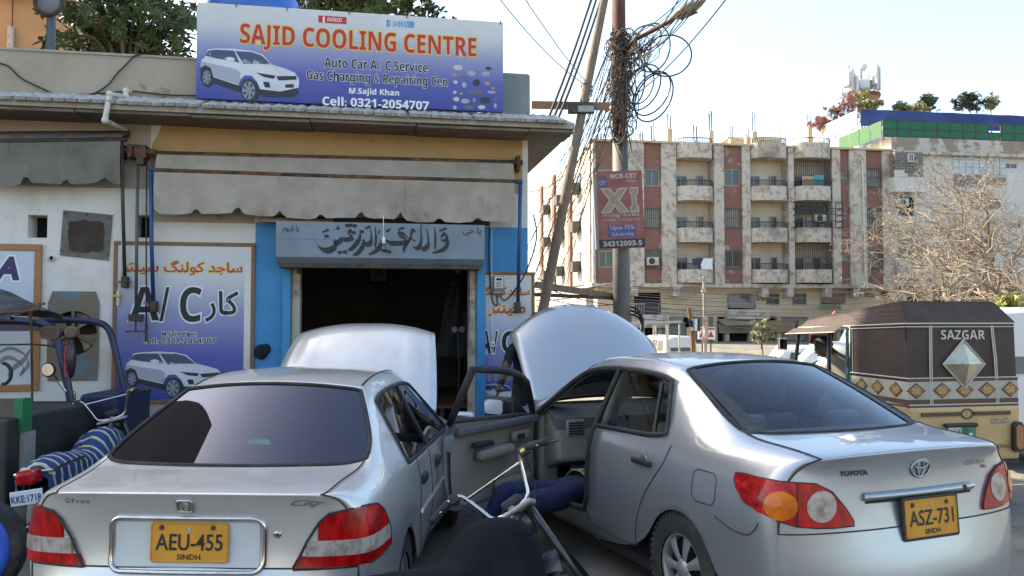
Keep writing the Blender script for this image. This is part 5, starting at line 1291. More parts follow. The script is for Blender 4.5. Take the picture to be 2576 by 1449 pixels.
def rrect(y0, y1, z0, z1, r_, n=5):
    """Rounded rectangle outline."""
    out = []
    for cx, cz, a0 in ((y1 - r_, z1 - r_, 0), (y0 + r_, z1 - r_, 90), (y0 + r_, z0 + r_, 180), (y1 - r_, z0 + r_, 270)):
        for k in range(n + 1): a = R(a0 + 90 * k / n); out.append((cx + r_ * math.cos(a), cz + r_ * math.sin(a)))
    return out
def subdiv_poly(pts, step=.03, closed=True):
    out = []; n = len(pts)
    for i in range(n if closed else n - 1):
        a, b = Vector(pts[i]), Vector(pts[(i + 1) % n]); m = max(1, int((b - a).length / step))
        for k in range(m): out.append(tuple(a.lerp(b, k / m)))
    if not closed: out.append(tuple(pts[-1]))
    return out
def number_plate(par, Mx, w, h, t1, t2, border=None):
    """Yellow number plate with raised digits."""
    pl = MB().prism(rrect(-w / 2, w / 2, -h / 2, h / 2, .012), lambda a, c, d: (a, c, d), 0, .006).xf(Mx).build('number_plate', M_plate, par)
    if border: MB().prism(rrect(-w / 2 - border, w / 2 + border, -h / 2 - border, h / 2 + border, .016), lambda a, c, d: (a, c, d), -.012, .004).xf(Mx).build('plate_holder', M_trimblk, pl)
    MB().tube([Mx @ Vector((a, c, .007)) for a, c in rrect(-w / 2 + .005, w / 2 - .005, -h / 2 + .005, h / 2 - .005, .01)], .0025, 4, closed=True).build('raised_rim', M_plate, pl)
    letters('plate_number', t1, M_ink, pl, Mx @ Matrix.Translation((-w * .43, -h * .2, .0085)), h * .42, w * .86, .012, res=3)
    letters('plate_region', t2, M_ink, pl, Mx @ Matrix.Translation((-w * .15, -h * .43, .0085)), h * .14, w * .30, .015, res=2)
    for a in (-.36, .30): MB().lathe([(0, .012), (.010, .012), (.012, .006)], (a * w, h * .37, 0), 'z', 10).xf(Mx).build('plate_bolt', M_steel_dk, pl)
    MB().lathe([(0, .0085), (.010, .0085)], (0, h * .34, 0), 'z', 12).xf(Mx).build('plate_stamp', M_hub, pl)
    return pl
def add_hood(car, hinge_x, hinge_z, length, w0, w1, ang, crown, ridge, m, name='hood', back=.10):
    """Open bonnet: curved sheet hinged at the windscreen."""
    rows = []; nu, nv = 16, 20
    for i in range(nu + 1):
        t = i / nu; hw = w0 + (w1 - w0) * t ** 1.4; row = []
        for k in range(nv + 1):
            q = 2 * k / nv - 1; y = q * hw
            l = length * t * (1 - back * q * q * t); z = crown * (1 - abs(q) ** 2.6) - .10 * t ** 5 * (1 - .3 * abs(q)) + .02 * math.sin(math.pi * t)
            if ridge: z += .014 * max(0, 1 - abs(abs(q) - (.66 + .10 * (1 - t))) / .05)
            row.append((l, y, z))
        rows.append(row)
    b = MB().grid(rows); o = b.build(name, m, car.root, smooth=True)
    md = o.modifiers.new('solid', 'SOLIDIFY'); md.thickness = .022; md.offset = -1
    o.location = (hinge_x, 0, hinge_z); o.rotation_euler = (0, -R(ang), 0)
    fr = MB()
    for y in (-w0 * .6, w0 * .6): fr.bar((length * .1, y, -.03), (length * .9, y, -.06), .06, .03)
    fr.bar((length * .5, -w1 * .8, -.05), (length * .5, w1 * .8, -.05), .06, .03); fr.build('under_frame', m, o)
    return o

# ---------------------------------------------------------------- silver saloon on the left
P_city = paint('silver_paint_warm', (.64, .62, .59), .34, .60, damt=.45)
ci = Car('silver_saloon', 'silver saloon with yellow plate AEU-455 and tinted rear window, hood open', (-1.44, 3.42, 0), -2.5, 4.27, P_city)
def ST_city():
    S_ = []
    # xt, zt, c3(x,y,z), c4, c5(x,y,z,f), xs
    S_.append((.055, .982, (.095, .63, .972), (.125, .69, .955), (.145, .735, .905, .93), .17))
    S_.append((.115, .990, (.15, .645, .982), (.20, .70, .968), (.27, .775, .915, .972), .32))
    S_.append((.30, 1.004, (.40, .66, .998), (.44, .705, .985), (.47, .795, .925, .99), .585))
    S_.append((.47, 1.02, (.62, .72, 1.012), (.66, .745, 1.0), (.70, .80, .93, 1), .69))
    S_.append((.82, 1.20, (.92, .625, 1.175), (.955, .655, 1.145), (.92, .805, .93, 1), .93))
    S_.append((1.16, 1.375, (1.20, .51, 1.335), (1.25, .575, 1.285), (1.10, .81, .925, 1), 1.17))
    S_.append((1.34, 1.412, (1.42, .515, 1.382), (1.48, .58, 1.312), (1.34, .812, .92, 1), 1.275))
    S_.append((1.80, 1.432, (1.82, .53, 1.40), (1.82, .59, 1.322), (1.76, .815, .91, 1), 1.76))
    S_.append((2.20, 1.415, (2.18, .525, 1.385), (2.25, .585, 1.305), (2.40, .815, .90, 1), 2.40))
    S_.append((2.38, 1.365, (2.32, .515, 1.335), (2.42, .58, 1.255), (2.86, .81, .89, 1), 2.90))
    S_.append((3.12, 1.0, (2.98, .66, .985), (2.99, .71, .965), (3.0, .80, .885, 1), 3.085))
    S_.append((3.30, .96, (3.25, .66, .945), (3.25, .71, .92), (3.25, .795, .86, 1), 3.19))
    S_.append((3.50, .93, (3.45, .66, .91), (3.45, .70, .885), (3.45, .79, .83, 1), 3.43))
    S_.append((3.80, .88, (3.72, .64, .86), (3.72, .69, .84), (3.72, .775, .79, .98), 3.67))
    S_.append((4.15, .78, (4.0, .58, .765), (4.02, .63, .75), (4.02, .70, .72, .93), 3.775))
    S_.append((4.24, .70, (4.13, .55, .69), (4.14, .59, .68), (4.13, .66, .66, .86), 4.1))
    return S_
def part_city(reg, i, j, side):
    if reg == 'r': return 'trunk' if (i < 4 and j < 2) or (i < 2 and j == 2) else ('trunk' if i < 4 and j == 2 else 'bumper' if i >= 4 else 'body')
    if reg == 'f': return 'bumper_front'
    if i < 3 and j < 3: return 'trunk'
    if i in (3, 4) and j < 3: return 'rear_glass'
    if i == 9 and j < 3: return 'windscreen'
    if 10 <= i <= 13 and j < 3: return None
    if j == 4 and 5 <= i <= 6: return 'win_rear_%d' % side
    if j == 4 and 7 <= i <= 8: return 'win_front_%d' % side
    return 'body'
ARC_C = [(.93, .345, .30), (3.43, .345, .30)]
ci.shell(ST_city(), [.065, .085, .115, .10, .035, .0, .06], [4.25, 4.26, 4.27, 4.27, 4.28, 4.27, 4.2], part_city, ARC_C, (.835, .845, .845, .83, .77), (.80, .622, .57, .42, .24),
         creases=[('st', 0, 0, 0, 3, .75), ('col', 3, 0, 3, 9, .5), ('col', 4, 0, 4, 9, .5), ('col', 5, 0, 4, 10, .55), ('st', 3, 0, 0, 3, .8), ('st', 5, 0, 0, 3, .8), ('st', 9, 0, 0, 3, .6), ('st', 10, 0, 0, 3, .8), ('col', 3, 0, 3, 5, .7)])
ci.panel('body', 'body', P_city, solid=.02); tr = ci.panel('trunk', 'trunk_lid', P_city); ci.panel('bumper', 'rear_bumper', P_city); ci.panel('bumper_front', 'front_bumper', P_city)
G_tint = glass('tinted_rear_glass', (.05, .055, .07), 1.15, .012, 1.5, (.62, .68, .92)); G_side = glass('tinted_side_glass', (.16, .17, .17), 1.5); G_clear = glass('clear_car_glass', (.72, .76, .75), 1.2)
rg = ci.panel('rear_glass', 'rear_window', G_tint); ci.panel('windscreen', 'windscreen', G_clear)
ci.border(['rear_glass'], 'rear_window_seal', .013, M_rubber, rg); ci.border(['windscreen'], 'windscreen_seal', .012, M_rubber)
for sd in (1, -1):
    w1 = ci.panel('win_rear_%d' % sd, 'rear_side_window', G_side); w2 = ci.panel('win_front_%d' % sd, 'front_side_window', G_side)
    ci.border(['win_rear_%d' % sd], 'window_seal', .014, M_rubber, w1); ci.border(['win_front_%d' % sd], 'window_seal', .014, M_rubber, w2)
ci.border(['trunk'], 'trunk_gap', .004, M_seam, tr); ci.border(['bumper'], 'bumper_gap', .0045, M_seam)
# heater lines on the rear window
hl = MB()
for k in range(11):
    z = 1.06 + k * .025; pts = []
    for q in range(13):
        y = -.50 + q / 12 * 1.0; h = ci.bvh.ray_cast(Vector((-1, y * (1 - (z - 1.06) * .8), z)), Vector((1, 0, 0)))
        if h[0]: pts.append(h[0] + Vector((.006, 0, -.004)))
    hl.tube(pts, .0011, 3)
hl.build('heater_lines', mat('heater_line', (.35, .28, .22), .6), rg)
h = ci.bvh.ray_cast(Vector((-1, -.10, 1.075)), Vector((1, 0, 0)))[0]
MB().prism([(-.10, 0), (.075, 0), (.085, .05), (.06, .085), (-.03, .085), (-.07, .05)], lambda a, c, d: (h.x + .03 + c * .5, h.y - a, h.z - .03 + c), 0, .003).build('window_sticker', mat('pale_green_sticker', (.32, .42, .42), .5), rg)
# tail lamps
for sd in (1, -1):
    strip = [(31, .645, .655), (32.6, .646, .70), (34.4, .646, .768), (37, .647, .85), (39, .648, .885), (43, .65, .897), (50, .653, .895), (55, .656, .88), (58.5, .66, .84), (61, .664, .775), (62, .667, .74)]
    clip = lambda za, zb: [(a, max(zl, za), max(min(zh, zb), max(zl, za) + .001)) for a, zl, zh in strip if zh > za]
    tl = ci.lamp('tail_lamp', M_lensred, clip(.768, 1), sd); ci.lamp('clear_band', M_lensclr, clip(.70, .768), sd, tl, nz=4); ci.lamp('lower_band', M_lensred, clip(0, .70), sd, tl, nz=4)
    ol = [ci.out(ci.cyl(a, zl, .9, sd), .010, sd, a) for a, zl, zh in strip] + [ci.out(ci.cyl(a, zh, .9, sd), .010, sd, a) for a, zl, zh in reversed(strip)]
    MB().tube(ol, .006, 5, closed=True).build('lamp_seal', M_rubber, tl)
    for th in (42, 49, 55, 60):
        MB().tube([ci.out(ci.cyl(th, .70, .9, sd), .0135, sd, th), ci.out(ci.cyl(th, .76, .9, sd), .0135, sd, th)], .0025, 4).build('lens_rib', M_lensclr, tl)
# chrome plate surround, plate, badges
ring = [ci.rear(a, c) for a, c in subdiv_poly(rrect(-.345, .345, .632, .868, .05))]
MB().tube([self_off(p, .004) for p in ring], .0115, 8, closed=True).build('chrome_surround', M_chrome, tr, smooth=True)
MB().grid([[self_off(ci.rear(-.325 + .65 * a / 20, .65 + .20 * c / 8), .003) for a in range(21)] for c in range(9)]).build('plate_panel', mat('pale_plate_panel', (.55, .57, .55), .5), tr, smooth=True)
Mp = ci.frame_at((ci.rear(-.015, .762)[0] + Vector((-.012, 0, 0)), Vector((-1, 0, .05))))
number_plate(ci.root, Mp, .35, .172, 'AEU-455', 'SINDH')
ci.rear_text('model_badge', 'City', M_chrome, -.54, .935, .155, .038, off=.02, shear=.5, parent=tr); ci.rear_text('worn_badge', 'G F r n n', mat('worn_black', (.08, .08, .08), .6), .50, .938, .12, .022, off=.01, extr=.002, parent=tr)
Mh = ci.frame_at(ci.rear(.0, .925))
MB().tube([Mh @ Vector((a, c, .006)) for a, c in rrect(-.035, .035, -.028, .028, .012)], .005, 6, closed=True).build('maker_badge_ring', M_chrome, tr, smooth=True)
for sg in (-1, 1): MB().bar(Mh @ Vector((sg * .022, .022, .006)), Mh @ Vector((sg * .013, -.024, .006)), .007).build('maker_badge_bar', M_chrome, tr)
MB().bar(Mh @ Vector((-.016, 0, .006)), Mh @ Vector((.016, 0, .006)), .006).build('maker_badge_bar', M_chrome, tr)
Mk = ci.frame_at(ci.rear(-.40, .795)); MB().lathe([(.0, .006), (.012, .006), (.016, .004), (.018, 0)], n=16).xf(Mk).build('boot_lock', M_chrome, tr, smooth=True)
MB().lathe([(0, .0065), (.006, .0065)], n=10).xf(Mk).build('key_slot', M_trimblk, tr)
# flank details, wheels, cabin
for sd in (1, -1):
    dr = [ci.flank(x, z, sd) for x, z in subdiv_poly([(1.36, .92), (1.36, .70), (1.30, .62), (1.34, .30)], .04, False)]
    ci.line('door_gap', dr, .004, M_seam); ci.line('door_gap', [ci.flank(1.80, .90 - k * .03, sd) for k in range(21)], .004, M_seam); ci.line('door_gap', [ci.flank(2.86 + .004 * k, .87 - k * .03, sd) for k in range(19)], .004, M_seam)
    for xh in (1.48, 2.05):
        p, nn = ci.flank(xh, .775, sd); MB().box(-.075, .075, -.012, .022, -.028, .028).xf(Matrix.Translation(p) @ Matrix.Rotation(0 if sd > 0 else math.pi, 4, 'Z')).build('door_handle', M_trimblk, ci.root, bevel=.008)
    ci.line('side_moulding', [ci.flank(1.32 + k * .05, .60, sd) for k in range(34)], .016, P_city)
    p, nn = ci.flank(2.72, .92, sd)
    mm = MB().box(-.06, .05, 0, .19, -.07, .07).xf(Matrix.Translation(p + Vector((0, sd * .05, .04))) @ Matrix.Scale(sd, 4, (0, 1, 0))).build('door_mirror', P_city, ci.root, bevel=.03); MB().box(-.066, -.062, .02, .17, -.05, .05).xf(Matrix.Translation(p + Vector((0, sd * .05, .04))) @ Matrix.Scale(sd, 4, (0, 1, 0))).build('mirror_glass', M_chrome, mm)
    for xw in (.93, 3.43): ci.wheel(xw, .82 * sd, .295, .17, sd); ci.well(xw, .35, .45 * sd, .80 * sd, .30)
MB().box(.25, 4.0, -.74, .74, .2, .26).build('floor_pan', M_trimblk, ci.root); MB().box(2.75, 3.1, -.74, .74, .5, .9).build('dashboard', M_trimblk, ci.root, bevel=.05)
MB().box(.55, 1.05, -.68, .68, .86, .90).build('parcel_shelf', M_carpet, ci.root); ci.seat(1.15, 0, 1.25, mat('dark_seat', (.06, .058, .056), .9)); 
for y in (-.36, .36): ci.seat(1.95, y, .48, mat('dark_seat', (.06, .058, .056), .9))
add_hood(ci, 2.98, .985, .98, .70, .60, 50, .045, True, P_city)
MB().box(3.0, 4.05, -.62, .62, .45, .80).build('engine_block', M_steel_dk, ci.root, bevel=.06); MB().tube([(3.3, -.55, .85), (3.6, -.5, 1.4)], .008, 5).build('hood_prop', M_steel_dk, ci.root)
for sd in (1, -1): MB().tube([ci.top(x, sd * (.50)) [0] + Vector((0, 0, -.002)) for x in [1.28 + .06 * k for k in range(17)]], .008, 5).build('roof_gutter', M_seam, ci.root, smooth=True)
ant = ci.flank(2.75, .9, -1)[0]

# ---------------------------------------------------------------- silver saloon on the right
P_cor = paint('silver_blue_paint', (.39, .41, .435), .33, .68, damt=.38)
co = Car('silver_saloon', 'silver saloon with yellow plate ASZ 731, hood raised and front door open', (2.13, 3.95, 0), 22.0, 4.54, P_cor)
def ST_cor():
    S_ = []
    S_.append((.095, 1.085, (.145, .645, 1.06), (.18, .705, 1.035), (.215, .755, .985, .975), .22))
    S_.append((.155, 1.10, (.21, .645, 1.08), (.27, .705, 1.06), (.36, .785, 1.01, .99), .40))
    S_.append((.36, 1.115, (.46, .665, 1.095), (.52, .715, 1.082), (.58, .80, 1.03, .99), .635))
    S_.append((.50, 1.122, (.70, .675, 1.105), (.745, .715, 1.092), (.84, .812, 1.035, 1), .75))
    S_.append((.95, 1.322, (1.06, .60, 1.285), (1.10, .645, 1.25), (1.00, .818, 1.03, 1), 1.0))
    S_.append((1.38, 1.467, (1.40, .53, 1.425), (1.47, .60, 1.372), (1.13, .82, 1.025, 1), 1.25))
    S_.append((1.60, 1.492, (1.66, .54, 1.463), (1.70, .605, 1.395), (1.55, .825, 1.01, 1), 1.365))
    S_.append((2.05, 1.502, (2.06, .55, 1.474), (2.08, .615, 1.402), (2.08, .83, .99, 1), 2.12))
    S_.append((2.45, 1.485, (2.44, .545, 1.455), (2.50, .61, 1.375), (2.65, .83, .965, 1), 2.68))
    S_.append((2.68, 1.43, (2.60, .535, 1.398), (2.74, .60, 1.30), (3.16, .825, .945, 1), 3.19))
    S_.append((3.55, 1.04, (3.36, .67, 1.02), (3.36, .72, .995), (3.32, .815, .935, 1), 3.36))
    S_.append((3.72, 1.0, (3.62, .68, .975), (3.62, .73, .95), (3.60, .81, .90, 1), 3.60))
    S_.append((3.92, .96, (3.86, .67, .935), (3.86, .72, .91), (3.86, .80, .87, 1), 3.85))
    S_.append((4.15, .89, (4.05, .64, .87), (4.06, .69, .85), (4.06, .77, .82, .97), 3.965))
    S_.append((4.44, .76, (4.25, .56, .75), (4.27, .60, .735), (4.27, .68, .71, .9), 4.25))
    return S_
def part_cor(reg, i, j, side):
    if reg == 'r': return 'trunk' if i < 4 and j < 3 else 'bumper'
    if reg == 'f': return 'bumper_front'
    if i < 3 and j < 3: return 'trunk'
    if i in (3, 4) and j < 3: return 'rear_glass'
    if i == 9 and j < 3: return 'windscreen'
    if 10 <= i <= 13 and j < 3: return None
    if j == 4 and 5 <= i <= 6: return 'win_rear_%d' % side
    if j == 4 and 7 <= i <= 8: return 'win_front_%d' % side
    if 7 <= i <= 8 and 5 <= j <= 8: return 'door_front_%d' % side
    return 'body'
ARC_K = [(1.0, .365, .315), (3.60, .365, .315)]
co.shell(ST_cor(), [.11, .12, .125, .09, .05, .01, .07], [4.5, 4.52, 4.53, 4.54, 4.54, 4.54, 4.45], part_cor, ARC_K, (.868, .88, .88, .865, .80), (.89, .69, .56, .38, .20),
         creases=[('st', 0, 0, 0, 3, .8), ('col', 3, 0, 3, 9, .4), ('col', 4, 0, 4, 9, .5), ('col', 5, 0, 5, 10, .5), ('st', 3, 0, 0, 3, .8), ('st', 5, 0, 0, 3, .8), ('st', 9, 0, 0, 3, .6), ('st', 10, 0, 0, 3, .8), ('col', 3, 0, 3, 5, .6), ('st', 7, 0, 4, 9, .9), ('st', 9, 0, 4, 9, .9), ('col', 9, 0, 7, 9, .9)])
co.panel('body', 'body', P_cor, solid=.035); tr = co.panel('trunk', 'trunk_lid', P_cor); co.panel('bumper', 'rear_bumper', P_cor); co.panel('bumper_front', 'front_bumper', P_cor)
G_rear = glass('car_rear_glass', (.58, .65, .68), 1.1, .012, 1.45, (.75, .8, .9))
rg = co.panel('rear_glass', 'rear_window', G_rear); co.panel('windscreen', 'windscreen', G_clear)
co.border(['rear_glass'], 'rear_window_seal', .012, M_rubber, rg); co.border(['windscreen'], 'windscreen_seal', .012, M_rubber)
G_sidec = glass('car_side_glass', (.45, .48, .47), 1.3)
for sd in (1, -1):
    w1 = co.panel('win_rear_%d' % sd, 'rear_side_window', G_sidec); co.border(['win_rear_%d' % sd], 'window_seal', .018, M_rubber, w1)
    MB().tube([co.flank(1.34 + .02 * k, 1.03 + .033 * k, sd)[0] for k in range(10)], .014, 5).build('quarter_bar', M_rubber, w1)
w2 = co.panel('win_front_-1', 'front_side_window', G_sidec); co.border(['win_front_-1'], 'window_seal', .018, M_rubber, w2)
drr = co.panel('door_front_-1', 'front_door', P_cor); co.border(['door_front_-1'], 'door_gap', .004, M_seam, drr)
co.border(['trunk'], 'trunk_gap', .0045, M_seam, tr)
co.border(['door_front_1', 'win_front_1'], 'door_opening_seal', .022, M_rubber)
# black band along the sides of the rear window
for sd in (1, -1):
    L_ = []
    for k in range(12):
        t = k / 11; xx = .70 + .70 * t; yo = (.63 - .10 * t) * sd
        a = co.top(xx - .03 * (1 - t), yo)[0]; c = co.top(xx - .05 * (1 - t), yo - sd * (.10 - .05 * t))[0]
        L_.append((a + Vector((-.004, 0, .004)), c + Vector((-.004, 0, .004))))
    MB().grid([[p[0] for p in L_], [p[1] for p in L_]]).build('window_black_band', M_trimblk, rg)
# tail lamps: outer on the wing, inner on the lid
for sd in (1, -1):
    so_ = [(65.5, .915, .945), (64.3, .88, .95), (62, .845, .952), (56, .80, .95), (50, .765, .948), (46.2, .745, .946)]
    si_ = [(45.8, .744, .946), (41, .735, .94), (36.5, .732, .90), (32.5, .735, .82), (30, .737, .755)]
    tl = co.lamp('tail_lamp', M_lensred, so_, sd, lift=.014); il = co.lamp('inner_tail_lamp', M_lensred, si_, sd, tl, lift=.014)
    def blob(nm, m_, tc, zc_, rt, rz, lift):
        ring_ = [[co.out(co.cyl(tc + rt * q * math.cos(a), zc_ + rz * q * math.sin(a), .9, sd), lift + .004 * (1 - q), sd, tc) for a in [2 * math.pi * k / 20 for k in range(21)]] for q in (0.02, .4, .75, 1)]
        return MB().grid(ring_).build(nm, m_, tl, smooth=True)
    blob('amber_lens', M_lensamb, 50, .838, 4.2, .068, .017); blob('clear_lens', M_lensclr, 39.5, .835, 4.2, .075, .017); blob('round_lens', M_lensdk, 58, .872, 5.0, .060, .0155)
    for st in (so_ + si_,):
        ol = [co.out(co.cyl(a, zl, .9, sd), .009, sd, a) for a, zl, zh in st] + [co.out(co.cyl(a, zh, .9, sd), .009, sd, a) for a, zl, zh in reversed(st)]
        MB().tube(ol, .006, 5, closed=True).build('lamp_seal', M_rubber, tl)
    MB().tube([co.out(co.cyl(46, .74 + .205 * k / 8, .9, sd), .013, sd, 46) for k in range(9)], .004, 5).build('lamp_gap', M_rubber, tl)
# garnish bar over the plate, recess sides, plate
gb = [[self_off(co.rear(-.37 + .74 * a / 24, .885 - .04 * c / 4), .004 + .026 * math.sin(math.pi * (c + .6) / 5.2)) for a in range(25)] for c in range(5)]
ga = MB().grid(gb).build('garnish_bar', P_cor, tr, smooth=True); md = ga.modifiers.new('solid', 'SOLIDIFY'); md.thickness = .02; md.offset = -1
MB().tube([self_off(co.rear(-.36 + .72 * a / 24, .838), .001) for a in range(25)], .008, 5).build('bar_shadow_gap', M_seam, tr)
Mk = co.frame_at(co.rear(-.29, .866)); MB().lathe([(0, .034), (.012, .034), (.014, .026)], n=12).xf(Mk).build('boot_lock', M_trimblk, tr)
Mp = co.frame_at((co.rear(-.02, .745)[0] + Vector((-.02, 0, 0)), Vector((-1, 0, .06)))); number_plate(co.root, Mp, .355, .185, 'ASZ-731', 'SINDH', .014)
co.rear_text('maker_badge', 'TOYOTA', M_trimblk, .42, .985, .16, .026, off=.03, parent=tr); co.rear_text('model_badge', 'COROLLA', mat('dull_chrome', (.4, .4, .4), .35, .9), -.43, .985, .17, .026, off=.02, shear=.2, parent=tr); co.rear_text('trim_badge', 'XLi', M_trimblk, -.50, .955, .05, .018, off=.02, parent=tr)
Mh = co.frame_at(co.rear(0, .985)); M_dch = mat('dull_chrome', (.4, .4, .4), .35, .9)
for (rx, ry, cx, cy) in ((.064, .045, 0, 0), (.022, .042, 0, 0), (.046, .018, 0, .018)): MB().tube([Mh @ Vector((cx + rx * math.cos(t), cy + ry * math.sin(t), .006)) for t in [2 * math.pi * k / 24 for k in range(24)]], .0055, 6, closed=True).build('emblem_ring', M_dch, tr, smooth=True)
# flank lines: rear door, fuel flap, bumper joint, handles
for sd in (1, -1):
    rd = [co.flank(p.x, p.y, sd) for p in smooth_path([(1.13, 1.0, 0), (1.16, .90, 0), (1.24, .80, 0), (1.36, .66, 0), (1.44, .50, 0), (1.47, .36, 0), (1.55, .315, 0), (2.08, .31, 0)], 6)]
    co.line('door_gap', rd, .004, M_seam); co.line('door_gap', [co.flank(2.10 + .002 * k, .98 - .031 * k, sd) for k in range(22)], .005, M_seam)
    co.line('bumper_gap', [co.flank(p.x, p.y, sd) for p in smooth_path([(.66, .70, 0), (.52, .665, 0), (.40, .665, 0), (.345, .70, 0), (.32, .74, 0)], 5)], .004, M_seam)
    if sd > 0: co.line('fuel_flap', [co.flank(a, c, sd) for a, c in subdiv_poly(rrect(.66, .86, .745, .915, .045), .02)], .0035, M_seam, closed=True)
    p, nn = co.flank(1.38, .865, sd); MB().box(-.105, .105, .006, .034, -.019, .019).xf(Matrix.Translation(p) @ Matrix.Scale(sd, 4, (0, 1, 0))).build('door_handle', M_trimblk, co.root, bevel=.012)
    cup = MB().lathe([(0, -.003), (.03, 0), (.045, .004), (.05, .0)], (0, 0, 0), 'y', 18).xf(Matrix.Translation(p) @ Matrix.Scale(sd, 4, (0, 1, 0))).build('handle_cup', mat('handle_cup_grey', (.3, .31, .32), .4, .6), co.root, smooth=True)
    for xw in (1.0, 3.60): co.wheel(xw, .865 * sd, .317, .19, sd, spokes=7); co.well(xw, .372, .45 * sd, .84 * sd, .315)
# cabin
MB().box(.3, 4.3, -.76, .76, .16, .22).build('floor_pan', M_carpet, co.root)
dash = MB().prism([(2.86, .60), (2.90, .92), (3.05, .985), (3.50, 1.0), (3.50, .55), (3.1, .52)], lambda a, c, d: (a, d, c), -.74, .74).build('dashboard', M_beigetrim, co.root, bevel=.03)
MB().prism([(2.885, .86), (2.90, .94), (3.04, .998), (3.48, 1.012), (3.48, .99), (3.05, .975), (2.92, .86)], lambda a, c, d: (a, d, c), -.742, .742).build('dash_top', mat('dash_grey', (.11, .115, .12), .7), dash)
vt = MB().box(2.87, 2.90, .50, .66, .80, .93).build('air_vent', M_beigetrim, dash, bevel=.01)
for k in range(5): MB().box(2.862, 2.872, .515, .645, .815 + k * .021, .825 + k * .021).build('vent_slat', M_trimblk, vt)
MB().box(2.855, 2.89, -.2, .48, .62, .78).build('glovebox', M_trimblk, dash, bevel=.01); MB().box(2.9, 3.3, -.16, .16, .22, .6).build('centre_console', M_trimblk, dash, bevel=.03)
co.seat(.98, 0, 1.30, zb=.36, head=False)
for y in (-.37, .37): MB().box(-.05, .05, -.13, .13, 0, .17).xf(Matrix.Translation((1.02, y, 1.0))).build('rear_head_restraint', M_seat, co.root, bevel=.04)
co.seat(1.85, -.37, .50, zb=.33); fs = co.seat(1.72, .37, .50, zb=.33)
MB().box(.50, 1.02, -.66, .66, .985, 1.01).build('parcel_shelf', mat('shelf_grey', (.16, .165, .165), .9), co.root)
MB().box(.60, .78, -.40, -.12, 1.012, 1.05).build('brake_light', mat('orange_lens', (.30, .08, .03), .4), co.root, bevel=.02)
MB().tube([(2.62 + .17 * math.cos(t) * .35, -.36 + .18 * math.sin(t), .86 + .17 * math.cos(t)) for t in [2 * math.pi * k / 20 for k in range(20)]], .016, 6, closed=True).build('steering_wheel', M_trimblk, co.root)
MB().box(2.55, 2.57, -.02, .20, 1.24, 1.31).build('interior_mirror', M_trimblk, co.root, bevel=.01)
MB().box(2.08, 3.20, .72, .80, .20, .27).build('sill_plate', M_beigetrim, co.root, bevel=.01); MB().bar((2.10, .745, .22), (2.10, .735, .95), .10, .07).bar((2.10, .735, .95), (2.10, .575, 1.36), .09, .05).build('pillar_trim', M_beigetrim, co.root)
MB().box(3.14, 3.30, .60, .78, .22, .95).build('kick_panel', M_beigetrim, co.root, bevel=.03)
# the open front door, hinged at its front edge
HX, HY = 3.19, .845
door = empty('front_door', (HX, HY, 0)); door.parent = co.root; door.rotation_euler = (0, 0, -R(57))
sk = co.panel('door_front_1', 'outer_skin', P_cor, door, solid=.02); sk.location = (-HX, -HY, 0)
iv = co.names.index('door_front_1'); inn = [p for p, q in zip(co.polys, co.pmi) if q == iv]
trim = MB(); mpv = {}
for p in inn:
    r_ = []
    for a in p:
        if a not in mpv: v = co.verts[a]; mpv[a] = len(trim.v); trim.v.append((v.x * 1.0 - HX, v.y - .075 - HY, v.z))
        r_.append(mpv[a])
    trim.f.append(tuple(r_)); trim.m.append(0)
tp_ = trim.build('trim_panel', M_beigetrim, door, smooth=True)
er = [s_ for s_ in [co.verts[a] for a in mpv]]
xmn = min(v.x for v in er); zmx = max(v.z for v in er); zmn = min(v.z for v in er)
# door edges between skin and trim
MB().grid([[(v.x - HX, v.y - HY + d, v.z) for v in sorted([q for q in er if q.x < xmn + .012 + .02 * abs(q.z - .6)], key=lambda q: q.z)] for d in (-.09, .0)]).build('rear_edge', P_cor, door)
MB().box(-1.07, -.02, -.075, -.01, zmn - .005, zmn + .02).build('bottom_edge', P_cor, door)
MB().box(-1.08, -.03, -.115, -.012, .90, .965).build('top_pad', mat('dash_grey', (.11, .115, .12), .7), door, bevel=.02)
MB().box(-.86, -.42, -.155, -.075, .70, .78).build('armrest', M_beigetrim, door, bevel=.03); MB().box(-.40, -.16, -.12, -.07, .78, .86).build('handle_pocket', M_beigetrim, door, bevel=.03); MB().box(-.36, -.26, -.128, -.115, .80, .84).build('inner_handle', M_trimblk, door, bevel=.008)
MB().box(-.62, -.14, -.13, -.07, .32, .52).build('map_pocket', M_beigetrim, door, bevel=.05); MB().box(-.92, -.70, -.15, -.09, .80, .84).build('pull_handle', M_trimblk, door, bevel=.012)
iw = co.names.index('win_front_1'); ec = {}
for p, q in zip(co.polys, co.pmi):
    if q == iw:
        for a, b in zip(p, p[1:] + p[:1]): k = (min(a, b), max(a, b)); ec[k] = ec.get(k, 0) + 1
wed = [k for k, c in ec.items() if c == 1]; adj = {}
for a, b in wed: adj.setdefault(a, []).append(b); adj.setdefault(b, []).append(a)
ch = [wed[0][0]]; pv = None
while True:
    nx = [c for c in adj[ch[-1]] if c != pv]
    if not nx or nx[0] == ch[0]: break
    pv = ch[-1]; ch.append(nx[0])
MB().tube([co.verts[c] - Vector((HX, HY + .03, 0)) for c in ch], .030, 6, closed=True).build('window_frame', M_rubber, door, smooth=True)
MB().prism([(-.30, .95), (-.06, .95), (-.30, 1.12)], lambda a, c, d: (a, d - .02, c), -.02, .0).build('sail_panel', M_trimblk, door)
mm = MB().box(-.08, .06, .03, .24, -.075, .075).xf(Matrix.Translation((-.22, .02, 1.03))).build('door_mirror', M_trimblk, door, bevel=.035)
MB().prism(rrect(.045, .225, -.058, .058, .03), lambda a, c, d: (d, a, c), -.087, -.082).xf(Matrix.Translation((-.22, .02, 1.03))).build('mirror_glass', M_chrome, mm)
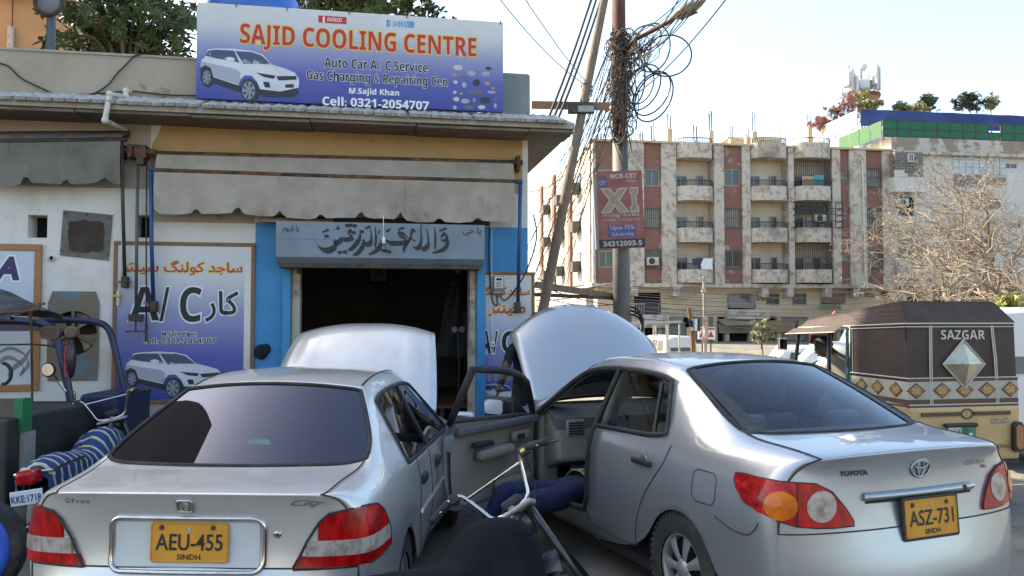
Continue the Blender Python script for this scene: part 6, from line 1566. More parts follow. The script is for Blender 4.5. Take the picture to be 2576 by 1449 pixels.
add_hood(co, 3.42, 1.0, 1.10, .74, .73, 52, .13, False, P_cor, back=.27)
MB().box(3.45, 4.25, -.66, .66, .45, .85).build('engine_block', M_steel_dk, co.root, bevel=.06); MB().tube([(4.1, -.4, .9), (3.95, -.4, 1.62)], .008, 5).build('hood_prop', M_steel_dk, co.root)
# ================================================================ poles, cables, lamps
M_polerust = mat('rusted_pole', (.13, .05, .03), .8, .2, c2=(.07, .035, .025), sc=4, stretch=(3, 3, .7), bump=.3, bsc=20)
M_polegrey = mat('painted_pole', (.11, .11, .11), .7, .2, c2=(.15, .14, .13), sc=3)
M_logwood = mat('weathered_pole_wood', (.15, .105, .075), .9, c2=(.22, .165, .125), sc=5, stretch=(4, 4, .6), bump=.4, bsc=14)
PY = 13.0
pb_, pt_ = at(1566, 900, PY), at(1556, -60, PY); base = at(1567, 1237, PY)
pole1 = empty('utility_pole', (base.x, PY, 0), 0, 'thick steel utility pole, rusty on top and grey below, carrying a street lamp', 'pole')
def rl(p): return Vector((p.x - base.x, p.y - PY, p.z))
sp_ = at(1560, 350, PY)
MB().tube([(0, 0, -.2), rl(at(1563, 640, PY)), rl(sp_)], [.155, .14, .128], 16).build('lower_shaft', M_polegrey, pole1, smooth=True)
MB().tube([rl(sp_), rl(at(1557, 150, PY)), rl(at(1555, -260, PY))], [.126, .118, .10], 16).build('upper_shaft', M_polerust, pole1, smooth=True)
for v in (85, 118, 235, 352): c_ = rl(at(1557, v, PY)); MB().tube([c_ + Vector((.135 * math.cos(t), .135 * math.sin(t), 0)) for t in [2 * math.pi * k / 16 for k in range(16)]], .016, 5, closed=True).build('clamp_band', M_steel_dk, pole1)
la = [rl(at(1573, 140, PY)), rl(at(1590, 106, PY - .3)), rl(at(1640, 78, PY - .6)), rl(at(1695, 48, PY - .9))]
arm_ = MB().tube(smooth_path(la, 4), .035, 8).build('lamp_arm', M_polerust, pole1, smooth=True)
hd = la[-1]; dr = (la[-1] - la[-2]).normalized()
b = MB(); rows = []
for k, (w_, h_) in enumerate(((.05, .04), (.11, .075), (.12, .085), (.12, .08), (.09, .05), (.02, .02))):
    c_ = hd + dr * (k * .115) + Vector((0, 0, .03)); sdv = Vector((dr.y, -dr.x, 0)).normalized()
    rows.append([c_ + sdv * w_ * math.cos(t) + Vector((0, 0, 1)) * h_ * math.sin(t) for t in [2 * math.pi * q / 12 for q in range(13)]])
b.grid(rows); b.build('lamp_head', mat('lamp_head_cream', (.34, .31, .24), .7, c2=(.2, .17, .13), sc=6), arm_, smooth=True)
MB().bar(hd + dr * .1 + Vector((0, 0, -.04)), hd + dr * .4 + Vector((0, 0, -.06)), .14, .015).build('hanging_lens', M_steel_dk, arm_)
# college board
cp = at(1561, 527, PY - .22); s_w = 117 * (PY - .22) / F; s_h = 196 * (PY - .22) / F
brd = empty('college_board', (cp.x, cp.y, cp.z), R(3), 'faded red college advertising board reading XI strapped to the utility pole', 'board'); brd.rotation_euler = (0, R(-2.5), R(3))
MB().box(-s_w / 2, s_w / 2, 0, .05, -s_h / 2, s_h / 2).build('panel', mat('faded_red_print', (.26, .075, .06), .7, c2=(.31, .12, .10), sc=3, c3=(.2, .13, .12), sc3=5, lo3=.6, hi3=.7), brd)
MB().box(-s_w / 2 - .05, -s_w / 2, .0, .10, -s_h / 2, s_h / 2 - .05).build('side_flap', mat('grey_flex', (.25, .24, .23), .8), brd)
def bt(nm, s, m, u0, v0, u1, v1, off=0, y=-.004, outline=None, om=None):
    k = (PY - .22) / F; x0 = (u0 - 1561) * k; x1 = (u1 - 1561) * k; z0 = (527 - v1) * k; z1 = (527 - v0) * k
    if outline: letters(nm + '_outline', s, om, brd, face_xz(x0, y + .001, z0), z1 - z0, x1 - x0, off, res=2, grow=outline)
    return letters(nm, s, m, brd, face_xz(x0, y - .001, z0), z1 - z0, x1 - x0, off, res=2)
def bb_(nm, m, u0, v0, u1, v1, y0=-.003):
    k = (PY - .22) / F; MB().box((u0 - 1561) * k, (u1 - 1561) * k, y0, 0, (527 - v1) * k, (527 - v0) * k).build(nm, m, brd)
M_fadew = mat('faded_white_ink', (.42, .38, .36), .7); M_tan = mat('tan_ink', (.34, .27, .16), .7, c2=(.26, .18, .12), sc=8); M_fblue = mat('faded_blue_ink', (.07, .09, .22), .7)
bb_('black_strip', M_ink, 1503, 602, 1619, 624); bt('phone_number', bold('34312093-5'), M_fadew, 1512, 606, 1612, 620, .02, -.005)
bb_('blue_box', M_fblue, 1527, 566, 1598, 598); bt('scholarship_text', 'Upto 75%', M_fadew, 1532, 567, 1594, 581, .02, -.005); bt('scholarship_text', 'Scholarship', M_fadew, 1536, 584, 1592, 597, .01, -.005)
bt('big_numeral', bold('X'), M_tan, 1516, 475, 1578, 532, .02, -.005, .02, M_fadew); bt('big_numeral', bold('I'), M_tan, 1588, 475, 1606, 532, .02, -.005, .02, M_fadew)
bt('college_name', bold('NCR-CET'), M_fadew, 1538, 436, 1606, 448, .03); bt('college_name', 'College', M_fadew, 1578, 451, 1605, 459, .01)
bt('course_line', '>Pre-Engg. >Pre-Med.', M_fadew, 1513, 537, 1610, 547, .01); bt('course_line', '>Comm. > Comp. Sci.', M_fadew, 1513, 549, 1610, 558, .01)
bb_('logo_shield', M_fblue, 1508, 452, 1529, 468); bt('logo_text', 'NCR', M_fblue, 1508, 440, 1529, 449, .02); bt('logo_text', 'CET', M_fadew, 1510, 454, 1527, 463, .02, -.005)
# leaning timber pole with cross arm and flood light
l0, l1 = at(1352, 850, 11.3), at(1528, -40, 12.2); d_ = (l1 - l0).normalized(); gb = l0 - d_ * (l0.z / d_.z); tp2 = l1 + d_ * 1.5
lean = empty('leaning_pole', (gb.x, gb.y, 0), 0, 'leaning weathered timber pole with a plank cross arm beside the shop corner', 'pole')
MB().tube([(0, 0, 0), (l0 - gb), (l1 - gb), tp2 - gb], [.085, .075, .062, .06], 12).build('shaft', M_logwood, lean, smooth=True)
c0, c1 = at(1338, 264, 12.0), at(1533, 268, 11.8); MB().bar(c0 - gb, c1 - gb, .07, .11).build('cross_arm', M_wood, lean)
for k in range(5): q = at(1476, 216 + k * 5, 11.95) - gb; MB().tube([q + Vector((.085 * math.cos(t), .085 * math.sin(t), .03 * math.sin(t * 2 + k))) for t in [2 * math.pi * i / 12 for i in range(12)]], .008, 4, closed=True).build('wire_binding', M_cable2, lean)
fl = at(1462, 272, 11.75); e = empty('flood_light', fl, 0, 'square LED flood light fixed on the plank cross arm', 'flood light')
MB().box(-.20, .20, -.02, .08, -.075, .065).build('housing', M_steel_dk, e, bevel=.01); MB().box(-.05, .19, -.03, -.02, -.06, .03).build('led_panel', mat('led_panel', (.42, .40, .34), .4, c2=(.25, .24, .2), sc=60, lo=.45, hi=.5), e); MB().box(-.16, .16, .02, .05, .065, .10).build('bracket', M_steel_dk, e)
p0, p1_ = at(1348, 716, 12.2), at(1585, 752, 13.3); o = MB().bar((0, 0, 0), p1_ - p0, .06, .10).build('tie_beam', M_logwood); o.location = p0; tag(o, 'pale timber beam tied between leaning pole and utility pole', 'beam')
p0, p1_ = at(1345, 741, 12.3), at(1556, 750, 13.1); o = MB().tube([(0, 0, 0), p1_ - p0], .03, 8).build('tie_pipe', M_steel_dk); o.location = p0; tag(o, 'dark steel pipe running from shop corner to utility pole', 'pipe')
# small grey-blue spout at the eave corner
e = empty('roof_spout', at(1405, 335, 10.0), R(10), 'short pale blue grey pipe sticking out under the eave corner', 'spout'); MB().tube([(-.3, .1, .02), (.16, 0, 0)], .05, 12).build('pipe', M_greenblk, e, smooth=True)
# ---- cables
r5 = random.Random(11)
GC = 'cables slanting from utility pole past shop corner'
for k in range(26):
    v0 = r5.uniform(60, 345); a = at(1556 + r5.uniform(-12, 6), v0, PY + r5.uniform(-.15, .15)); u1 = r5.uniform(1318, 1352); v1 = r5.uniform(470, 765); Y1 = r5.uniform(18, 30)
    if k % 3 == 0: u1 = r5.uniform(1330, 1420); v1 = r5.uniform(640, 790)
    e_ = at(u1, v1, Y1); pts = sag(a, e_, r5.uniform(.0, .5), 10)
    cable('cable', 'thin dark cable slanting down from utility pole past shop corner', pts, r5.choice([.006, .009, .011, .008]), r5.choice([M_cable, M_cable, M_cable3]), GC, 4)
for k, (ua, ub) in enumerate(((1481, 1378), (1494, 1391), (1506, 1403), (1489, 1330))):
    a = at(ua + 38, -110, 14); b_ = at(ub, 300 if k < 3 else 420, 11.5 if k < 3 else 20); cable('cable', 'thick twisted black power cable crossing the sky left of the poles', sag(a, b_, .12, 12), .022 if k < 3 else .012, M_cable, 'thick power cables by the poles', 5)
cable('cable', 'thin wire from above the signboard to the leaning pole collar', sag(at(1250, -12, 9), at(1476, 216, 11.9), .10), .007, M_cable2)
cable('cable', 'second thin wire dropping to the leaning pole collar', sag(at(1310, -20, 9.5), at(1480, 212, 11.9), .05), .007, M_cable2)
for k in range(12):
    a = at(1575 + r5.uniform(-6, 20), r5.uniform(95, 200), PY - .1); b_ = at(r5.uniform(1735, 1800), r5.uniform(-90, -15), PY - r5.uniform(.5, 3)); cable('cable', 'dark cable rising along the lamp arm to upper right', sag(a, b_, r5.uniform(.0, .25), 10), r5.choice([.007, .010]), r5.choice([M_cable, M_cable3]), 'cables along the lamp arm', 4)
cable('cable', 'long thin cable rising from utility pole past the street lamp to upper right', sag(at(1596, 240, PY), at(1840, -20, PY - 4), .1), .010, M_cable2)
for k, (cu, cv, ru, rv, tilt) in enumerate(((1640, 120, 45, 62, .2), (1680, 140, 60, 52, -.2), (1610, 215, 32, 50, .4), (1600, 205, 22, 58, .1), (1618, 220, 38, 62, .5), (1588, 215, 12, 60, 0), (1640, 235, 38, 62, .6), (1645, 245, 42, 66, .5), (1560, 330, 14, 34, .3), (1590, 125, 70, 40, .1), (1625, 95, 40, 30, -.4))):
    pts = []
    for i in range(24):
        t = 2 * math.pi * i / 24; x_ = ru * math.cos(t); y_ = rv * math.sin(t); pts.append(at(cu + x_ * math.cos(tilt) - y_ * math.sin(tilt), cv + x_ * math.sin(tilt) + y_ * math.cos(tilt), PY - .15 - .1 * math.sin(t + k)))
    o_ = pts[0]; ob = MB().tube([p - o_ for p in pts], r5.choice([.007, .011, .014]), 5, closed=True).build('cable_loop', r5.choice([M_cable, M_cable2])); ob.location = o_
    tag(ob, 'loose loop of dark cable hanging beside the utility pole', 'cable', 'cable loops on the utility pole')
tb = MB(); tc = at(1557, 210, PY)
for k in range(70):
    v = r5.uniform(95, 345); c_ = at(1557 + r5.uniform(-4, 14), v, PY); n_ = r5.randint(5, 9); rr = r5.uniform(.13, .24); ph = r5.uniform(0, 6.3); pts = []
    for i in range(n_): t = ph + i * .75; pts.append(c_ + Vector((rr * math.cos(t) + r5.uniform(-.05, .05), rr * math.sin(t), r5.uniform(-.14, .14) + .02 * i)) - tc)
    tb.tube(smooth_path(pts, 3), r5.choice([.005, .007, .010]), 4)
for k in range(60):
    a = at(1545 + r5.uniform(0, 45), r5.uniform(100, 240), PY - .15) - tc; b_ = a + Vector((r5.uniform(-.25, .15), 0, -r5.uniform(.3, 1.4))); m_ = (a + b_) / 2 + Vector((r5.uniform(-.15, .15), -.05, 0)); tb.tube(smooth_path([a, m_, b_], 4), r5.choice([.005, .008]), 4)
for k in range(40):
    a = at(1590 + r5.uniform(0, 60), 120 - r5.uniform(-10, 45), PY - .5) - tc; b_ = at(1580 + r5.uniform(0, 40), r5.uniform(130, 200), PY - .2) - tc; tb.tube(smooth_path([a, (a + b_) / 2 + Vector((r5.uniform(-.1, .12), 0, r5.uniform(-.1, .1))), b_], 4), .006, 4)
o = tb.build('cable_tangle', M_cable3, None, smooth=True); o.location = tc; tag(o, 'dense tangle of cables wound round the utility pole', 'cables', kind='stuff')
for k in range(13):
    v = 722 + k * 6.5 + r5.uniform(-3, 3); a = at(1585 + r5.uniform(-10, 10), v - 4, 16 + k * .3); b_ = at(2270 + r5.uniform(-100, 60), v + r5.uniform(-30, 22), 46); cable('cable', 'thin overhead cable stretched low across the apartment front', sag(a, b_, r5.uniform(.1, .5), 12), r5.choice([.006, .009]), r5.choice([M_cable2, M_cable]), 'overhead cables across the apartment front', 4)
for k in range(6):
    a = at(1350, 700 + k * 14, 12.4); b_ = at(1560 + r5.uniform(0, 80), 700 + r5.uniform(0, 90), 13.4); cable('cable', 'slack thin cable between leaning pole and utility pole', sag(a, b_, r5.uniform(.05, .35), 10), .007, M_cable3, 'slack cables between the poles', 4)
for k in range(3):
    a = at(1580, 770 + 10 * k, 13); cable('cable', 'thick black cable curving off the utility pole above the hood', smooth_path([a, at(1605, 780 + 9 * k, 12.9), at(1618, 810 + 9 * k, 12.8), at(1608, 850 + 5 * k, 12.8), at(1600, 900, 12.8)], 3), .018, M_cable, 'black cables curving off the pole', 5)
# ---- traffic signal, thin white pole
tp3 = at(1741, 880, 20); e = empty('traffic_signal', (tp3.x, 20, 0), 0, 'black and silver traffic signal head tied to a crooked wooden post', 'traffic light')
def r3(u, v, y=20): p = at(u, v, y); return Vector((p.x - tp3.x, p.y - 20, p.z))
M_bam = mat('orange_wood_post', (.28, .13, .05), .8, c2=(.18, .09, .04), sc=6); M_silv = mat('silver_hood', (.45, .5, .55), .25, .8)
MB().tube([(0.05, 0, -.9), r3(1743, 850), r3(1739, 810), r3(1733, 774)], [.07, .065, .06, .055], 8).build('post', M_bam, e)
MB().box(r3(1737, 815).x, r3(1757, 815).x, -.2, .1, r3(0, 833).z, r3(0, 801).z).build('signal_box', M_trimblk, e, bevel=.02)
MB().tube([r3(1747, 802, 19.75), r3(1747, 832, 19.75)], .075, 14).build('signal_hood', M_silv, e, smooth=True, ang=50); MB().tube([r3(1725, 805, 19.6), r3(1738, 810, 19.9)], .07, 12, cap=False).build('signal_hood', M_trimblk, e); MB().tube([r3(1729, 818, 19.6), r3(1740, 816, 19.9)], .06, 12, cap=False).build('signal_hood', M_trimblk, e)
tp4 = at(1773, 880, 24); e = empty('thin_pole', (tp4.x, 24, 0), 0, 'thin pale pole with a short cross bar in front of the apartments', 'pole')
zt_ = at(1773, 694, 24).z; MB().tube([(0.02, 0, -.9), (0, 0, zt_)], .055, 8).build('shaft', mat('pale_pole', (.38, .34, .29), .8, c2=(.28, .22, .17), sc=3, stretch=(1, 1, .3)), e)
zc1 = at(1773, 701, 24).z; MB().bar((-.15, 0, zc1), (.12, 0, zc1 + .02), .04).build('cross_bar', M_aptw, e); zc2 = at(1770, 733, 24).z; MB().box(-.1, 0.02, -.1, -.06, zc2 - .06, zc2 + .08).build('junction_box', M_aptw, e)
zf = at(1770, 838, 24).z; MB().grid([[(-.1 + .06 * i + .02 * math.sin(q), -.1 + .03 * math.sin(i * 2 + q), zf + .5 - .2 * q) for i in range(4)] for q in range(5)]).build('cloth_flag', mat('orange_white_cloth', (.45, .2, .12), .9, c2=(.6, .55, .5), sc=4), e)
# ================================================================ trees and plants
def leafy(name, label, base, crown_c, crown_r, nclus, leaf, lm, seed, trunk_r=.12, per=7, group=None, cat='tree', bm_=M_logwood, nbr=26, squash=1.0, fold=.35):
    r_ = random.Random(seed); e = empty(name, base, 0, label, cat, group); base = Vector(base); cc = Vector(crown_c) - base
    t = MB(); top = cc - Vector((0, 0, crown_r[2] * .35)); t.tube(smooth_path([(0, 0, 0), top * .5 + Vector((.1, .05, 0)), top], 4), [trunk_r * (1 - .06 * i) for i in range(9)], 8)
    tips = []
    for k in range(nbr):
        d = Vector((r_.gauss(0, 1), r_.gauss(0, 1), r_.gauss(.25, .8))).normalized(); end = cc + Vector((d.x * crown_r[0], d.y * crown_r[1], d.z * crown_r[2])) * r_.uniform(.7, 1.0)
        mid = (top + end) / 2 + Vector((r_.uniform(-.2, .2), r_.uniform(-.2, .2), .25)) * crown_r[0] * .4
        pth = smooth_path([top * r_.uniform(.75, 1), mid, end], 4); t.tube(pth, [trunk_r * .4 * (1 - .85 * i / 8) for i in range(9)], 5); tips += [pth[3], pth[5], pth[6], pth[7], pth[8]]
    t.build('trunk', bm_, e, smooth=True)
    lb = MB()
    for k in range(nclus):
        tp = r_.choice(tips) + Vector((r_.gauss(0, .16) * crown_r[0], r_.gauss(0, .16) * crown_r[1], r_.gauss(0, .14) * crown_r[2])) * 1.0
        ax_ = Vector((r_.gauss(0, .6), r_.gauss(0, .6), r_.gauss(.7, .5))).normalized()
        for q in range(per):
            a = 2 * math.pi * q / per + r_.uniform(-.3, .3); pr = ax_.orthogonal().normalized(); pr.rotate(Matrix.Rotation(a, 3, ax_)); d = (pr + ax_ * r_.uniform(-.1, .9)).normalized(); sd = d.cross(ax_).normalized(); L_ = leaf * r_.uniform(.7, 1.15); w_ = L_ * .24; nrm = sd.cross(d)
            p0 = tp; m_ = tp + d * L_ * .55; p1 = tp + d * L_ - nrm * L_ * .12
            k0 = len(lb.v); lb.v += [tuple(p0), tuple(m_ + sd * w_ + nrm * w_ * fold), tuple(p1), tuple(m_ - sd * w_ + nrm * w_ * fold)]; lb.f += [(k0, k0 + 1, k0 + 2), (k0, k0 + 2, k0 + 3)]; lb.m += [0, 0]
    lb.build('crown', lm, e); return e
def leafmat(name, c, c2):
    m = mat(name, c, .45, c2=c2, sc=1.4, lo=.35, hi=.65, spec=.4)
    b = m.node_tree.nodes['Principled BSDF']; b.inputs['Subsurface Weight'].default_value = 0.0; b.inputs['Transmission Weight'].default_value = 0.0
    return m
L_dark = leafmat('broad_green_leaf', (.045, .075, .028), (.075, .12, .04)); L_dry = leafmat('dry_leaf', (.20, .15, .10), (.27, .21, .145)); L_con = leafmat('conifer_leaf', (.035, .055, .03), (.06, .075, .045)); L_olive = leafmat('dusty_olive_leaf', (.18, .19, .09), (.25, .25, .14)); L_lime = leafmat('lime_leaf', (.20, .22, .06), (.30, .30, .10)); L_pink = leafmat('bougainvillea_bract', (.34, .10, .12), (.36, .20, .15))
c1 = at(325, 96, 17.0); leafy('broadleaf_tree', 'broad leaved green tree rising behind the parapet left of signboard', (c1.x, 17, 0), (c1.x, 17, c1.z + .1), (2.0, 1.3, 1.15), 620, .20, L_dark, 5, .16, 7, nbr=40)
c1 = at(880, 12, 17.2); leafy('broadleaf_tree', 'top of a broad leaved tree showing above the signboard', (c1.x, 17.2, 0), (c1.x, 17.2, c1.z), (2.3, 1.2, .62), 420, .20, L_dark, 6, .14, 7, nbr=30)
# bare tree in front of the white building
def bare(name, label, base, h, seed, spread, leaves, lm, group=None, gens=6, lean=(0, 0)):
    r_ = random.Random(seed); e = empty(name, base, 0, label, 'tree', group); t = MB(); tw = MB(); lb = MB(); cnt = [0]
    def grow(p, d, L_, rad, g):
        n_ = 3; pts = [p]; q = p.copy(); dd = d.copy()
        for i in range(n_):
            dd = (dd + Vector((r_.gauss(0, .22), r_.gauss(0, .22), r_.gauss(.02, .16)))).normalized(); q = q + dd * L_ / n_; pts.append(q.copy())
        (t if g < 3 else tw).tube(pts, [rad * (1 - .3 * i / n_) for i in range(n_ + 1)], 6 if g < 3 else 3, cap=False); cnt[0] += 1
        if g >= gens - 2:
            for k in range(leaves):
                c_ = pts[r_.randint(1, 3)] + Vector((r_.gauss(0, .07), r_.gauss(0, .07), r_.gauss(0, .07))); s_ = r_.uniform(.025, .065); a = Vector((r_.gauss(0, 1), r_.gauss(0, 1), r_.gauss(0, 1))).normalized() * s_; b2 = a.orthogonal().normalized() * s_ * .7; k0 = len(lb.v); lb.v += [tuple(c_ - a), tuple(c_ + b2), tuple(c_ + a)]; lb.f.append((k0, k0 + 1, k0 + 2)); lb.m.append(0)
        if g >= gens: return
        for k in range(r_.choice([2, 3, 3, 4]) if g > 0 else 6):
            ax_ = dd.orthogonal().normalized(); ax_.rotate(Matrix.Rotation(r_.uniform(0, 6.283), 3, dd)); nd = (dd * r_.uniform(.35, .8) + ax_ * r_.uniform(.5, 1.0) * spread).normalized(); nd.z = nd.z * .8 + .05
            grow(pts[-1] if k < 2 else pts[r_.randint(1, 3)], nd.normalized(), L_ * r_.uniform(.62, .85), rad * .62, g + 1)
    grow(Vector((0, 0, 0)), Vector((lean[0], lean[1], 1)).normalized(), h, h * .055, 0)
    t.build('trunk', M_bark, e, smooth=True); cr = tw.build('crown', M_twig, e, smooth=True); 
    if leaves: lb.build('dry_leaves', lm, cr)
    return e
M_bark = mat('pale_bark', (.26, .20, .145), .9, c2=(.18, .135, .095), sc=3, bump=.4); M_twig = mat('pale_twig', (.27, .22, .17), .9, c2=(.19, .15, .115), sc=1.5)
bp = at(2535, 850, 46); bare('bare_tree', 'large leafless tree with pale tangled twigs before the white building', (bp.x, 46, -.6), 4.5, 21, .95, 2, L_dry, gens=7)
bp = at(2640, 850, 42); bare('bare_tree', 'leafless tree with pale twigs cut off by the right edge', (bp.x, 42, -.85), 4.3, 5, 1.0, 2, L_dry, gens=6)
bp = at(2560, 850, 30); leafy('lime_bush', 'light green feathery bush at the right edge above the van', (bp.x, 30, -.85), at(2568, 778, 30), (.95, .8, .65), 260, .16, L_lime, 9, .06, 8, cat='bush')
bp = at(1912, 880, 30); leafy('street_plant', 'dusty olive sapling growing behind the roof of the right saloon', (bp.x, 30, -.85), at(1915, 838, 30), (.45, .4, .55), 230, .11, L_olive, 12, .04, 7, cat='sapling')
# roof garden
RG = 'potted trees on the tarpaulin roof'
zr = cz1
for k, (u, v, w_, h_, nm, lab, m_) in enumerate(((2340, 258, .9, 1.1, 'rooftop_conifer', 'tiered dark conifer on the tarpaulin roof, left of two', L_con), (2440, 258, 1.25, 1.3, 'rooftop_conifer', 'larger dark conifer on the tarpaulin roof, right of two', L_con), (2262, 270, .7, .5, 'rooftop_bush', 'small round dark bush on the tarpaulin roof', L_con), (2492, 262, .5, 1.1, 'rooftop_sapling', 'thin grey leaved sapling beside the larger rooftop conifer', L_olive), (2300, 276, 1.6, .45, 'rooftop_bush', 'low grey green bush on the tarpaulin roof between the conifers', L_olive), (2200, 268, .8, .6, 'rooftop_bush', 'pale green bush below the telecom mast', L_olive), (2172, 255, .35, 1.3, 'rooftop_creeper', 'green creeper climbing the telecom mast', L_lime))):
    c_ = at(u, v, 79); leafy(nm, lab, (c_.x, 79, zr - 1.0), c_, (w_ * 1.3, .8, h_), int(150 * w_ * h_ + 60), .30, m_, 30 + k, .06, 6, cat='plant', nbr=12)
for k, (u, v, w_, h_) in enumerate(((2145, 262, 1.5, 1.5), (2100, 290, 1.5, 1.0), (2060, 312, 1.3, .7))):
    c_ = at(u, v, 80); leafy('bougainvillea', ('pink bougainvillea at the foot of the telecom mast', 'red and green bougainvillea left of the telecom mast', 'sparse reddish bougainvillea along the white screens')[k], (c_.x, 80, zr - 2.0), c_, (w_, .9, h_), 170, .26, L_pink if k != 1 else mat('mixed_bract', (.30, .09, .07), .6, c2=(.15, .16, .07), sc=1.2, lo=.45, hi=.55), 50 + k, .05, 6, cat='plant', nbr=12)
# ================================================================ auto rickshaw with brown canvas
RK_H = 11.0
rk = empty('auto_rickshaw', (4.12, 7.22, 0), R(90 + RK_H), 'auto rickshaw with brown canvas hood lettered SAZGAR and yellow rear body', 'rickshaw')
M_bcan = mat('brown_canvas', (.050, .032, .027), .8, c2=(.078, .053, .044), sc=2.2, lo=.4, hi=.7, bump=.9, bsc=5); M_pipe = mat('cream_piping', (.50, .46, .38), .7); M_yel = mat('yellow_body_paint', (.56, .38, .17), .5, c2=(.46, .31, .14), sc=3, coat=.2); M_band = mat('cream_band', (.46, .42, .33), .75, c2=(.36, .32, .25), sc=4); M_brn2 = mat('brown_band', (.11, .058, .035), .75); M_tan2 = mat('tan_reflector', (.42, .24, .09), .6); M_foil = mat('pressed_tin', (.46, .42, .33), .32, .85, c2=(.36, .32, .25), sc=7, bump=.3, bsc=30)
HW = .565; ZB = .97; ZE = 1.70; ZTP = 1.885
cv = MB()
cv.quad((0, HW, ZB), (0, -HW, ZB), (.02, -HW, ZE), (.02, HW, ZE))                       # back sheet
cv.quad((.02, HW, ZE), (.02, -HW, ZE), (.10, -HW + .15, ZTP), (.10, HW - .02, ZTP))     # sloped top of the back
for sg in (1, -1):
    cv.quad((0, sg * HW, ZB), (.85, sg * (HW + .01), ZB), (.85, sg * HW, ZE - .02), (.02, sg * HW, ZE))
cv.quad((.02, -HW, ZE), (1.95, -.47, ZE - .06), (1.95, -.36, ZE + .02), (.10, -HW + .15, ZTP)); cv.quad((.02, HW, ZE), (1.95, .47, ZE - .06), (1.95, .36, ZE + .02), (.10, HW - .02, ZTP)); cv.quad((.10, HW - .02, ZTP), (1.95, .36, ZE + .02), (1.95, -.36, ZE + .02), (.10, -HW + .15, ZTP))
o = cv.build('canvas_hood', M_bcan, rk); md = o.modifiers.new('s', 'SUBSURF'); md.levels = md.render_levels = 2; md.subdivision_type = 'SIMPLE'
md = o.modifiers.new('solid', 'SOLIDIFY'); md.thickness = .02
def pipe_(pts, r_=.007): MB().tube(pts, r_, 5).build('piping', M_pipe, rk)
pipe_([(1.95, .475, ZE - .06), (.85, HW + .006, ZE - .03), (.015, HW + .006, ZE), (.015, -HW, ZE)]); pipe_([(1.95, .475, ZE - .09), (.85, HW + .006, ZE - .06), (.012, HW + .006, ZE - .03), (.012, -HW, ZE - .03)], .005)
pipe_([(.85, HW + .014, ZB + .235), (-.006, HW + .006, ZB + .235), (-.006, -HW, ZB + .235)]); pipe_([(.85, HW + .014, ZB), (-.012, HW + .006, ZB - .004), (-.012, -HW, ZB - .004)])
for y in (.355, .335, -.335, -.355): pipe_([(-.012, y, ZB - .01), (-.004, y * .98, ZB + .4), (.012, y * .93, ZE - .02)], .006)
pipe_([(.80, HW + .012, ZB + .24), (.80, HW + .012, ZE - .06)], .004)
# cream band with studded diamonds
MB().box(-.010, -.002, -HW, HW, ZB + .045, ZB + .205).build('cream_band', M_band, rk); MB().box(-.010, .86, HW + .002, HW + .010, ZB + .045, ZB + .205).build('cream_band', M_band, rk)
MB().box(-.011, -.001, -HW - .002, HW + .004, ZB - .03, ZB + .044).build('brown_band', M_brn2, rk); MB().box(-.011, -.001, -HW - .002, HW + .004, ZB + .206, ZB + .232).build('brown_band', M_brn2, rk); MB().box(-.01, .86, HW + .001, HW + .011, ZB - .03, ZB + .044).build('brown_band', M_brn2, rk)
zc_ = ZB + .125
def diam(fn):
    a = MB().prism([(-.095, 0), (0, -.072), (.095, 0), (0, .072)], fn, .0, .004).build('diamond_badge', M_brn2, rk); MB().prism([(-.075, 0), (0, -.056), (.075, 0), (0, .056)], fn, .004, .007).build('diamond_face', M_tan2, a)
    for q in ((-.05, 0), (.05, 0), (0, .036), (0, -.036)): p = fn(q[0], q[1], .009); MB().ball(p, .007, n=6, m=4).build('stud', M_brn2, a)
for y in (.50, .235, 0.0, -.235, -.48): diam(lambda a, c, d, y=y: (-.010 - d, y + a, zc_ + c))
for x in (.16, .42, .66): diam(lambda a, c, d, x=x: (x + a, HW + .010 + d, zc_ + c))
Mt = Matrix.Translation((-.014, .235, 1.555)) @ Matrix(((0, .03, -1, 0), (-1, 0, 0, 0), (0, 1, 0, 0), (0, 0, 0, 1)))
letters('maker_lettering', bold('SAZGAR'), M_pipe, rk, Mt, .085, .46, .0, res=2)
w = MB(); k0 = 0; Dm = .215
w.v = [(-.012, Dm, 1.33), (-.010, 0, 1.33 + Dm * 1.02), (-.012, -Dm, 1.33), (-.016, 0, 1.33 - Dm * 1.02), (-.075, 0, 1.335)]; w.f = [(0, 1, 4), (1, 2, 4), (2, 3, 4), (3, 0, 4)]; w.m = [0] * 4
dw = w.build('diamond_window', M_foil, rk); MB().tube([w.v[i] for i in range(4)], .012, 5, closed=True).build('window_rim', M_pipe, dw)
# yellow body
yb = MB(); yb.prism([(-.0, .45), (-.02, .93), (0, .96), (1.1, .96), (1.1, .45)], lambda a, c, d: (a, d, c), -HW - .01, HW + .012); yb.build('rear_body', M_yel, rk, bevel=.03)
MB().box(-.035, -.018, .06, .46, .865, .897).build('trim_bar', M_brn2, rk); MB().box(-.035, -.018, -.46, -.08, .865, .897).build('trim_bar', M_brn2, rk)
MB().tube([(-.028, -.01 + .058 * math.cos(t), .882 + .042 * math.sin(t)) for t in [2 * math.pi * i / 20 for i in range(20)]], .006, 5, closed=True).build('emblem_ring', M_brn2, rk); letters('emblem_letter', 'S', M_brn2, rk, Matrix.Translation((-.03, .008, .86)) @ Matrix(((0, 0, -1, 0), (-1, 0, 0, 0), (0, 1, 0, 0), (0, 0, 0, 1))), .045, .02, 0, .3)
Mr = lambda y, z: Matrix.Translation((-.031, y, z)) @ Matrix(((0, 0, -1, 0), (-1, 0, 0, 0), (0, 1, 0, 0), (0, 0, 0, 1)))
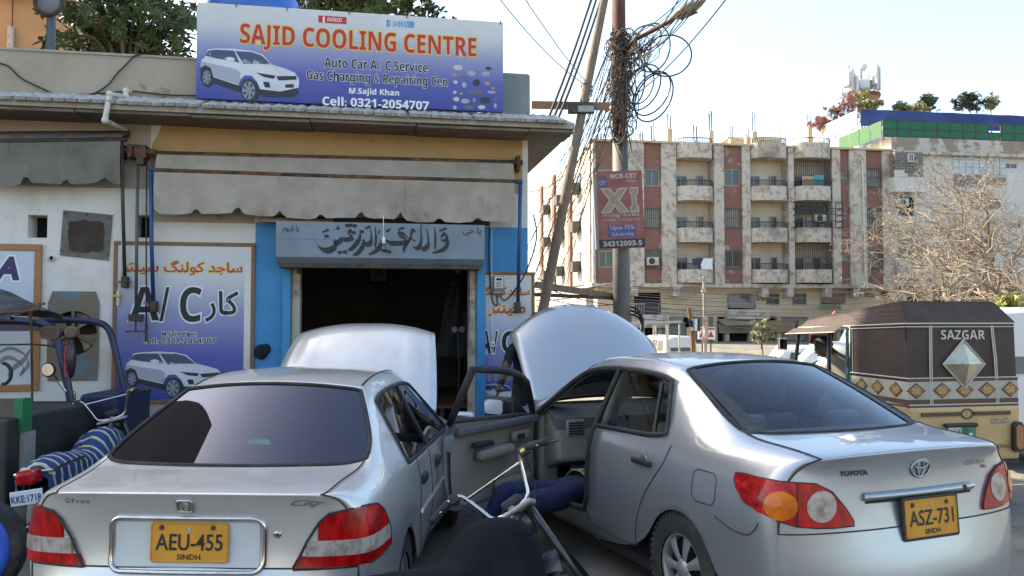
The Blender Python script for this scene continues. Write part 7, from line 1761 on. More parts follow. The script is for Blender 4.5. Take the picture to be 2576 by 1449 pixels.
letters('phone_sticker', '0321-2320899', M_fblue, rk, Mr(-.25, .785), .022, .19, .01, res=1); letters('phone_sticker', urdu('یقینی موٹرز'), M_fblue, rk, Mr(-.25, .812), .035, .19, .01, res=1)
ph = MB().box(-.06, -.018, -.10, .24, .765, .80).build('plate_lamp_housing', M_trimblk, rk, bevel=.012)
np_ = MB().box(-.035, -.02, -.09, .20, .60, .765).build('number_plate', mat('green_plate', (.03, .22, .08), .5), rk); MB().box(-.037, -.035, .06, .20, .60, .765).build('plate_white_half', mat('plate_white', (.55, .57, .5), .5), np_); letters('plate_number', 'D1141-22', M_ink, np_, Mr(.19, .70) @ Matrix.Translation((0, 0, .008)), .045, .20, .01, res=1); MB().lathe([(0, -.002), (.022, -.002)], (-.037, -.03, .69), 'x', 12).build('crescent_mark', M_whiteink, np_)
for y in (.50, -.53):
    tl = MB().prism(rrect(y - .055, y + .055, .52, .80, .05), lambda a, c, d: (d, a, c), -.05, -.018).build('tail_lamp', M_trimblk, rk); MB().prism(rrect(y - .036, y + .036, .55, .77, .034), lambda a, c, d: (d, a, c), -.062, -.05).build('tail_lens', mat('studded_amber_lens', (.30, .10, .04), .35, c2=(.42, .2, .08), sc=40), tl)
letters('body_sticker', 'KING', M_brn2, rk, Mr(-.30, .56), .04, .16, .01, res=1)
MB().box(-.03, -.01, -.54, .54, .42, .45).build('rear_sill', M_trimblk, rk)
# cab, posts, roof flap, seats, wheels
MB().box(1.1, 2.35, -.45, .45, .30, .36).build('cab_floor', M_trimblk, rk); MB().prism([(2.05, .30), (2.45, .40), (2.38, .95), (2.15, 1.0)], lambda a, c, d: (a, d, c), -.42, .42).build('front_panel', M_yel, rk, bevel=.03)
MB().box(.3, .75, -.52, .52, .5, .66).build('passenger_seat', mat('maroon_vinyl', (.10, .015, .02), .5), rk, bevel=.04); MB().box(.22, .32, -.52, .52, .6, 1.2).build('passenger_backrest', mat('maroon_vinyl', (.10, .015, .02), .5), rk, bevel=.04); MB().box(1.12, 1.45, -.25, .25, .45, .66).build('driver_seat', mat('maroon_vinyl', (.10, .015, .02), .5), rk, bevel=.04)
M_navy = mat('navy_post', (.012, .018, .05), .4)
for sg in (1, -1):
    MB().tube([(2.16, sg * .43, .95), (1.95, sg * .46, ZE - .05)], .022, 7).build('front_post', M_trimblk, rk); MB().tube([(1.28, sg * .54, .5), (1.28, sg * .52, ZE - .06)], .022, 7).build('door_post', M_navy, rk)
    MB().tube([(.86, sg * .60, .5), (.86, sg * .59, ZE - .04)], .018, 6).build('rear_post', mat('teal_tape', (.02, .14, .14), .5, c2=(.02, .02, .02), sc=14, lo=.49, hi=.51), rk)
    MB().quad((.9, sg * .60, ZE - .02), (2.02, sg * .49, ZE - .07), (2.02, sg * .60, ZE - .13), (.9, sg * .70, ZE - .09)).build('roof_flap', M_bcan, rk); pipe_([(.9, sg * .70, ZE - .092), (2.02, sg * .60, ZE - .132)], .006)
    MB().box(2.03, 2.06, sg * .62 - .06, sg * .62 + .06, 1.38, 1.52).build('mirror', M_chrome, rk, bevel=.03)
MB().tube([(1.95, -.36, ZE), (2.0, 0, ZE + .01), (1.95, .36, ZE)], .02, 6).build('front_header', M_trimblk, rk)
MB().grid([[(2.16 - .21 * q, y, .98 + .66 * q) for y in (-.40, 0, .40)] for q in (0, 1)]).build('windscreen', G_clear, rk)
MB().tube([(1.85, -.3, 1.02), (1.95, 0, .98), (1.85, .3, 1.02)], .016, 6).build('handlebar', M_trimblk, rk)
MB().box(1.98, 2.0, .05, .30, 1.45, 1.56).build('mirror_ornament', mat('red_tassel', (.18, .03, .02), .8), rk, bevel=.01)
def small_wheel(par, x, y, r_, w_, m_=M_hub):
    t = MB().lathe([(r_ * .6, -w_ / 2), (r_ * .9, -w_ / 2), (r_, -w_ * .3), (r_, w_ * .3), (r_ * .9, w_ / 2), (r_ * .6, w_ / 2)], (0, 0, 0), 'y', 28).build('wheel', M_tyre, par, smooth=True, ang=40); t.location = (x, y, r_)
    MB().lathe([(0, -w_ * .42), (r_ * .25, -w_ * .46), (r_ * .5, -w_ * .3), (r_ * .62, -w_ * .5)], (0, 0, 0), 'y', 24).build('rim', m_, t, smooth=True); MB().lathe([(0, w_ * .42), (r_ * .25, w_ * .46), (r_ * .5, w_ * .3), (r_ * .62, w_ * .5)], (0, 0, 0), 'y', 24).build('rim', m_, t, smooth=True); return t
for y in (.50, -.50): small_wheel(rk, .35, y, .23, .11)
small_wheel(rk, 2.2, 0, .23, .10)
MB().box(.1, 2.3, -.3, .3, .26, .44).build('chassis', M_trimblk, rk)

# ================================================================ box-bodied vehicles
def van_like(name, label, loc, heading, L, W, H, m, hood=0.0, rear_glass=True, belt=.56, group=None, cat='van', lamps=True, sign=None, cab_x=None):
    """Rounded van/car shell: loft of cross-sections with glass areas and wheels."""
    e = empty(name, loc, R(90 + heading), label, cat, group); hw = W / 2; zb = .30; zm = H * belt; rows = []
    prof = [(0, .72, zb), (.0, .96, zb + .08)]
    xs_ = [0.0, .05, .2, L * .35, L * .6, L - hood - .55, L - hood, L - .12, L]
    secs = []
    for x in xs_:
        f = 1.0 if .1 < x < L - .2 else .94; top = H
        if x > L - hood - .3: top = zm + (.02 if x < L - .2 else -.06)
        if x < .03: top = H - .06
        if x >= L - .15: top = zm - .05 if hood else zm
        pts = [(hw * .93 * f, zb), (hw * f, zb + .12), (hw * f, zm - .04), (hw * .985 * f, zm)]
        if top > zm + .2: pts += [(hw * .90 * f, zm + (top - zm) * .75), (hw * .80 * f, top - .05), (hw * .55 * f, top), (0, top + .02)]
        else: pts += [(hw * .95 * f, zm + .01), (hw * .85 * f, zm + .02), (hw * .5 * f, zm + .03), (0, zm + .04)]
        secs.append([(x, y, z) for y, z in pts] + [(x, -y, z) for y, z in reversed(pts[:-1])])
    b = MB().grid(secs); b.quad(*secs[0]); b.quad(*reversed(secs[-1])); b.build('body', m, e, smooth=True, ang=42)
    gl = mat('dark_vehicle_glass', (.02, .024, .027), .08, spec=.6)
    if rear_glass:
        z0, z1 = zm + .06, H - .16; MB().prism(rrect(-hw * .72, hw * .72, z0, z1, .08), lambda a, c, d: (d + .06 * (c - z0) / (z1 - z0), a, c), -.02, .06).build('rear_window', gl, e)
    nW = 3 if L > 3.4 else 2; x0 = .35; x1 = L - hood - .62
    for sg in (1, -1):
        for k in range(nW):
            a0 = x0 + (x1 - x0) * k / nW + .04; a1 = x0 + (x1 - x0) * (k + 1) / nW - .04; z0, z1 = zm + .05, zm + (H - zm) * .74
            MB().quad((a0, sg * (hw * .985 + .004), z0), (a1, sg * (hw * .985 + .004), z0), (a1 - (.1 if k == nW - 1 else 0), sg * (hw * .915 + .006), z1), (a0 + .02, sg * (hw * .915 + .006), z1)).build('side_window', gl, e)
        for x in (L * .2, L * .8): small_wheel(e, x, sg * (hw - .08), .29, .16)
    MB().quad((L - hood - .50, hw * .72, H - .12), (L - hood - .50, -hw * .72, H - .12), (L - hood + .01, -hw * .84, zm + .08), (L - hood + .01, hw * .84, zm + .08)).build('windscreen', gl, e)
    if lamps:
        for sg in (1, -1):
            for k, (m_, z0, z1) in enumerate(((M_lensred, zm - .06, zm + .10), (M_lensamb, zm - .16, zm - .06), (M_lensred, zm - .25, zm - .16))): MB().box(-.035, .05, sg * (hw * .94) - .055, sg * (hw * .94) + .025, z0 - .06, z1 - .06).build('tail_lamp', m_, e, bevel=.01)
    MB().box(-.09, .06, -hw * .96, hw * .96, zb - .02, zb + .17).build('rear_bumper', M_trimblk, e, bevel=.03); MB().box(L - .05, L + .09, -hw * .94, hw * .94, zb - .02, zb + .17).build('front_bumper', M_trimblk, e, bevel=.03)
    if sign: letters('rear_badge', sign, M_trimblk, e, Matrix.Translation((-.012, hw * .80, zm - .12)) @ Matrix(((0, 0, -1, 0), (-1, 0, 0, 0), (0, 1, 0, 0), (0, 0, 0, 1))), .05, .34, .02, .2)
    return e
P_whitev = paint('white_vehicle_paint', (.66, .66, .65), .3, 0.0, damt=.3, coat=.4)
van_like('white_van', 'white van parked beyond the brown rickshaw at the right edge', (6.12, 9.25, 0), 9, 3.3, 1.45, 1.86, P_whitev, sign='EURO-II')
van_like('white_pickup', 'white crew cab vehicle parked before the grey shutter, behind the metal frame', (at(1716, 880, 37).x, 37, -.85), 12, 4.2, 1.65, 1.75, P_whitev, hood=.9, cat='pickup', group='vehicles parked across the street')
van_like('white_car', 'white car showing its roof just left of the brown rickshaw', (6.6, 11.7, 0), 84, 3.3, 1.5, 1.38, P_whitev, hood=.8, cat='car', group='vehicles parked across the street')
van_like('white_suv', 'white SUV seen through the open cab of the brown rickshaw', (at(2190, 880, 25).x, 25, -.85), 80, 4.2, 1.75, 1.72, P_whitev, hood=.9, cat='SUV', group='vehicles parked across the street')
# metal frame cart
fp = at(1645, 880, 21); e = empty('metal_frame', (fp.x, 21, 0), R(6), 'open white metal tube frame stall behind the raised hood', 'frame')
zt_ = at(1650, 815, 21).z; m_ = mat('white_tube', (.5, .48, .44), .6)
for k in range(5): MB().tube([(-.7 + .35 * k, 0, -.85), (-.7 + .35 * k, 0, zt_)], .022, 6).build('upright', m_, e); MB().tube([(-.7 + .35 * k, 1.0, -.85), (-.7 + .35 * k, 1.0, zt_ - .05)], .022, 6).build('upright', m_, e)
for y in (0, 1.0): MB().bar((-.75, y, zt_), (.75, y, zt_ + .06), .05).build('top_rail', m_, e)
# orange stand, small red board far in the street
e = empty('orange_stand', (at(2085, 880, 32).x, 32, 0), 0, 'orange metal stand before the far shops', 'stand'); m_ = mat('orange_paint', (.45, .13, .04), .6)
MB().bar((0, 0, -.85), (.05, 0, 1.7), .1).build('post', m_, e); MB().bar((0.05, 0, 1.7), (.3, 0, 2.0), .1).build('arm', m_, e)
e = empty('red_board', (at(1778, 880, 26).x, 26, 0), 0, 'small white board with red marks at the foot of the thin pole', 'board'); MB().box(-.28, .28, 0, .04, 1.05, 1.45).build('board', M_whiteink, e); MB().box(-.26, .26, -.01, 0, 1.36, 1.42).build('red_stripe', M_redink, e)
for q in (-.14, .14): MB().prism([(q - .1, 1.12), (q + .1, 1.12), (q, 1.32)], lambda a, c, d: (a, d, c), -.01, 0).build('red_mark', M_redink, e); MB().bar((q, .03, -.85), (q, .03, 1.05), .04).build('leg', M_steel_dk, e)

# ================================================================ blue rickshaw at the left edge
rb0 = Vector((-4.3, 7.3, 0)); bk = empty('auto_rickshaw', rb0, 0, 'dark blue auto rickshaw with bundled grey canopy at the left edge by the wall', 'rickshaw')
def lp_(u, v, y): return at(u, v, y) - rb0
M_nb = mat('navy_blue_paint', (.006, .013, .06), .4, coat=.2, c2=(.006, .009, .03), sc=4); M_nbd = mat('dark_navy_sheet', (.012, .02, .07), .5, c2=(.02, .02, .03), sc=5)
for Y, nm in ((7.0, 'near'), (7.95, 'far')):
    k = Y / 7.0; dx = 0 if Y < 7.5 else 0
    pts = [at(-60, 806, 7.0), at(40, 806, 7.0), at(100, 812, 7.0), at(128, 824, 7.0), at(143, 850, 7.0), at(160, 920, 7.0), at(176, 1000, 7.0), at(186, 1095, 7.0)]
    MB().tube(smooth_path([p + Vector((0, Y - 7.0, 0)) - rb0 for p in pts], 4), .034, 8).build('windscreen_frame', M_nb, bk, smooth=True)
MB().grid([[lp_(u, v, Y) for u in (-60, 0, 60, 120)] for v, Y in ((806, 7.02), (833, 7.02))]).build('roof_header', M_nb, bk)
MB().grid([[lp_(-200, 800, Y), lp_(0, 797, Y), lp_(105, 806, Y)] for Y in (7.0, 7.5, 7.95)]).build('roof_sheet', M_nbd, bk)
fpz = [(200, 992), (292, 990), (290, 1085), (284, 1250), (170, 1260), (178, 1090)]
MB().prism([(lp_(u, v, 7.15).x, lp_(u, v, 7.15).z) for u, v in fpz], lambda a, c, d: (a, d, c), -.15, .55).build('front_panel', M_nbd, bk, bevel=.03)
MB().box(lp_(-150, 1000, 7).x, lp_(178, 1000, 7).x, -.05, .0, .35, lp_(100, 1012, 7.2).z).build('side_panel', M_nb, bk); MB().box(lp_(-150, 1000, 7).x, lp_(178, 1000, 7).x, .0, .6, .3, .36).build('floor', M_trimblk, bk)
for u, v0, v1, r_ in ((78, 762, 1090, .010),): MB().tube([lp_(u, v0, 6.95), lp_(u + 4, v1, 6.95)], r_, 6).build('side_rod', M_rust, bk)
MB().tube([lp_(-30, 868, 7), lp_(80, 866, 7), lp_(130, 870, 7), lp_(152, 880, 7)], .008, 5).build('mirror_rail', M_trimblk, bk)
q = lp_(132, 838, 6.98); MB().prism(rrect(-.09, .07, -.045, .05, .04), lambda a, c, d: (q.x + a, q.y + d, q.z + c), -.03, .03).build('inside_mirror', mat('mirror_dark', (.03, .03, .028), .1), bk); MB().tube([(q.x + a, q.y - .03, q.z + c) for a, c in rrect(-.09, .07, -.045, .05, .04)], .010, 5, closed=True).build('mirror_rim', mat('amber_rim', (.14, .05, .02), .5), bk)
q = lp_(180, 904, 6.92); MB().ball((q.x, q.y, q.z), .035, .05, .165, n=12, m=10).build('side_lamp', mat('smoked_lens', (.03, .012, .014), .25), bk, smooth=True); MB().tube([(q.x - .01 - .022 * math.cos(t), q.y - .045, q.z + .15 * math.sin(t)) for t in [-1.4 + .28 * i for i in range(11)]], .006, 5).build('led_strip', M_redink, bk); MB().tube([q + Vector((0, 0, .16)), lp_(162, 868, 6.97)], .012, 6).build('lamp_bracket', M_trimblk, bk)
q = lp_(122, 930, 6.9); MB().lathe([(0, -.012), (.055, -.012), (.066, .0), (.05, .03)], tuple(q), 'y', 20).build('round_mirror', M_trimblk, bk, smooth=True); MB().lathe([(0, -.014), (.052, -.014)], tuple(q), 'y', 20).build('mirror_glass', M_chrome, bk); MB().tube([q + Vector((.05, 0, -.05)), lp_(165, 985, 6.95)], .009, 5).build('mirror_stem', M_chrome, bk)
for k in range(5): c_ = lp_(186 + .6 * k, 990 + k * 9, 6.93); MB().tube([c_ + Vector((.014 * math.cos(t), 0, .022 * math.sin(t))) for t in [2 * math.pi * i / 10 for i in range(10)]], .004, 4, closed=True).build('chain_link', M_steel_dk, bk)
MB().tube([lp_(8 + 20 * math.cos(t), 940 + 26 * math.sin(t), 7.2) for t in [-1.6 + .3 * i for i in range(12)]], .016, 6).build('handlebar_hoop', M_trimblk, bk)
rows = []
rr_ = random.Random(4)
for i in range(9):
    u = -160 + 32 * i; row = []
    for j in range(9):
        t = math.pi * j / 8; h_ = (.25 if i < 6 else .25 - .06 * (i - 5)); c_ = lp_(u, 772 + i * 2.4, 7.35); row.append((c_.x, c_.y - .42 * math.cos(t), c_.z - .04 + h_ * math.sin(t) + rr_.uniform(-.012, .012)))
    rows.append(row)
MB().grid(rows).build('bundled_canopy', mat('dusty_black_canvas', (.11, .105, .10), .95, c2=(.045, .045, .045), sc=4, stretch=(2, 1, 6), bump=.6, bsc=9), bk, smooth=True)
MB().tube([lp_(-60, 792, 6.93), lp_(60, 784, 6.93), lp_(97, 778, 6.93), lp_(100, 764, 6.93), lp_(112, 764, 6.93)], .014, 6).build('canopy_rail', M_rust, bk); MB().tube([lp_(76, 786, 6.93), lp_(76, 803, 6.95)], .012, 5).build('rail_stud', M_rust, bk)
# its load tub, green flap and blue wheel close to the camera
MB().box(lp_(-300, 1100, 6.0).x, lp_(70, 1100, 6.0).x, -1.55, -.35, .35, lp_(0, 1045, 6.0).z).build('load_tub', mat('black_tub', (.018, .018, .02), .6, c2=(.04, .035, .03), sc=4), bk, bevel=.02)
MB().box(lp_(-300, 1000, 6.0).x, lp_(62, 1000, 6.0).x, -1.4, -1.36, lp_(0, 1045, 6.0).z, lp_(0, 1000, 6.0).z).build('tub_panel', mat('dirty_brown_sheet', (.07, .055, .045), .7, c2=(.12, .10, .08), sc=5), bk)
MB().box(lp_(60, 1000, 6.0).x, lp_(82, 1000, 6.0).x, -1.42, -1.30, lp_(0, 1082, 6.0).z, lp_(0, 1000, 6.0).z).build('green_flap', mat('green_paint', (.01, .16, .05), .5), bk); MB().box(lp_(66, 1000, 6.0).x, lp_(88, 1000, 6.0).x, -1.40, -1.28, lp_(0, 1200, 6.0).z, lp_(0, 1083, 6.0).z).build('grey_post', M_alu, bk)
wq = at(-58, 1350, 4.95); t = small_wheel(bk, wq.x - rb0.x, wq.y - rb0.y, .30, .12, mat('bright_blue_rim', (.015, .10, .50), .4)); t.location.z = .33; MB().lathe([(0, -.055), (.10, -.07), (.20, -.062), (.245, -.075), (.25, -.05)], (0, 0, 0), 'y', 28).build('wheel_disc', bpy.data.materials['bright_blue_rim'], t, smooth=True)

# ================================================================ motorcycles
def motorbike(name, label, loc, heading, steer, lean, cover, tankm, plate=None, zseat=.76, cover_front=True):
    e = empty(name, loc, R(90 + heading), label, 'motorcycle'); e.rotation_euler = (R(lean), 0, R(90 + heading)); e.rotation_mode = 'XYZ'
    M_bk = mat('black_bike_paint', (.015, .016, .02), .3, coat=.4, c2=(.05, .045, .04), sc=5)
    def bwheel(par, x, z, r_=.285):
        w_ = MB().tube([(x + r_ * math.cos(t), 0, z + r_ * math.sin(t)) for t in [2 * math.pi * i / 32 for i in range(32)]], .032, 8, closed=True).build('wheel', M_tyre, par, smooth=True)
        MB().tube([(x + (r_ - .04) * math.cos(t), 0, z + (r_ - .04) * math.sin(t)) for t in [2 * math.pi * i / 32 for i in range(32)]], .016, 6, closed=True).build('rim', M_chrome, w_, smooth=True)
        sp2 = MB()
        for k in range(18): t = 2 * math.pi * k / 18; sg = 1 if k % 2 else -1; sp2.tube([(x + .045 * math.cos(t + .5 * sg), sg * .03, z + .045 * math.sin(t + .5 * sg)), (x + (r_ - .045) * math.cos(t), 0, z + (r_ - .045) * math.sin(t))], .0022, 3)
        sp2.build('spokes', M_chrome, w_)['kind'] = 'stuff'
        MB().lathe([(.0, -.05), (.05, -.045), (.055, 0), (.05, .045), (0, .05)], (x, 0, z), 'y', 16).build('hub', M_alu, w_, smooth=True); return w_
    bwheel(e, 0, .285)
    # frame, engine, exhaust, shocks
    MB().tube([(0, .10, .285), (.45, .10, .30), (.45, .08, .62)], .014, 6).tube([(0, -.10, .285), (.45, -.10, .30), (.45, -.08, .62)], .014, 6).build('swing_arm', M_bk, e)
    MB().tube(smooth_path([(-.2, 0, .66), (.3, 0, .64), (.75, 0, .72), (.98, 0, .86)], 4), .03, 8).tube([(.95, 0, .82), (.80, 0, .45), (.45, 0, .30)], .02, 6).build('frame', M_bk, e, smooth=True)
    eng = MB().box(.42, .72, -.11, .11, .22, .42).build('engine', M_alu, e, bevel=.04)
    for k in range(7): MB().box(.70 + k * .028, .713 + k * .028, -.075, .075, .28 + .004 * k, .42).build('cooling_fin', M_alu, eng)
    MB().tube(smooth_path([(.85, .06, .32), (.80, .13, .20), (.5, .15, .18), (.1, .15, .22)], 4), .018, 7).tube([(.12, .15, .22), (-.38, .15, .30)], .04, 10).build('exhaust', M_chrome, e, smooth=True)
    for sg in (1, -1):
        sh = MB().tube([(0, sg * .12, .30), (.02, sg * .12, .64)], .016, 8).build('shock_absorber', M_trimblk, e)
        for k in range(8): z = .36 + .026 * k; MB().tube([(.004 + .03 * math.cos(t), sg * .12 + .03 * math.sin(t), z) for t in [2 * math.pi * i / 10 for i in range(10)]], .005, 4, closed=True).build('spring_coil', M_chrome, sh)
    # rear mudguard, tail lamp, plate
    rows = []
    for k in range(9): a = R(70 + 13 * k); rows.append([(.0 + .33 * math.cos(a), y, .285 + .33 * math.sin(a) + .03 * (1 - (y / .075) ** 2)) for y in (-.075, -.04, 0, .04, .075)])
    MB().grid(rows).build('rear_mudguard', M_bk, e, smooth=True)
    tl = MB().box(-.42, -.30, -.075, .075, .60, .70).build('tail_lamp', M_lensred, e, bevel=.03)
    MB().tube([(-.30, -.13, .67), (.15, -.15, .69)], .011, 6).tube([(-.30, .13, .67), (.15, .15, .69)], .011, 6).tube([(-.30, .13, .67), (-.34, 0, .68), (-.30, -.13, .67)], .011, 6).build('carrier', M_chrome, e)
    if plate:
        pl = MB().box(-.425, -.415, -.11, .11, .47, .57).build('number_plate', M_whiteink, e, bevel=.004); letters('plate_number', plate, mat('plate_blue', (.02, .05, .25), .5), pl, Matrix.Translation((-.428, .10, .49)) @ Matrix(((0, 0, -1, 0), (-1, 0, 0, 0), (0, 1, 0, 0), (0, 0, 0, 1))), .05, .20, .015, res=2)
    # seat and tank under a cloth cover
    rows = []
    ctl = [(-.33, .66, .11, .10), (-.28, zseat - .02, .135, .16), (-.05, zseat, .145, .19), (.25, zseat - .03, .14, .20), (.42, zseat - .03, .145, .24), (.52, zseat + .02, .15, .36), (.62, zseat + .075, .15, .44), (.78, zseat + .09, .135, .44), (.90, zseat + .05, .11, .34), (.965, zseat - .02, .07, .14)]
    sm = smooth_path([Vector((a, b_, c)) for a, b_, c, d in ctl], 3); dr_ = [d for a, b_, c, d in ctl]
    for i, q in enumerate(sm):
        t = i / (len(sm) - 1) * (len(ctl) - 1); k = min(int(t), len(ctl) - 2); dd = dr_[k] + (dr_[k + 1] - dr_[k]) * (t - k); row = []
        for a_ in range(-8, 9):
            s_ = a_ / 8; ang = s_ * R(100); y = q.z * min(1.0, math.sin(abs(ang)) * 1.06) * (1 if s_ > 0 else -1); z = q.y - (q.z * (1 - math.cos(ang)) if abs(s_) < .55 else q.z * .42 + dd * (abs(s_) - .55) / .45)
            if abs(s_) > .55: y = q.z * (1.0 + .05 * math.sin(i * 1.1)) * (1 if s_ > 0 else -1) * (1.02)
            wv_ = math.sin(q.x * 23 + 9 * s_) * math.sin(s_ * 7 + q.x * 11); row.append((q.x + .012 * math.sin(s_ * 9), y + .010 * wv_, z + .009 * wv_ * (1 + abs(s_))))
        rows.append(row)
    MB().grid(rows).build('seat_cover', cover, e, smooth=True)
    # front end turns about the raked steering axis
    fe = bpy.data.objects.new('front_fork', None); 
    hd = Vector((.985, 0, .80)); axm = Vector((-.42, 0, 1)).normalized()
    FM = Matrix.Translation(hd) @ Matrix.Rotation(R(steer), 4, axm) @ Matrix.Translation(-hd)
    def fb(mb, nm, m_, par=None, **kw): mb.xf(FM); return mb.build(nm, m_, par or e, **kw)
    fk = MB()
    for sg in (1, -1): fk.tube([(1.0, sg * .085, .86), (1.21, sg * .085, .285)], .019, 8)
    fkp = fb(fk, 'fork', M_bk, smooth=True)
    fb(MB().box(.93, 1.06, -.12, .12, .86, .885), 'fork_crown', M_alu, fkp, bevel=.02); fb(MB().lathe([(0, .905), (.018, .905), (.02, .885)], (.99, 0, 0), n=6), 'crown_nut', M_alu, fkp)
    wv = bwheel(e, 1.21, .285); wv.data.transform(FM)
    for c in wv.children: c.data.transform(FM)
    rows = []
    for k in range(11): a = R(-5 + 14.5 * k); rows.append([(1.21 + .335 * math.cos(a), y, .285 + .335 * math.sin(a) + .03 * (1 - (y / .07) ** 2)) for y in (-.07, -.04, 0, .04, .07)])
    fb(MB().grid(rows), 'front_mudguard', mat('scuffed_blue_black', (.02, .024, .035), .4, c2=(.12, .12, .12), sc=6, lo=.55, hi=.68), smooth=True)
    bar = [(.88, .31, 1.06), (.92, .24, 1.095), (.955, .185, 1.085), (.98, .14, .98), (.99, .09, .895), (.99, -.09, .895), (.98, -.14, .98), (.955, -.185, 1.085), (.92, -.24, 1.095), (.88, -.31, 1.06)]
    hb = fb(MB().tube(smooth_path(bar, 4), .0105, 8), 'handlebar', M_chrome, smooth=True)
    fb(MB().tube([(.965, .185, 1.06), (.965, -.185, 1.06)], .008, 6), 'brace_bar', M_chrome, hb)
    for sg in (1, -1):
        g0, g1 = Vector((.915, sg * .25, 1.092)), Vector((.865, sg * .365, 1.045)); pts = [g0.lerp(g1, k / 8) for k in range(9)]
        fb(MB().tube(pts, [.021 if k % 2 else .018 for k in range(9)], 8), 'grip', M_rubber, hb, smooth=True); fb(MB().box(-.022, .022, -.025, .025, -.025, .025).xf(Matrix.Translation((.93, sg * .22, 1.09))), 'switch_block', M_trimblk, hb, bevel=.008)
        fb(MB().tube(smooth_path([(.945, sg * .25, 1.08), (.955, sg * .32, 1.065), (.925, sg * .40, 1.03)], 3), .006, 5), 'lever', M_trimblk, hb)
        fb(MB().tube(smooth_path([(.93, sg * .22, 1.08), (1.05, sg * .16, .95), (1.07, sg * .06, .80), (1.0, 0, .6)], 3), .005, 4), 'control_cable', M_cable, hb)
    fb(MB().box(-.008, .008, -.012, .012, -.008, .008).xf(Matrix.Translation((.905, -.22, 1.09))), 'yellow_button', M_yelink, hb)
    hl = fb(MB().lathe([(0, -.09), (.05, -.08), (.085, -.03), (.09, .0)], (1.10, 0, .83), 'x', 18).xf(Matrix.Identity(4)), 'headlamp', M_bk, smooth=True); fb(MB().lathe([(0, .012), (.07, .006), (.09, 0)], (1.10, 0, .83), 'x', 18), 'headlamp_glass', M_chrome, hl)
    fb(MB().box(1.03, 1.08, -.06, .06, .90, .96), 'speedometer', M_trimblk, hb, bevel=.02)
    MB().tube([(.42, .10, .28), (.36, .24, .02)], .011, 6).build('side_stand', M_bk, e); MB().tube([(.55, .22, .27), (.55, -.22, .27)], .012, 6).build('foot_pegs', M_rubber, e)
    return e
M_strp = stripes('striped_knit_cover', (.012, .05, .17), (.50, .42, .14), (.46, .47, .45), 0, 11.0)
motorbike('motorcycle', 'motorcycle with blue and yellow striped seat cover and plate KKE:1718', (-3.29, 5.90, 0), 3.0, 16, -8, M_strp, M_ink, plate='KKE:1718')
M_blkcloth = mat('black_cloth_cover', (.009, .009, .013), .95, c2=(.022, .02, .022), sc=3, lo=.5, hi=.75, bump=.8, bsc=7, spec=.15)
motorbike('motorcycle', 'motorcycle under a black cloth seat cover parked between the two saloons', (-.30, 3.02, 0), -40.0, 30, -28, M_blkcloth, M_ink, zseat=.79)
# ================================================================ people
M_skin = mat('brown_skin', (.12, .06, .035), .55, c2=(.10, .05, .03), sc=9); M_hair = mat('black_hair', (.008, .007, .007), .6)
M_jean = mat('blue_denim', (.008, .015, .055), .95, c2=(.016, .028, .085), sc=4, lo=.4, hi=.7, bump=1.0, bsc=14); M_tee = mat('black_shirt', (.010, .010, .012), .9); M_beigeshirt = mat('beige_shirt', (.36, .30, .24), .85, c2=(.30, .25, .20), sc=3, bump=.3, bsc=7); M_greyt = mat('dark_trousers', (.03, .03, .034), .9)
def person(name, label, J, Ed, matf, mats, root, extra=None, levels=2):
    """One continuous skinned figure; J = {joint: (point, radius)}."""
    ks = list(J); me = bpy.data.meshes.new(name); o_ = Vector(J[root][0]); o_.z = 0
    me.from_pydata([tuple(Vector(J[k][0]) - o_) for k in ks], [(ks.index(a), ks.index(b)) for a, b in Ed], [])
    ob = bpy.data.objects.new(name, me); col.objects.link(ob); sk = ob.modifiers.new('skin', 'SKIN'); sk.use_smooth_shade = True; sk.branch_smoothing = .4
    for i, k in enumerate(ks):
        r_ = J[k][1]; me.skin_vertices[0].data[i].radius = r_ if isinstance(r_, tuple) else (r_, r_); me.skin_vertices[0].data[i].use_root = (k == root)
    sb = ob.modifiers.new('sub', 'SUBSURF'); sb.levels = levels; sb.render_levels = levels
    dg = bpy.context.evaluated_depsgraph_get(); m2 = bpy.data.meshes.new_from_object(ob.evaluated_get(dg)); bpy.data.objects.remove(ob)
    m2.materials.clear()
    for q in mats: m2.materials.append(q)
    for p in m2.polygons: p.use_smooth = True; p.material_index = matf(p.center + o_)
    ob = bpy.data.objects.new('body', m2); col.objects.link(ob); ob.name = 'body'
    e = empty(name, o_, 0, label, 'person'); ob.parent = e
    return e, o_
def near(p, ks, J): return min(ks, key=lambda k: (p - Vector(J[k][0])).length / (J[k][1] if not isinstance(J[k][1], tuple) else J[k][1][0]))
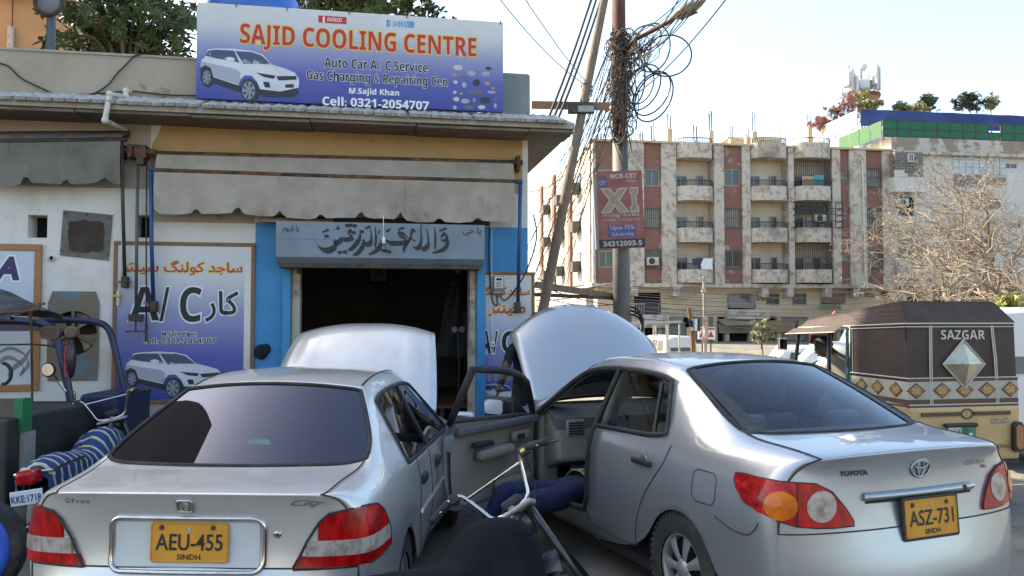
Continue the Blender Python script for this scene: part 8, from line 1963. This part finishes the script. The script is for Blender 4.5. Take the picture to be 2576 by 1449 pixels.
def hand(e, wrist, d, pn, o_, m, s=1.0, curl=.5):
    """Palm with four curled fingers and a thumb."""
    d = Vector(d).normalized(); pn = Vector(pn).normalized(); sd = d.cross(pn).normalized(); w = Vector(wrist) - o_
    b = MB(); P_ = []
    for k, (t, hw, th) in enumerate(((0, .022, .018), (.04, .036, .016), (.085, .041, .013), (.095, .036, .011))):
        c = w + d * t * s; P_.append([c + sd * hw * s * math.cos(a) + pn * th * s * math.sin(a) for a in [2 * math.pi * i / 10 for i in range(11)]])
    b.grid(P_)
    for k, L_ in enumerate((.065, .075, .07, .055)):
        p = w + d * .088 * s + sd * (-.03 + .02 * k) * s; pts = [p]; dd = d.copy()
        for i in range(3): dd = (dd * math.cos(curl) + pn * -math.sin(curl)).normalized(); p = p + dd * L_ * s * (.45, .32, .25)[i]; pts.append(p)
        b.tube(pts, [.0095 * s, .009 * s, .008 * s, .006 * s], 7)
    p = w + d * .03 * s - sd * .03 * s; b.tube([p, p + (d * .6 - sd * .7) * .035 * s, p + (d * .9 - sd * .5 - pn * .2) * .06 * s, p + (d * 1.0 - sd * .3 - pn * .5) * .08 * s], [.012 * s, .011 * s, .009 * s, .007 * s], 7)
    return b.build('hand', m, e, smooth=True)
def shoe(e, p, d, o_, m):
    d = Vector(d).normalized(); sd = Vector((-d.y, d.x, 0)).normalized(); b = MB(); rows = []
    for t, w_, h_ in ((-.07, .025, .05), (-.03, .038, .075), (.05, .042, .07), (.12, .046, .045), (.18, .034, .03), (.205, .012, .018)):
        c = Vector(p) - o_ + d * t; rows.append([c + sd * w_ * math.cos(a) + Vector((0, 0, 1)) * (h_ * max(0, math.sin(a)) + .004) for a in [2 * math.pi * i / 12 for i in range(13)]])
    b.grid(rows); b.build('shoe', m, e, smooth=True)
def head(e, c, o_, face_d, hairm, skinm, up=(0, 0, 1), r_=.098):
    """Hair cap, ears, nose, brow, eyes and mouth on the head ball."""
    f = Vector(face_d).normalized(); u = Vector(up).normalized(); s_ = f.cross(u).normalized(); u = s_.cross(f).normalized(); c = Vector(c) - o_
    Mx = Matrix(((f.x, s_.x, u.x, c.x), (f.y, s_.y, u.y, c.y), (f.z, s_.z, u.z, c.z), (0, 0, 0, 1)))
    hb = MB(); rows = []
    for i in range(8):
        t = R(4 + 14 * i); row = []
        for j in range(17):
            a = 2 * math.pi * j / 16; lim = R(62) if math.cos(a) > .55 else R(100); tt = min(t, lim)
            row.append((r_ * 1.12 * math.sin(tt) * math.cos(a) - .006, r_ * .93 * math.sin(tt) * math.sin(a), r_ * 1.22 * math.cos(tt) + .012))
        rows.append(row)
    hb.grid(rows).xf(Mx).build('hair', hairm, e, smooth=True)
    MB().ball((0, 0, 0), r_ * 1.02, r_ * .84, r_ * 1.16, n=16, m=12).xf(Mx).build('face', skinm, e, smooth=True)
    fe = MB(); fe.prism([(r_ * .98, .015), (r_ * 1.22, -.028), (r_ * .98, -.036)], lambda a, b, d: (a, d, b), -.012, .012)
    fe.ball((0, r_ * .86, -.005), .014, .01, .03, n=8, m=6); fe.ball((0, -r_ * .86, -.005), .014, .01, .03, n=8, m=6); fe.xf(Mx).build('nose_and_ears', skinm, e, smooth=True)
    ey = MB(); ey.ball((r_ * .93, .033, .012), .010, .014, .008, n=8, m=6); ey.ball((r_ * .93, -.033, .012), .010, .014, .008, n=8, m=6); ey.xf(Mx).build('eyes', M_hair, e); MB().box(r_ * .93, r_ * .985, -.026, .026, -.062, -.054).xf(Mx).build('mouth', M_redink if False else hairm, e)
# man lying half inside the right saloon under its dashboard, jeans towards the door
cf = Vector((-math.sin(R(22)), math.cos(R(22)), 0)); cl_ = Vector((-math.cos(R(22)), -math.sin(R(22)), 0)); cr0 = Vector((2.13, 3.95, 0))
def C(x, y, z): return cr0 + cf * x + cl_ * y + Vector((0, 0, z))
J = {'pel': (C(2.55, 0.83, .44), .150), 'waist': (C(2.60, 0.61, .43), .140), 'chest': (C(2.66, 0.33, .42), .165), 'neck': (C(2.72, 0.05, .46), .065), 'head': (C(2.76, -0.11, .48), .095),
     'hl': (C(2.64, 0.91, .42), .105), 'hr': (C(2.44, 0.93, .42), .105), 'kl': (C(2.50, 1.37, .50), .070), 'kr': (C(2.30, 1.33, .44), .072), 'al': (C(2.48, 1.55, .12), .045), 'ar': (C(2.24, 1.61, .10), .045), 'tml': (C(2.58, 1.15, .46), .092), 'tmr': (C(2.38, 1.15, .43), .092),
     'sl': (C(2.86, 0.23, .48), .06), 'sr': (C(2.52, 0.21, .48), .06), 'el': (C(3.05, 0.28, .62), .042), 'er': (C(2.62, 0.01, .62), .042), 'wl': (C(2.98, 0.11, .78), .030), 'wr': (C(2.78, 0.03, .78), .030)}
Ed = [('pel', 'waist'), ('waist', 'chest'), ('chest', 'neck'), ('neck', 'head'), ('pel', 'hl'), ('pel', 'hr'), ('hl', 'tml'), ('tml', 'kl'), ('kl', 'al'), ('hr', 'tmr'), ('tmr', 'kr'), ('kr', 'ar'), ('chest', 'sl'), ('sl', 'el'), ('el', 'wl'), ('chest', 'sr'), ('sr', 'er'), ('er', 'wr')]
def mf(p):
    k = near(p, list(J), J)
    if k in ('neck', 'head', 'wl', 'wr', 'el', 'er'): return 2
    return 0 if (k in ('hl', 'hr', 'tml', 'tmr', 'kl', 'kr', 'al', 'ar', 'pel')) else 1
e, o_ = person('person', 'person in blue jeans and studded belt lying into the open front door', J, Ed, mf, [M_jean, M_tee, M_skin], 'pel')
hand(e, J['wl'][0], (0, .2, 1), (1, 0, 0), o_, M_skin); hand(e, J['wr'][0], (0, .2, 1), (1, 0, 0), o_, M_skin); head(e, J['head'][0], o_, (0, 0, 1), M_hair, M_skin, up=-cl_)
shoe(e, C(2.46, 1.57, 0.02), cl_ + cf * .3, o_, M_trimblk); shoe(e, C(2.22, 1.63, 0.02), cl_ + cf * .1, o_, M_trimblk)
pc = (Vector(J['pel'][0]) * .45 + Vector(J['waist'][0]) * .55) - o_; axd = (Vector(J['waist'][0]) - Vector(J['pel'][0])).normalized(); sdv = axd.cross(Vector((0, 0, 1))).normalized(); upv = sdv.cross(axd)
rows = [[pc + axd * w_ + sdv * .162 * math.cos(t) + upv * .150 * math.sin(t) for t in [2 * math.pi * i / 24 for i in range(25)]] for w_ in (-.022, .022)]
bl = MB().grid(rows).build('belt', mat('tan_belt', (.32, .24, .15), .6, c2=(.2, .14, .08), sc=20), e, smooth=True); md = bl.modifiers.new('s', 'SOLIDIFY'); md.thickness = .006; md.offset = 1
for k in range(18):
    t = 2 * math.pi * k / 18; MB().ball(pc + sdv * .168 * math.cos(t) + upv * .156 * math.sin(t), .006, n=6, m=4).build('belt_stud', M_chrome, bl)
# man working behind the raised hood
q = lambda x, y, z: Vector((x, y, z))
J2 = {'pel': (q(.16, 8.75, .95), .14), 'waist': (q(.16, 8.68, 1.12), .135), 'chest': (q(.18, 8.55, 1.36), .165), 'neck': (q(.22, 8.50, 1.56), .06), 'head': (q(.27, 8.48, 1.685), .092), 'hl': (q(.26, 8.78, .88), .10), 'hr': (q(.06, 8.78, .88), .10), 'kl': (q(.28, 8.80, .48), .068), 'kr': (q(.04, 8.80, .48), .068), 'al': (q(.28, 8.86, .09), .045), 'ar': (q(.02, 8.86, .09), .045),
      'sr': (q(.0, 8.50, 1.44), .065), 'er': (q(-.07, 8.36, 1.20), .046), 'wr': (q(-.15, 8.24, .97), .031), 'sl': (q(.37, 8.50, 1.44), .065), 'el': (q(.46, 8.32, 1.24), .046), 'wl': (q(.40, 8.15, 1.06), .031)}
E2 = [('pel', 'waist'), ('waist', 'chest'), ('chest', 'neck'), ('neck', 'head'), ('pel', 'hl'), ('hl', 'kl'), ('kl', 'al'), ('pel', 'hr'), ('hr', 'kr'), ('kr', 'ar'), ('chest', 'sl'), ('sl', 'el'), ('el', 'wl'), ('chest', 'sr'), ('sr', 'er'), ('er', 'wr')]
def mf2(p):
    k = near(p, list(J2), J2)
    return 2 if k in ('neck', 'head', 'el', 'er', 'wl', 'wr') else (0 if k in ('pel', 'hl', 'hr', 'kl', 'kr', 'al', 'ar') else 1)
e, o_ = person('person', 'person in dark shirt with a wrist bangle behind the raised hood', J2, E2, mf2, [M_greyt, M_tee, M_skin], 'pel')
head(e, J2['head'][0], o_, (.05, -1, -.5), M_hair, M_skin, up=(0, -.4, 1)); hand(e, J2['wr'][0], (-.25, -.25, -1), (1, 0, 0), o_, M_skin); hand(e, J2['wl'][0], (-.2, -.6, -.7), (0, 0, 1), o_, M_skin)
shoe(e, (.28, 8.84, .01), (0, -1, 0), o_, M_trimblk); shoe(e, (.02, 8.84, .01), (0, -1, 0), o_, M_trimblk)
wv = Vector(J2['wr'][0]) - o_ + Vector((.012, .02, .04)); MB().tube([wv + Vector((.038 * math.cos(t), .034 * math.sin(t), .012 * math.cos(t))) for t in [2 * math.pi * i / 18 for i in range(18)]], .006, 6, closed=True).build('bangle', M_chrome, e)
# rickshaw driver bending forward on his seat
rf = Vector((-math.sin(R(RK_H)), math.cos(R(RK_H)), 0)); rl_ = Vector((-math.cos(R(RK_H)), -math.sin(R(RK_H)), 0)); r0 = Vector((4.12, 7.22, 0))
def K(x, y, z): return r0 + rf * x + rl_ * y + Vector((0, 0, z))
J3 = {'pel': (K(1.28, .12, .76), .145), 'waist': (K(1.36, .14, .95), .145), 'chest': (K(1.50, .20, 1.18), .175), 'neck': (K(1.62, .26, 1.33), .062), 'head': (K(1.70, .32, 1.42), .092), 'hl': (K(1.36, .24, .74), .10), 'hr': (K(1.36, .02, .74), .10), 'kl': (K(1.72, .28, .72), .07), 'kr': (K(1.72, .0, .72), .07), 'al': (K(1.76, .28, .42), .045), 'ar': (K(1.76, 0, .42), .045),
      'sl': (K(1.53, .37, 1.24), .07), 'el': (K(1.70, .44, 1.04), .048), 'wl': (K(1.84, .30, 1.03), .031), 'sr': (K(1.53, .02, 1.24), .07), 'er': (K(1.70, -.06, 1.04), .048), 'wr': (K(1.86, -.2, 1.04), .031)}
def mf3(p):
    k = near(p, list(J3), J3)
    return 2 if k in ('neck', 'head', 'wl', 'wr') else (0 if k in ('hl', 'hr', 'kl', 'kr', 'al', 'ar') else 1)
e, o_ = person('person', 'driver in beige shirt bending forward inside the brown rickshaw', J3, E2, mf3, [M_greyt, M_beigeshirt, M_skin], 'pel')
head(e, J3['head'][0], o_, rf + rl_ * .5 - Vector((0, 0, .5)), M_hair, M_skin, up=(0, 0, 1)); hand(e, J3['wl'][0], rf, (0, 0, 1), o_, M_skin); hand(e, J3['wr'][0], rf, (0, 0, 1), o_, M_skin)
shoe(e, K(1.78, .28, .36), rf, o_, M_trimblk); shoe(e, K(1.78, 0, .36), rf, o_, M_trimblk)
# ================================================================ neighbours of the shop outside the picture (they shade and mirror in the cars)
def block(name, label, plane, x0, x1, depth, h, m, rows_, cols_, wm=M_pane):
    e = empty(name, plane.o, plane.a, label, 'building'); bx('wall', m, e, x0, x1, 0, depth, 0, h); bx('roof_rail', M_rail, e, x0, x1, -.05, .05, h + .8, h + .86)
    for k in range(int((x1 - x0) / 1.6) + 1): bx('rail_post', M_rail, e, x0 + k * 1.6, x0 + k * 1.6 + .05, -.04, .04, h, h + .8)
    for r_ in range(rows_):
        for c_ in range(cols_):
            xx = x0 + (x1 - x0) * (c_ + .25) / cols_; zz = 3.6 + (h - 4.2) * r_ / rows_; w_ = (x1 - x0) / cols_ * .5
            f = bx('window', M_alu, e, xx, xx + w_, -.06, .0, zz, zz + 1.4); bx('pane', wm, f, xx + .08, xx + w_ - .08, -.09, -.061, zz + .08, zz + 1.32)
    return e
M_brown = mat('brown_tower_plaster', (.46, .33, .24), .9, c2=(.40, .28, .20), sc=.6)
block('apartment_tower', 'brown apartment tower on the left of the shop, mirrored in the tinted rear window', Plane(0, 9.2, 10), -26.0, -10.5, 8, 19.0, M_brown, 5, 5)
M_far1 = mat('opposite_cream', (.50, .42, .32), .9, c2=(.42, .35, .27), sc=.5)
for k, (ox, oy, an, x0, x1, h, m, lab) in enumerate(((0, -26, 184, -18, 2, 8.0, M_far1, 'cream building across the street behind the viewer'), (0, -27, 184, 2.5, 24, 6.5, mat('opposite_white', (.55, .53, .49), .9, c2=(.45, .42, .38), sc=.5), 'white building across the street behind the viewer, right of the cream one'))):
    block('street_building', lab, Plane(ox, oy, an), x0, x1, 10, h, m, 2, 7)
